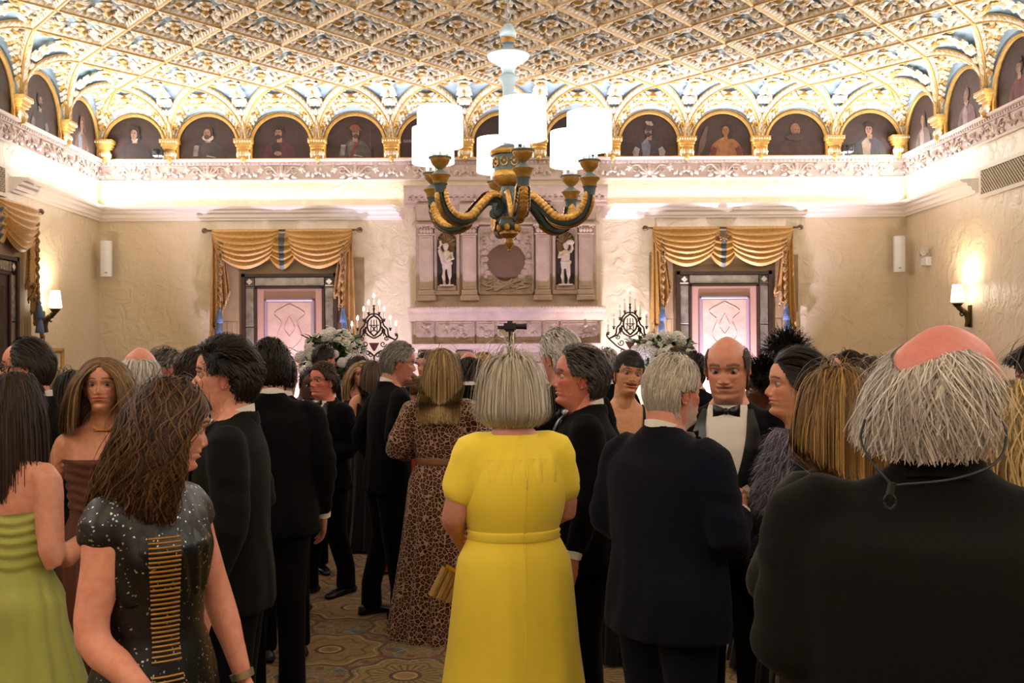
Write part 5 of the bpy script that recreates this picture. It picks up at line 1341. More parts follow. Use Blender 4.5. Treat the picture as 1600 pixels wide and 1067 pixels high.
def arm_pts(sp, s, k):
    a = sp.get('arm_' + ('r' if s > 0 else 'l'), 'down')
    E, W_ = POSE[a] if isinstance(a, str) else a[:2]
    E, W_ = np.array(E, float), np.array(W_, float)
    if s < 0 and (isinstance(a, str)): E[0] *= -1; W_[0] *= -1
    sh = np.array((s * .180 * sp.get('sw', 1), -.008, 1.392 if not sp.get('fem') else 1.40)); return sh * k, E * k, W_ * k, a
def person(label, X, Y, h, yaw, sp, group=None):
    k = h / 1.75; fem = sp.get('fem', 0); g = sp.get('girth', 1.0); S = (.236 if not fem else .228) * sp.get('headk', 1) * (.5 + .5 * k); rng = random.Random(label); sd = rng.randint(1, 9999)
    hires = sp.get('hires', 1); lean = sp.get('lean', 0)
    Mh = T(0, .03, h - S) @ T(0, -.02, -.02) @ RZ(sp.get('hy', 0)) @ RX(sp.get('hp', 0)) @ RY(sp.get('hr', 0)) @ T(0, .02, .02) @ SCL(S, S, S)
    ML = T(0, 0, .95 * k) @ RX(-lean) @ RY(sp.get('sway', 0)) @ T(0, 0, -.95 * k) if (lean or sp.get('sway')) else Matrix.Identity(4)
    def bend(V):
        V = np.asarray(V, float)
        if not (lean or sp.get('sway')): return V
        A = np.array(ML); W_ = V @ A[:3, :3].T + A[:3, 3]; f = np.clip((V[:, 2:3] - .85 * k) / (.25 * k), 0, 1); return V * (1 - f) + W_ * f
    Mhb = ML @ Mh
    skin = sp.get('skin', '#c48a70'); b = MB(); voxk = .010 if hires else .015
    # --- skin: torso, neck and arms welded, then head and hands
    B = Blob(); sl = sp.get('sleeve', 'long')
    if fem:
        B.tube([(0, 0, .90 * k), (0, 0, 1.05 * k), (0, .0, 1.2 * k), (0, .012, 1.29 * k), (0, .0, 1.37 * k), (0, -.012, 1.425 * k), (0, -.012, 1.465 * k), (0, -.002, 1.50 * k), (0, .008, 1.58 * k)],
               [(.165 * g, .11 * g), (.128 * g, .092 * g), (.142 * g, .10 * g), (.152 * g, .112 * g), (.155 * g, .09 * g), (.135, .074), (.082, .068), (.058, .062), (.052, .056)], 18, up=(0, 1, 0))
    else:
        B.tube([(0, 0, .9 * k), (0, 0, 1.1 * k), (0, 0, 1.3 * k), (0, -.01, 1.42 * k), (0, -.01, 1.50 * k), (0, 0, 1.58 * k)], [(.15, .10), (.14, .10), (.17, .11), (.14, .08), (.065, .062), (.058, .06)], 16, up=(0, 1, 0))
    for s in (-1, 1):
        sh, E, W_, a = arm_pts(sp, s, k); ar = sp.get('armr', 1.0)
        if fem:
            sh = sh * np.array((.86, 1, .985)); B.tube(curve([sh * np.array((.55, 1, 1.0)), sh, sh * .55 + E * .45, E, E * .55 + W_ * .45, W_], 14), [.05 * ar, .052 * ar, .053 * ar, .051 * ar, .049 * ar, .046 * ar, .044 * ar, .041 * ar, .040 * ar, .039 * ar, .037 * ar, .033, .029, .025], 12, up=(0, 1, 0))
        else: B.tube([sh, E, W_], [.04, .036, .024], 10, up=(0, 1, 0))
    V, F = B.done(voxk, 5); b.add(bend(V), F, 0, None, lin(skin))
    head_mesh(b, Mhb, dict(sp, skin=skin, hires=hires))
    for s in (-1, 1):
        sh, E, W_, a = arm_pts(sp, s, k); o = a[2] if not isinstance(a, str) and len(a) > 2 else {}
        if isinstance(a, str) and a in ('glass', 'fold', 'chest'): o = dict(curl=1.1, thumb=(0, .2, 1))
        dr = o.get('dir', tuple(W_ - E)); Wb = bend(W_[None])[0]
        put_hand(b, Wb, dr, o.get('thumb', (0, 1, .0)), s, o.get('curl', .5), (.95 if fem else 1.08) * k, sp.get('handskin', skin), o.get('spread', 0))
    root = b.build('person', [SKIN, EYEM], None, 60); tag(root, label, 'person', group)
    root.location = (X, Y, 0); root.rotation_euler = (0, 0, R(yaw))
    if sp.get('hair'):
        kd, c0, c1 = sp['hair'][:3]; make_hair('hair', root, Mhb, kd, c0, c1, sd, (sp.get('hn', 900) if hires else 420), sp.get('hw', .011) if hires else .018, sp['hair'][3] if len(sp['hair']) > 3 else None)
    # --- clothing
    if sp.get('suit'):
        jm, tm = sp['suit'][0], sp['suit'][-1]
        B = Blob(); jl = sp.get('jlen', .80)
        sec = [(jl, .212, .150, 0), (.92, .205, .146, 0), (1.06, .188, .138, .008), (1.20, .200, .142, .008), (1.32, .210, .136, .002), (1.385, .200, .118, -.008), (1.425, .168, .096, -.014), (1.455, .125, .080, -.018), (1.478, .085, .072, -.018), (1.50, .066, .064, -.014)]
        B.tube([(0, y, z * k) for z, x, d, y in sec], [(x * (g if z < 1.40 else g ** .5), d * (g if z < 1.4 else 1)) for z, x, d, y in sec], 24, up=(0, 1, 0))
        for s in (-1, 1):
            sh, E, W_, a = arm_pts(sp, s, k); ge = g ** .5
            sh = sh * np.array((ge, 1, 1)); B.tube(curve([sh * np.array((.6, 1, .995)), sh, sh * .5 + E * .5 + (0, -.005, 0), E, E * .5 + W_ * .5, W_ + (E - W_) * .06], 15),
                   [.052 * ge, .060 * ge, .066 * ge, .070 * ge, .071 * ge, .071 * ge, .068 * ge, .066 * ge, .065 * ge, .062, .058, .054, .050, .046, .044], 14, up=(0, 1, 0))
        V, F = B.done(.0115 if hires else .017, 6)
        # cloth folds
        zr = V[:, 2] / k; az = np.arctan2(V[:, 0], V[:, 1]); am = np.abs(V[:, 0]) > .2 * g
        wv = .0035 * np.sin(zr * 70 + 3 * np.sin(az * 2 + sd)) * (zr < 1.33) * am + .004 * np.sin(az * 9 + 2.5 * np.sin(zr * 8 + sd)) * np.clip((1.25 - zr) / .4, 0, 1)
        c = V.copy(); c[:, 2] = 0; c /= np.linalg.norm(c, axis=1, keepdims=True) + 1e-9; V = V + c * wv[:, None]
        jb = MB(); jb.add(bend(V), F, 0); jo = jb.build('jacket', [jm, SATIN], root, 70)
        def fy(x, z): # jacket surface at the chest
            zs = [q[0] for q in sec]; rx = np.interp(z, zs, [q[1] * g for q in sec]); ry = np.interp(z, zs, [q[2] * g for q in sec]); cy = np.interp(z, zs, [q[3] for q in sec]); return cy + ry * math.sqrt(max(.02, 1 - (x / rx) ** 2))
        def patch(name, fn, m, par, off, nu=9, nv=15):
            P = np.zeros((nv, nu, 3))
            for i in range(nv):
                for j in range(nu):
                    x, z = fn(j / (nu - 1), i / (nv - 1)); P[i, j] = (x, fy(x, z) + off + .003 + .022 * min(1, max(0, (z - 1.36) / .07)), z * k)
            q = MB(); P2 = P.copy(); P2[..., 1] -= .012; q.grid(bend(P.reshape(-1, 3)).reshape(P.shape)); q.grid(bend(P2.reshape(-1, 3)).reshape(P.shape)); return q.build(name, m, par, 80)
        zo = sp.get('vdepth', 1.08); vw = sp.get('vw', .075)
        patch('shirt_front', lambda u, v: ((2 * u - 1) * (vw * .9 * math.sin(PI * .5 * min(1, v * 1.15 + .02)) * (1 if v < .8 else 1 - .9 * (v - .8))), zo + (1.475 - zo) * v), SHIRT, root, .004)
        for s in (-1, 1):
            patch('lapel', lambda u, v, s=s: (s * (vw * .78 * math.sin(PI * .5 * min(1, v * 1.15 + .02)) + u * (.055 * math.sin(PI * min(1, v * .9 + .06)) + .012)), zo + (1.46 - zo) * v), SATIN, jo, .008, 5)
        q = MB()                                                            # jacket collar round the neck
        n = 25; rows = []
        for (rx, ry, dz) in ((.088, .084, -.028), (.084, .080, .004), (.078, .074, .018), (.070, .066, .010)):
            rows.append([(rx * math.sin(t), -.016 - ry * math.cos(t) * 1.0, (1.482 + dz + sp.get('jcl', 0) - .045 * (1 - math.cos(t)) * .75) * k) for t in np.linspace(-2.3, 2.3, n)])
        A = np.array(rows); q.grid(bend(A.reshape(-1, 3)).reshape(A.shape)); q.build('jacket_collar', jm, jo, 80)
        q = MB(); rows = []
        for (rr_, dz) in ((.067, -.04), (.066, 0), (.064, .028), (.061, .028), (.060, -.03)):
            rows.append([(rr_ * math.sin(t), -.012 - rr_ * 1.04 * math.cos(t), (1.500 + dz + sp.get('collarup', 0) - .022 * (1 - math.cos(t))) * k) for t in np.linspace(-PI, PI, 29)])
        A = np.array(rows); q.grid(bend(A.reshape(-1, 3)).reshape(A.shape)); q.build('shirt_collar', SHIRT, root, 80)
        if sp.get('tie', 'bow') == 'bow':
            q = MB(); zt = 1.452 * k; yt = fy(0, 1.45) + .036
            for s in (-1, 1):
                P = np.array([[(s * (.008 + .044 * u), yt + .012 * math.sin(PI * u) * (1 - abs(v)), zt + v * (.010 + .017 * u ** .8)) for v in np.linspace(-1, 1, 5)] for u in np.linspace(0, 1, 6)]); P2 = P.copy(); P2[..., 1] -= .012
                q.grid(bend(P.reshape(-1, 3)).reshape(P.shape)); q.grid(bend(P2.reshape(-1, 3)).reshape(P.shape))
            c0 = bend(np.array([[0, yt + .004, zt]]))[0]; q.ball(c0, (.012, .012, .014), 0, 10); q.build('bow_tie', SATIN, root, 80)
        if sp.get('square'):
            patch('pocket_square', lambda u, v: (-.125 * g - .025 * (u - .5) * 2 , 1.285 + .03 * v * (1 - .4 * abs(u - .5))), SHIRT, jo, .010, 5, 4)
        for s in (-1, 1):                                                  # shirt cuff
            sh, E, W_, a = arm_pts(sp, s, k); d = (W_ - E) / np.linalg.norm(W_ - E); q = MB(); q.tube(bend(np.array([W_ - d * .03, W_ + d * .008])), [.036, .035], 12, up=(0, 1, 0)); q.build('shirt_cuff', SHIRT, root, 60)
        fx = sp.get('feet', .0); B = Blob(); st = sp.get('stance', .095)
        B.tube([(0, 0, .80 * k), (0, 0, 1.0 * k)], [(.17 * g, .125 * g), (.165 * g, .12 * g)], 18, up=(0, 1, 0))
        for s in (-1, 1): B.tube([(s * .085, 0, .88 * k), (s * (.09 + st) / 2, .012, .5 * k), (s * st, s * fx - .012, .2 * k), (s * st, s * fx - .01, .045)], [(.098 * g, .115 * g), .078, .066, .070], 14, up=(0, 1, 0))
        V, F = B.done(.016 if hires else .022, 5); q = MB(); q.add(V, F); q.build('trousers', tm, root, 80)
        for s in (-1, 1): shoe(root, s * st, s * fx, LEATHER, 1.0)
    dr = sp.get('dress')
    if dr: dress(root, sp, dr, k, g, bend, sd)
    if sp.get('glasses'): glasses(root, Mhb)
    return root, Mhb, k
def shoe(root, x, y, m, s=1.0):
    q = MB(); P = []
    for (yy, w_, h_) in ((-.10, .012, .02), (-.095, .03, .055), (-.05, .036, .082), (.0, .036, .078), (.05, .042, .058), (.11, .046, .045), (.16, .038, .036), (.185, .022, .028), (.193, .005, .02)):
        P.append([(x + w_ * math.cos(t) * s, y + yy * s, max(0.004, (.5 * h_ + .5 * h_ * math.sin(t)) * s)) for t in np.linspace(0, 2 * PI, 15)[:-1]])
    q.grid(P, wrap=True); q.build('shoe', m, root, 60)
def glasses(root, Mh):
    q = MB()
    for s in (-1, 1):
        q.tube([(s * .14 + .095 * math.cos(t), .40 - .02 * abs(math.cos(t)), .48 + .07 * math.sin(t)) for t in np.linspace(0, 2 * PI, 18)[:-1]], .011, 6, 0, Mh, up=(0, 1, 0), closed=True)
        q.tube([(s * .235, .385, .50), (s * .33, .2, .505), (s * .345, -.02, .49), (s * .33, -.08, .43)], .012, 6, 0, Mh)
    q.tube([(-.045, .41, .49), (0, .425, .50), (.045, .41, .49)], .01, 6, 0, Mh, up=(0, 1, 0)); q.build('glasses', mat('dark_spectacle_frame', '#1a1210', .3), root)

def dress(root, sp, d, k, g, bend, sd):
    """d: top, waist, hem, flare, mat, folds, sleeve, back"""
    m = d['mat']; top = d.get('top', 1.30); hem = d.get('hem', .02); wz = d.get('waist', 1.06); nc = 96; r = random.Random(sd)
    zs = [.0, .3, .6, .85, .95, wz, 1.2, 1.29, 1.37, 1.425, 1.465]; fl = d.get('flare', 1.0)
    rx = [.30 * fl, .255 * fl, .215 * (1 + (fl - 1) * .6), .188, .178, .136, .149, .16, .160, .140, .088]; ry = [.25 * fl, .20 * fl, .165 * (1 + (fl - 1) * .6), .135, .124, .10, .107, .119, .097, .080, .068]; cy = [0, 0, 0, -.008, -.006, 0, 0, .012, 0, -.012, -.018]
    zz = np.concatenate([np.linspace(hem, wz, 34), np.linspace(wz, top, 26)[1:]]); t = np.linspace(0, 2 * PI, nc + 1)[:-1]; P = np.zeros((len(zz), nc, 3)); nf = d.get('folds', 13); ph = [r.uniform(0, 6) for _ in range(5)]
    for i, z in enumerate(zz):
        a = np.clip((wz - z) / wz, 0, 1); fa = d.get('foldamp', .03) * a ** .9 * (1 if z < wz else 0)
        if d.get('gather') and wz - .14 < z < wz: fa = max(fa, .006)
        fold = fa * (np.sin(nf * t + ph[0] + .8 * np.sin(3 * t + ph[1])) * .7 + .3 * np.sin((nf * 2 + 3) * t + ph[2])); ru = 0
        if d.get('ruche') and z > d.get('ruche_from', wz): ru = .0045 * np.sin(z * 150 + 2.2 * np.sin(t * 2 + ph[3]) + np.sin(5 * t + ph[4])) 
        b_ = d.get('blouse', 0) * max(0, math.sin(PI * np.clip((z - wz) / .28, 0, 1))) ** 1 if z > wz else 0
        X_ = (np.interp(z, zs, rx) * g + .006 + fold + ru + b_); Y_ = (np.interp(z, zs, ry) * g + .006 + fold + ru + b_); zt = z + (d.get('topdip', 0) * np.cos(t) * np.clip((z - (top - .12)) / .12, 0, 1))
        P[i] = np.stack([X_ * np.sin(t), np.interp(z, zs, cy) + Y_ * np.cos(t), zt * k + 0 * t], -1)
    V = bend(P.reshape(-1, 3)); q = MB(); q.grid(V.reshape(P.shape), 0, wrap=True)
    o = q.build(d.get('name', 'dress'), m, root, 80)
    if d.get('sleeves'):
        B = Blob(); L = d['sleeves']
        B.tube([(0, 0, 1.15 * k), (0, .008, 1.28 * k), (0, .0, 1.36 * k), (0, -.012, 1.42 * k), (0, -.016, (1.462 if not d.get('scoop') else 1.445) * k)], [(.155 * g, .112 * g), (.172 * g, .13 * g), (.175 * g, .11 * g), (.16, .09), (.085, .07)], 20, up=(0, 1, 0))
        for s in (-1, 1):
            sh, E, W_, a = arm_pts(sp, s, k); sh = sh * np.array((.9, 1, .985)); ends = {'long': W_, 'short': sh * (1 - d.get('slen', .55)) + E * d.get('slen', .55), 'cap': sh * .75 + E * .25}[L]; wd = d.get('sleevew', .07)
            B.tube(curve([sh * np.array((.5, 1, 1.0)), sh, (sh * .5 + E * .5) if L == 'long' else (sh * .7 + ends * .3), E if L == 'long' else (sh * .3 + ends * .7), ends], 12), [.014 + .053 * sp.get('armr', 1)] * 3 + [wd] * 7 + [wd * .85, wd * .7], 14, up=(0, 1, 0))
        V, F = B.done(.010, 5); az = np.arctan2(V[:, 0], V[:, 1]); c = V.copy(); c[:, 2] = 0; c /= np.linalg.norm(c, axis=1, keepdims=True) + 1e-9
        V = V + c * (d.get('sleevefold', .004) * np.clip((1.43 * k - V[:, 2]) / .12, 0, 1) * np.sin(az * 16 + 3 * np.sin(V[:, 2] * 14)))[:, None]; q = MB(); q.add(bend(V), F); q.build('bodice', m, o, 80)
    if d.get('belt'):
        q = MB(); rows = []
        for (e, dz) in ((.012, -.022), (.019, -.012), (.014, 0), (.019, .012), (.012, .022)): rows.append([((.136 * g + e) * math.sin(a), (.10 * g + e) * math.cos(a), (wz + dz) * k) for a in t])
        A = np.array(rows); q.grid(bend(A.reshape(-1, 3)).reshape(A.shape), wrap=True); q.build('belt', d['belt'], o, 80)
    if d.get('straps'):
        for s in (-1, 1):
            q = MB(); q.tube(bend(np.array(curve([(s * .09, -.09, top * k), (s * .10, -.07, 1.40 * k), (s * .105, -.01, 1.452 * k), (s * .10, .07, 1.39 * k), (s * .08, .11, (top + .0) * k)], 14))), .007, 6)
            q.build('strap', d.get('strapmat', m), o, 80)
# ------------------------------------------------------------------ dress fabrics
def leopard():
    m = fabric('leopard_print_chiffon', '#4a2c1c', .65); nt = m.node_tree; b = nt.nodes['Principled BSDF']; L = nt.links
    tc = nt.nodes.new('ShaderNodeTexCoord'); nz = nt.nodes.new('ShaderNodeTexNoise'); nz.inputs['Scale'].default_value = 9
    mx = nt.nodes.new('ShaderNodeMixRGB'); mx.inputs[0].default_value = .03; L.new(tc.outputs['Object'], mx.inputs[1]); L.new(tc.outputs['Object'], nz.inputs['Vector']); L.new(nz.outputs['Color'], mx.inputs[2])
    v = nt.nodes.new('ShaderNodeTexVoronoi'); v.feature = 'DISTANCE_TO_EDGE'; v.inputs['Scale'].default_value = 40; L.new(mx.outputs[0], v.inputs['Vector'])
    v2 = nt.nodes.new('ShaderNodeTexVoronoi'); v2.inputs['Scale'].default_value = 40; L.new(mx.outputs[0], v2.inputs['Vector'])
    r = nt.nodes.new('ShaderNodeValToRGB'); e = r.color_ramp.elements; e[0].position = .05; e[0].color = (*lin('#b08c74'), 1); e[1].position = .10; e[1].color = (*lin('#2c1610'), 1)
    x = e.new(.24); x.color = (*lin('#2c1610'), 1); y = e.new(.32); y.color = (*lin('#6b4028'), 1)
    L.new(v.outputs['Distance'], r.inputs['Fac']); L.new(r.outputs['Color'], b.inputs['Base Color']); return m
def sequin():
    m = mat('black_sequins', '#070707', .42, .1); nt = m.node_tree; b = nt.nodes['Principled BSDF']; L = nt.links
    tc = nt.nodes.new('ShaderNodeTexCoord'); v = nt.nodes.new('ShaderNodeTexVoronoi'); v.inputs['Scale'].default_value = 230; L.new(tc.outputs['Object'], v.inputs['Vector'])
    n = nt.nodes.new('ShaderNodeNormalMap'); bp = nt.nodes.new('ShaderNodeBump'); bp.inputs['Strength'].default_value = .9; bp.inputs['Distance'].default_value = .01
    s = nt.nodes.new('ShaderNodeSeparateColor'); L.new(v.outputs['Color'], s.inputs[0]); L.new(s.outputs[0], bp.inputs['Height']); L.new(bp.outputs['Normal'], b.inputs['Normal'])
    r = nt.nodes.new('ShaderNodeMath'); r.operation = 'GREATER_THAN'; r.inputs[1].default_value = .972; L.new(s.outputs[1], r.inputs[0])
    mx = nt.nodes.new('ShaderNodeMixRGB'); mx.inputs[1].default_value = (*lin('#060606'), 1); mx.inputs[2].default_value = (*lin('#c8c4bc'), 1); L.new(r.outputs[0], mx.inputs[0]); L.new(mx.outputs[0], b.inputs['Base Color']); L.new(r.outputs[0], b.inputs['Metallic']); return m
LEOP = leopard(); SEQ = sequin()
YEL = fabric('yellow_crepe', '#f4da48', .7, (260, .1), .2); LIME = fabric('lime_taffeta', '#a9ae5c', .55, (160, .12), .3); BRN = fabric('brown_satin_dress', '#5b3426', .5, (90, .1))
BLKD = fabric('black_crepe_dress', '#100f0f', .7); REDD = fabric('red_dress_fabric', '#b02a18', .6); TEALD = fabric('teal_dress_fabric', '#0f4a42', .5); BLUED = fabric('blue_dress_fabric', '#2c3a78', .6); PLUMD = fabric('plum_dress_fabric', '#3a2030', .6)
OCH = mat('ochre_belt_braid', '#8a5a34', .6, bump=(120, .5)); GLD = mat('gold_jewellery', '#c79a45', .25, .9); PEARL = mat('pearl', '#e8e0d4', .2)
GLASS = mat('drinking_glass', '#ffffff', .03, trans=1.0)
DK = ('#14100d', '#2a1f18'); BRH = ('#241812', '#4a3322'); GR = ('#4f4a44', '#8f8880'); WH = ('#a39a90', '#d8d0c4'); BLO = ('#6a4a28', '#b48c56')
def man(**k):
    d = dict(suit=(BLACK, BLACK)); d.update(k); return d
def lady(**k):
    d = dict(fem=1, skin='#c89478', lips='#a04840'); d.update(k); return d
def at(xp, yt, d): p = px(xp, yt, d); return p.x, p.y, p.z
def P_(label, xp, yt, d, yaw, sp, dx=0): x, y, h = at(xp, yt, d); return person(label, x + dx, y, h, yaw, sp)


def loc(root, p):
    """local point of a person (metres, at its own scale) to world"""
    a = root.rotation_euler[2]; return Vector((root.location.x + p[0] * math.cos(a) - p[1] * math.sin(a), root.location.y + p[0] * math.sin(a) + p[1] * math.cos(a), p[2]))
# ---- nearest figures
lime, Ml, kl = P_('woman with long dark hair in a strapless lime-green gown, back turned, at the left edge', 14, 585, 3.3, -14, lady(hair=('longback', '#1c1310', '#4a3526', dict(zend=-.82, vol=.06, len=2.9, neckr=.30, zjit=.16, behind=0, shoulders=False)), hy=-6, hn=3600, hw=.006,
    arm_r=((.222, -.05, 1.10), (.235, .19, 1.17), dict(curl=.9, thumb=(0, 0, 1))), arm_l=((-.28, -.19, 1.10), (-.01, -.225, .965), dict(curl=.5, dir=(1, -.1, -.12), thumb=(0, 0, 1), spread=.05)),
    dress=dict(mat=LIME, top=1.285, waist=1.05, flare=1.25, folds=15, foldamp=.035, ruche=True, ruche_from=.93, gather=True, topdip=.02), skin='#cf937c', girth=1.02))
C, Mc, kc = P_('blonde woman facing us in a strapless brown satin dress with thin gold necklace', 163, 560, 4.25, 193, lady(hair=('long', '#5a4028', '#b08c62', dict(zend=-.40, len=1.6, vol=.05, face=.21, neckr=.26, partback=-.1, zjit=.1)), hy=-4, hp=4, hn=3600, hw=.006, brow='#4a3020', flushed=.4, lips='#9a3a34', gaze=(-.15, .0), lid=.36, jaw=.93,
    arm_r='down', arm_l='down', dress=dict(mat=BRN, top=1.31, ruche=True, flare=.8), skin='#c98f72'))
q = MB(); q.tube([(.072 * math.sin(t), -.012 + .078 * math.cos(t), (1.458 - .022 * math.cos(t)) * kc) for t in np.linspace(0, 2 * PI, 40)[:-1]], .0022, 5, closed=True)
for k in range(-4, 5): q.ball((.072 * math.sin(k * .11), -.012 + .082 * math.cos(k * .11), (1.433) * kc), .005, 0, 6)
q.build('necklace', GLD, C)
Dw, Md, kd = P_('brown-haired woman in black sequinned dress with gold bands striding past the lime gown', 240, 592, 2.55, 243, lady(sw=.92, hair=('longback', '#2c1a0e', '#6e4c28', dict(zend=-.52, vol=.06, wave=.45, messy=.2, zjit=.14, len=2.4, neckr=.27, behind=0, shoulders=False)), hy=58, hp=-14, hn=3600, hw=.007, skin='#d2927c', handskin='#cf8a76', armr=1.06,
    arm_r=((.212, .00, 1.09), (.20, .215, .93), dict(curl=.6, thumb=(-.3, .3, 1))), arm_l=((-.235, .01, 1.11), (-.245, .10, .86)), lean=-2,
    dress=dict(mat=SEQ, top=1.40, waist=1.06, flare=1.15, foldamp=.02, sleeves='cap', sleevew=.062, name='sequin_dress'), girth=.98))
q = MB()
for i in range(84):
    z = .30 + i * .0125
    if .98 < z < 1.01: continue
    x0 = .02 + .035 * math.sin(z * 3); r = np.interp(z, [0, .3, .6, .85, .95, 1.06, 1.2, 1.29, 1.4], [.31, .27, .22, .19, .18, .145, .16, .175, .165]) * 1.0
    q.tube([(r * .95 * math.sin(a), r * .80 * math.cos(a) + .016, z * kd) for a in np.linspace(.35 - x0, .85 - x0, 7)], .003, 4)
q.build('gold_band', mat('gold_bugle_beads', '#a67c3a', .35, .6), Dw)
q = MB(); E_, W0 = np.array((-.235, .01, 1.11)) * kd, np.array((-.245, .10, .86)) * kd; dv = (W0 - E_); q.tube([W0 - dv * .10, W0 - dv * .02], [.033, .031], 14); q.build('bracelet_watch', mat('steel_gold_watch', '#b5a98c', .3, .8), Dw)
Ee, Me, ke = P_('dark-haired clean-shaven man in tuxedo, left profile, tallest of the left foreground', 362, 534, 3.55, 96, man(hair=('side', '#120d0a', '#2c2019', dict(vol=.13, len=.36)), hy=0, hp=2, hn=2600, hw=.007, skin='#cf957e', suit=(BLACKW, BLACK), brow='#1c120d', arm_l='down', arm_r='glass', recede=-.1, nose=1.15))
Yw, My, ky = P_('white-haired woman in long bright yellow dress seen from behind, centre of crowd', 801, 562, 3.82, 10, lady(hair=('bob', '#a89e8c', '#ddd5c4', dict(vol=.22, zend=-.12, comb=(0, -.3, -1))), hn=4000, hw=.006, girth=1.2, armr=1.2, skin='#cf9480',
    arm_l=((-.245, -.01, 1.13), (-.20, .19, .99), dict(curl=1.0)), arm_r=((.225, .03, 1.13), (.08, .25, 1.07), dict(curl=1.0)), dress=dict(mat=YEL, top=1.36, waist=1.05, flare=.95, folds=6, foldamp=.016, sleeves='short', slen=.80, sleevew=.082, sleevefold=.006, blouse=.02, belt=YEL)))
t = thing('clutch_bag', 'pleated straw-gold clutch held beside the yellow dress', 'handbag', (px(701, 915, 4.12).x, 4.12, px(701, 945, 4.12).z), R(20)); b = MB()
for k in range(9): b.bev(-.10 + k * .022, -.08 + k * .022, -.02 - .008 * (k % 2), .02, .0 + .002 * k, .13 - .002 * k, .004, 0, RY(28))
b.build('bag_body', mat('straw_gold_raffia', '#a98448', .6, bump=(140, .5)), t); b = MB(); b.box(-.10, .10, -.022, .022, .128, .142, 0, RY(28)); b.build('clasp', GLD, t)
Zb, Mz, kz = P_('white-bearded man in navy dinner jacket, back turned, gesturing with a napkin', 1040, 556, 3.4, -48, man(hair=('short', '#9a9184', '#d6cec0', dict(recede=.4, len=.22, vol=.05, comb=(0, -.4, -1), lift=.05)), recede=.4, hn=4000, hw=.006, suit=(NAVY, NAVY), beard='#b8aca0', beardk=.85, skin='#c98a76', flushed=.8, hy=-14, hp=-3, girth=1.14, jlen=.76,
    arm_r=((.27, .0, 1.12), (.17, .21, 1.18), dict(curl=.9, thumb=(0, .3, 1))), arm_l='fold', brow='#9a9088', scalp='#c9b0a0', scalpk=.5))
Aa, Maa, kaa = P_('bald man in black tie facing us, stubble, black bow tie', 1120, 524, 3.98, 160, man(headk=1.03, hair=('crop', '#3a2c22', '#5a4838', dict(bald=.80, baldback=.08, recede=.6)), hn=4000, hw=.005, hp=-9, hy=-2, skin='#c98e76', flushed=.6, brow='#5a4030', beard='#6e5444', beardk=.28, arm_l='down', arm_r='down', girth=1.06, vw=.10, lid=.58, gaze=(-.1, -.35), jaw=1.05), dx=.05)
Ab, Mab, kab = P_('dark sleek-haired woman in mauve fur stole, left profile with pearl earring', 1256, 550, 3.5, 78, lady(hair=('updo', '#0d0a09', '#2a1d18', dict(bun=(0, -.40, .30), bunr=.15, to=(0, -.45, .30), vol=.10)), hn=3500, hw=.006, skin='#c98d70', lips='#8e2f30', hy=6, hp=2, lines=.8, arm_l=((-.24, .05, 1.12), (-.05, .26, 1.17), dict(curl=1.0, thumb=(0, 0, 1), dir=(.4, .8, .3))), arm_r=((.24, .05, 1.12), (.06, .27, 1.15), dict(curl=1.0, thumb=(0, 0, 1))), dress=dict(mat=BLKD, top=1.40, flare=.85, sleeves='long', sleevew=.055), nose=1.1))
q = MB(); q.ball((-.335, -.02, .235), (.026, .026, .032), 0, 10, Mab); q.ball((-.335, -.02, .285), .014, 0, 8, Mab); q.build('earring', PEARL, Ab)
def fur(root, k, kz0, kz1, seed):
    r = np.random.RandomState(seed); n = 5200; ph = r.uniform(-PI, PI, n); v = r.uniform(0, 1, n)
    rx = np.interp(v, [0, .45, 1], [.255, .245, .12]); ry = np.interp(v, [0, .45, 1], [.20, .185, .105]); z = (kz0 + (kz1 - kz0) * v) * k
    p = np.stack([rx * np.sin(ph), ry * np.cos(ph) - .005, z], 1); nn = np.stack([np.sin(ph), np.cos(ph), 0 * ph], 1); d = nn * .55 + np.array((0, 0, -.5)) + r.normal(0, .35, (n, 3)); d /= np.linalg.norm(d, axis=1, keepdims=True)
    P = np.stack([p, p + d * .018, p + d * .036 + np.array((0, 0, -.005)), p + d * .05 + np.array((0, 0, -.014))], 1); b = MB(); ribbons(b, P, .0016, None, '#4c4656', '#8d8496', r)
    tt = np.linspace(-PI, PI, 41)[:-1]; G_ = [[(np.interp(q_, [0, .45, 1], [.25, .24, .115]) * math.sin(a), np.interp(q_, [0, .45, 1], [.195, .18, .10]) * math.cos(a) - .005, (kz0 + (kz1 - kz0) * q_) * k) for a in tt] for q_ in np.linspace(0, 1, 10)]
    V0 = b.n; b.grid(G_, 0, None, True); b.C.append((V0, b.n, np.array(lin('#4a4454')))); o = b.build('fur_stole', HAIRM, root, 80)
fur(Ab, kab, 1.02, 1.475, 5)
Ac, Mac, kac = P_('blonde straight-haired woman seen from behind, just left of the large white-haired man', 1318, 577, 2.75, 12, lady(hair=('longback', '#5e4220', '#b08a4c', dict(zend=-.9, vol=.16, len=3.2, neckr=.42, zjit=.12)), hn=4500, hw=.006, dress=dict(mat=BLKD, top=1.38, flare=.9, sleeves='long', sleevew=.06), arm_r='fold', arm_l='fold'))
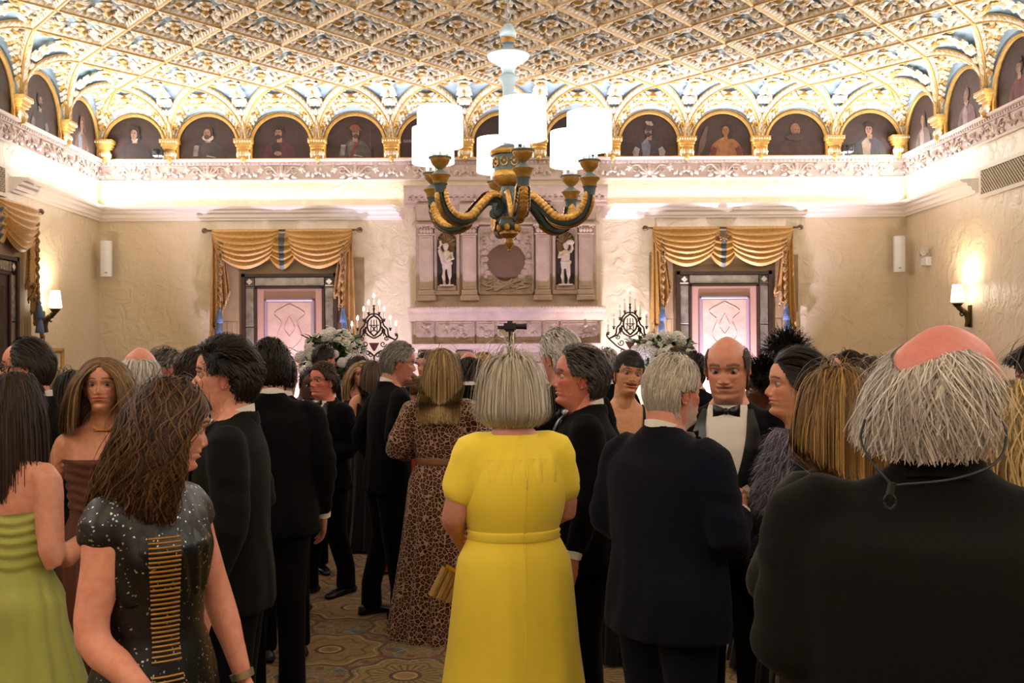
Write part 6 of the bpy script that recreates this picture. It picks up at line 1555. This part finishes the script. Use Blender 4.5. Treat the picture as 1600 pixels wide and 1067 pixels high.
Ad, Mad, kad = P_('large balding white-haired man in charcoal jacket, back turned, at right front', 1464, 507, 1.80, -22, man(hair=('fringe', '#8f857c', '#ded6cc', dict(bald=.80, baldback=-.07, baldside=.05, len=.95, steps=16, vol=.10, grav=.24, messy=.09, zend=.20, zjit=.10, radial=True, amin=1.5, sidea=2.05, zside=.50, neckr=.36, lenj=(.7, 1.15), wave=.10, wavef=4.5, wind=(-.03, 0, 0))), hn=7000, hw=.0042, suit=(BLACKW, BLACKW), hy=-42, hr=6, hp=8, skin='#c47c72', ear='#c8685e', flush='#c05a50', flushed=.9, girth=1.34, sw=1.08, arm_l='fold', arm_r=((.34, .02, 1.14), (.25, .22, 1.02), dict(curl=.6)), headk=1.06, recede=1.0, jaw=1.12, brow='#b8b0a8', collarup=.055, jcl=.03))

q = MB(); P = []
for z in np.linspace(.3, 1.36, 30):
    zs = [.0, .3, .6, .85, .95, 1.05, 1.2, 1.29, 1.37]; ry = np.interp(z, zs, [.2375, .19, .160, .135, .124, .10, .122, .14, .112]) * 1.2 + .012
    P.append((.02 - .02 * (1.36 - z), -ry - np.interp(z, zs, [0, 0, 0, .008, .006, 0, 0, -.004, .004]), z * ky))
q.tube(P, .0028, 5); q.build('back_seam', YEL, Yw, 60)
# ---- middle distance and far figures (lower mesh density: they are small in view)
def far(**k): return man(hires=0, **k)
def flady(**k): return lady(hires=0, **k)
B_, Mb, kb = P_('man in glasses and tuxedo with swept-back dark hair, left profile, at the left edge', 52, 531, 4.45, 90, man(hair=('slick', '#17110d', '#3d3026', dict(recede=.7, vol=.07)), recede=.7, hy=10, glasses=True, skin='#cf8f78', flushed=.9, hn=2400, hw=.007, arm_l='glass', girth=1.1, nose=1.1))
Q_, Mq, kq = P_('tall grey-haired man in tuxedo standing in right profile, left of the leopard-print dress', 613, 535, 6.4, -62, man(hair=('short', '#5c564f', '#9d968c', dict(vol=.08, len=.22)), hy=-16, hp=-4, skin='#b97f68', flushed=.8, hn=2200, hw=.009, lean=4, arm_r='glass', arm_l='pocket', brow='#6a6058', lines=1.0, stance=.10, feet=.06), dx=-.04)
S_, Ms, ks = P_('blonde woman in long leopard-print dress seen from behind, beside the yellow dress', 690, 547, 6.0, -4, lady(hair=('longback', '#6a5030', '#c3a468', dict(zend=-.80, vol=.12, len=3.2, neckr=.44, zjit=.15)), hn=3200, hw=.009, girth=1.1, arm_l=((-.27, .02, 1.14), (-.14, .24, 1.16), dict(curl=1.0)), arm_r=((.27, .02, 1.14), (.19, .25, 1.18), dict(curl=1.0)), dress=dict(mat=LEOP, top=1.40, waist=1.07, hem=.0, flare=1.0, folds=12, foldamp=.022, sleeves='long', sleevew=.085, belt=OCH, blouse=.01)))
X_, Mx, kx = P_('dark-grey-haired man in black dinner jacket, left profile, with white pocket square, right of yellow dress', 903, 543, 4.3, 84, man(headk=1.06, hair=('short', '#231d19', '#5c554e', dict(vol=.09, recede=.35, comb=(0, -.9, -.35), len=.24)), hn=2600, hw=.007, skin='#c27a66', flush='#b0483c', flushed=1.0, hy=4, hp=3, square=True, girth=1.14, arm_l='down', arm_r='glass', recede=.35, lines=.8), dx=.03)
q = MB(); q.lathe([(.0105, -.004), (.0115, 0), (.0105, .004)], 10, 0, T(-.262, .075, .80) @ RX(20)); q.build('ring', GLD, X_)
W_m, Mw, kw = P_('tall white-haired man in black, back turned, between the yellow dress and red-faced man', 880, 518, 4.95, 24, man(hair=('short', '#a09a92', '#ddd8d0', dict(vol=.09, recede=.3)), hires=1, hn=2200, hw=.009, hy=14, skin='#c08470', arm_r='fold'))
Yn, Myn, kyn = P_('dark-haired woman with short fringe laughing open-mouthed, head tilted, facing us', 975, 553, 5.5, 182, lady(hair=('updo', '#0c0a0a', '#241c1a', dict(bun=(0, -.35, .75), bunr=.2, to=(0, -.40, .75), vol=.10)), hn=2200, hr=-9, hp=5, hy=8, lid=.62, mouth_open=.034, smile=.6, brow='#1a1210', skin='#c8926c', lips='#b03a34', dress=dict(mat=BLKD, top=1.26, flare=.8, straps=True), flushed=.3, arm_r='fold', arm_l='down'))
b = MB(); r_ = np.random.RandomState(4); n_ = 260; xs = r_.uniform(-.25, .25, n_); P0 = np.stack([xs * .6, np.full(n_, .30), np.full(n_, .93)], 1)
P_f = np.stack([P0, np.stack([xs * .85, .40 + 0 * xs, .84 + 0 * xs], 1), np.stack([xs * 1.0, np.sqrt(np.clip(.44 ** 2 - xs ** 2 * .9, .05, 1)), .74 + 0 * xs], 1), np.stack([xs * 1.05, np.sqrt(np.clip(.43 ** 2 - xs ** 2 * .9, .05, 1)) + .01, .66 + r_.uniform(-.02, .02, n_)], 1)], 1)
ribbons(b, P_f, .012, Myn, '#0c0a0a', '#241c1a', r_); b.build('fringe_hair', HAIRM, Yn, 80)
# left background
P_('bald man with white fringe of hair and black collar, back turned, behind the blonde woman', 216, 543, 4.95, 2, man(hair=('fringe', '#aca59c', '#dcd6cc', dict(bald=.74, baldback=.02, len=.34, vol=.09)), hn=2200, hw=.009, skin='#c98a74', recede=1.0, arm_r='fold'))
P_('red-faced grey-haired man in profile behind the bald white-fringed man', 250, 545, 6.3, -74, far(hair=('short', '#4c463e', '#7d766c'), skin='#bd7362', flushed=1.0))
P_('brown-haired man in tuxedo turned away to the right, left of the tall dark-haired man', 300, 547, 5.6, -42, man(hair=('short', '#20150f', '#4a3424', dict(vol=.10)), hn=1600, hw=.01, hy=-14, skin='#c88a70', arm_r='glass'))
P_('dark-haired woman low behind the man in glasses', 109, 581, 5.7, -14, flady(hair=('longback', '#150f0d', '#2e221b', dict(zend=-.5)), dress=dict(mat=BLKD, top=1.30, flare=.9)))
P_('fair-haired woman half hidden behind the collar of the man in glasses', 86, 578, 6.4, 20, flady(hair=('longback', '#7a6040', '#b89a70', dict(zend=-.6)), dress=dict(mat=PLUMD, top=1.30, flare=.9)))
P_('woman in blue dress glimpsed at the white cocktail table', 318, 590, 8.3, 160, flady(hair=('bob', '#5a4028', '#9a7a50'), dress=dict(mat=BLUED, top=1.42, flare=.9, sleeves='short')))
P_('tall dark-haired man in black suit, back turned, behind the profile man', 416, 535, 4.9, 16, man(hair=('short', '#0e0b09', '#251c17', dict(vol=.12)), hn=1800, hw=.009, skin='#b9826a', girth=1.12, arm_r='down', arm_l='glass'), dx=.02)
P_('second dark-haired man in black, just right of the tall dark-haired man', 437, 549, 5.55, 30, far(hair=('short', '#0e0b09', '#251c17', dict(vol=.12)), skin='#a8745c'))
P_('bald grey man in black, back turned, before the pale left door', 442, 565, 6.45, -10, man(hair=('crop', '#8a7c70', '#a89c90', dict(recede=.5)), hn=1800, hw=.01, skin='#b98570', scalp='#a58674', arm_r='fold'))
K_, Mk, kk = P_('flushed brown-haired man in tuxedo and bow tie holding a glass at his waist', 508, 569, 7.0, 146, man(hair=('side', '#2a1a12', '#4e3626', dict(vol=.10, len=.28)), hn=1800, hw=.01, hy=-4, hp=2, skin='#c97a68', flush='#b8463c', flushed=1.0, vw=.085, arm_l=((-.25, -.01, 1.12), (-.06, .22, 1.07), dict(curl=1.0, dir=(1, .15, .05), thumb=(0, .1, 1))), arm_r='pocket', feet=.07, stance=.11))
P_('dark-skinned bald man in tuxedo leaning in behind the flushed man', 480, 573, 7.7, 206, far(skin='#4a2c20', handskin='#4a2c20', flushed=0, lips='#4a2420', hp=-14, brow='#140c0a', ear='#4a2c20', hair=('crop', '#140f0d', '#1c1512', dict(recede=.6)), arm_l='chest'))
P_('short dark-haired man in white collar, back turned, before the left flowers', 503, 540, 9.0, -46, far(hair=('short', '#1c1410', '#3a2a20', dict(vol=.08)), skin='#b87c68'))
P_('long-haired blonde woman facing us between flowers and grey-haired man', 562, 566, 9.5, 196, flady(hair=('long', '#7a5c38', '#c8a878', dict(zend=-.6, face=.17, part=.08)), skin='#c98c74', dress=dict(mat=PLUMD, top=1.36, flare=.9, straps=True)))
P_('dark-haired head behind the blonde woman by the flowers', 560, 559, 11.2, 10, flady(hair=('bob', '#17110d', '#30241c'), dress=dict(mat=BLKD, top=1.38)))
P_('brown-haired woman, back turned, right of the blonde by the flowers', 582, 564, 8.6, 12, flady(hair=('longback', '#3a2a1c', '#6e5438', dict(zend=-.7)), dress=dict(mat=BLKD, top=1.36, flare=.9)))
Rr, Mr, kr = P_('woman with fair bun and bare shoulders in a red dress with thin dark straps', 640, 583, 7.9, 70, flady(hair=('updo', '#4a3620', '#8a6a42', dict(bun=(0, -.50, .62), bunr=.19)), skin='#c98f76', dress=dict(mat=REDD, top=1.30, flare=1.15, straps=True, strapmat=BLKD), arm_l='fold', arm_r='fold'))
P_('woman in long red skirt behind the grey-haired man', 596, 590, 10.2, 180, flady(hair=('bob', '#3a2a1c', '#6e5438'), dress=dict(mat=REDD, top=1.38, flare=1.2, sleeves='long')))
P_('dark-haired head just left of the leopard-print dress hair', 668, 552, 9.7, 150, far(hair=('short', '#1a120e', '#33261e')))
P_('ruddy man partly hidden left of the balding man at centre', 716, 556, 9.2, 190, far(hair=('short', '#6a5040', '#927860'), skin='#bd7866', flushed=1))
P_('balding dark-haired man with red neck, back turned, at centre by the chimneypiece', 733, 550, 7.4, 2, far(hair=('fringe', '#1c1410', '#3a2a20', dict(bald=.80, baldback=.06, len=.2)), recede=1.0, skin='#b97260', arm_r='fold', girth=1.12))
P_('wavy golden-blonde woman, back turned, right of the balding man', 756, 551, 8.4, 8, flady(hair=('longback', '#8a6434', '#cfa564', dict(zend=-.7, wave=.5, vol=.12)), dress=dict(mat=BLKD, top=1.32)))
# right background
P_('grey-haired head blurred behind the laughing woman', 950, 546, 7.2, 30, far(hair=('short', '#7a7068', '#a89e94'), skin='#b98a78'))
P_('brown-haired man behind the white-bearded man, before the right flowers', 1062, 545, 8.2, 130, far(hair=('short', '#3a2a20', '#5e4838'), skin='#c08a78'))
P_('black-haired head between the brown-haired man and the bald man in black tie', 1084, 553, 7.0, -20, far(hair=('short', '#100c0a', '#201814'), skin='#b8826c'))
P_('dark-skinned woman with black curly hair in left profile before the right door', 1206, 571, 5.3, 84, lady(hair=('curly', '#0b0908', '#1c1614', dict(vol=.22, len=.4)), hn=1600, hw=.012, skin='#5a3424', handskin='#5a3424', flushed=0, ear='#5a3424', lips='#5a2a26', brow='#120c0a', hp=-8, dress=dict(mat=BLKD, top=1.38, flare=.9, sleeves='long', sleevew=.055)))
P_('man with thick dark curly hair above the sleek-haired woman', 1232, 530, 6.2, 14, man(hair=('curly', '#140f0c', '#332822', dict(vol=.26, len=.34)), hn=1800, hw=.012, skin='#b98068'))
P_('grey-haired man far off at the right side wall', 1300, 557, 8.6, -60, far(hair=('short', '#6e6660', '#948c86'), skin='#bd7e70', flushed=1))
P_('woman with dark pinned-up hair in left profile near the right side wall', 1331, 549, 6.9, 84, flady(hair=('updo', '#150f0d', '#30231c', dict(bun=(0, -.48, .72), bunr=.18)), skin='#c58f78', dress=dict(mat=BLKD, top=1.36)))
P_('brown-haired guest with back turned beside the pinned-up dark hair', 1372, 564, 6.1, -8, flady(hair=('bob', '#3a2a1a', '#7a6040'), dress=dict(mat=PLUMD, top=1.40, sleeves='long')))
Tl, Mt, kt = P_('blonde woman in teal dress with gold chain strap, mostly hidden at the right edge', 1586, 600, 2.5, 10, lady(hair=('longback', '#7a6238', '#cfb47c', dict(zend=-.75, wave=.25, len=3.0, vol=.10, zjit=.12)), hn=2600, hw=.008, dress=dict(mat=TEALD, top=1.41, flare=.9, sleeves='short', sleevew=.06)), dx=.02)
q = MB()
for i in range(34):
    v = i / 33; q.tube([(.075 + .02 * v + .006 * math.cos(a), -.10 - .02 * math.sin(PI * v), (1.46 - .22 * v) * kt + .009 * math.sin(a)) for a in np.linspace(0, 2 * PI, 9)[:-1]], .002, 4, closed=True, up=(.3, 1, .2))
q.build('chain_strap', GLD, Tl)
Ed, Me2, ke2 = P_('guest in black with raised bare forearm, cut off by the right edge', 1652, 545, 3.3, 60, lady(hair=('bob', '#1a130f', '#3a2c22'), hires=1, arm_l=((-.30, .02, 1.20), (-.18, .12, 1.47), dict(curl=1.0, thumb=(1, 0, .2))), arm_r='fold', dress=dict(mat=BLKD, top=1.40, flare=.9, sleeves='short', sleevew=.075), skin='#bf8066'))
# ---- spectacle cord of the large man
q = MB(); CM = mat('black_cord', '#0d0c0c', .6)
Pc = curve([(.085, .02, 1.585), (.105, -.06, 1.545), (.085, -.145, 1.50), (.02, -.205, 1.475), (-.075, -.225, 1.462)], 26); q.tube(Pc, .0026, 6)
Pc = curve([(-.075, -.225, 1.462), (-.105, -.20, 1.495), (-.125, -.16, 1.53), (-.12, -.10, 1.56)], 14); q.tube(Pc, .0022, 6)
q.tube([(-.075, -.227, 1.468), (-.079, -.229, 1.448)], .0065, 8); q.tube([(-.079 + .009 * math.cos(t), -.231, 1.437 + .012 * math.sin(t)) for t in np.linspace(0, 2 * PI, 14)[:-1]], .0022, 5, closed=True); q.build('spectacle_cord', CM, Ad)
# ---- cocktail tables, glasses and small props
CLOTH = fabric('white_table_linen', '#e6e2dc', .75); CLOTHB = fabric('black_table_linen', '#0e0e10', .75)
def cocktail(x, y, z, m, label, r=.38):
    t = thing('cocktail_table', label, 'table', (x, y, 0)); b = MB(); b.lathe([(0, z), (r, z), (r + .005, z - .01), (r, z - .02)], 32); b.build('tabletop', CLOTH, t)
    b = MB(); n = 60; rows = []
    for i in range(12):
        v = i / 11; zz = (z + .003) * (1 - v) + .03 * v; rr = (r + .008) * (1 - v) + (r * .72) * v + .02 * math.sin(PI * v); rows.append([((rr + .025 * v * math.sin(12 * a)) * math.cos(a), (rr + .025 * v * math.sin(12 * a)) * math.sin(a), zz) for a in np.linspace(0, 2 * PI, n + 1)[:-1]])
    b.grid([[(0, 0, z + .004)] * n] + rows, wrap=True); b.build('tablecloth', m, t, 70); b = MB(); b.lathe([(.03, .03), (.03, z - .02)], 12); b.lathe([(.22, 0), (.22, .02), (.03, .04)], 20); b.build('pedestal', BLACKP, t); return t
def flute(x, y, z, label, s=1.0):
    t = thing('champagne_flute', label, 'glass', (x, y, z)); b = MB(); b.lathe([(.032, 0), (.032, .003), (.006, .008), (.004, .095), (.010, .105), (.022, .13), (.030, .18), (.029, .24), (.027, .24), (.027, .18), (.019, .135), (.004, .112), (0, .11)], 20, 0, SCL(s, s, s)); b.build('flute_bowl', GLASS, t)
cocktail(px(322, 660, 7.3).x, 7.3, 1.10, CLOTH, 'white-clothed cocktail table between the brown hair and the profile man')
tb = px(752, 650, 7.0).x; cocktail(tb, 6.85, 1.12, CLOTHB, 'dark cocktail table between the leopard-print and yellow dresses', .34)
flute(px(739, 630, 6.85).x, 6.66, 1.127, 'empty champagne flute standing between the leopard-print and yellow dresses', 1.0)
t = thing('evening_bag', 'small black evening bag on the dark cocktail table', 'handbag', (tb + .06, 6.75, 1.127)); b = MB(); b.bev(-.10, .10, -.03, .03, 0, .06, .01); b.build('bag_body', SATIN, t); b = MB(); b.tube([(.09 * math.cos(a), 0, .06 + .03 * math.sin(a)) for a in np.linspace(0, PI, 12)], .004, 5); b.build('chain_handle', GLD, t)
t = thing('napkin', 'crumpled white napkin in the hand of the navy-jacketed man', 'napkin', loc(Zb, np.array((.15, .31, 1.235)) * kz)); b = MB(); rr = random.Random(3)
P = [[(.035 * (u - .5) * 2 + rr.uniform(-.005, .005), .012 * math.sin(9 * u + 5 * v) + rr.uniform(-.004, .004), .03 * (v - .5) * 2 + .008 * math.sin(7 * u)) for u in np.linspace(0, 1, 9)] for v in np.linspace(0, 1, 7)]; b.grid(P); b.build('napkin_cloth', SHIRT, t, 80)
t = thing('sideboard', 'dark carved sideboard with glassware against the right wall', 'sideboard', (XR - .32, 9.6, 0)); b = MB(); b.bev(-.28, .28, -1.0, 1.0, .12, 1.0, .01); b.box(-.30, .30, -1.03, 1.03, 1.0, 1.04)
for s in (-1, 1):
    for v in (-.9, .9): b.box(s * .24 - .03, s * .24 + .03, v - .03, v + .03, 0, .12)
for k in range(26): b.ball((-.29, -.98 + k * .078, .95), .022, 0, 8)
b.build('cabinet', DWOOD, t); b = MB(); b.box(-.28, .28, -.9, .9, 1.04, 1.05); b.build('runner', CLOTH, t)
for k in range(6): flute(XR - .45 + .12 * (k % 2), 9.0 + .13 * k, 1.051, ['clear flute at the near end of the sideboard row', 'second clear flute on the sideboard runner', 'third clear flute on the sideboard runner', 'fourth clear flute on the sideboard runner', 'fifth clear flute on the sideboard runner', 'clear flute at the far end of the sideboard row'][k])
V_ = Kw = K_.matrix_world if False else None
gp = loc(K_, np.array((.06, .30, 1.075)) * kk); t = thing('tumbler_glass', 'short tumbler held by the flushed man in tuxedo', 'glass', (gp.x, gp.y, gp.z - .04)); b = MB(); b.lathe([(.03, 0), (.036, .09), (.034, .09), (.028, .01), (0, .008)], 18); b.build('tumbler_body', GLASS, t)
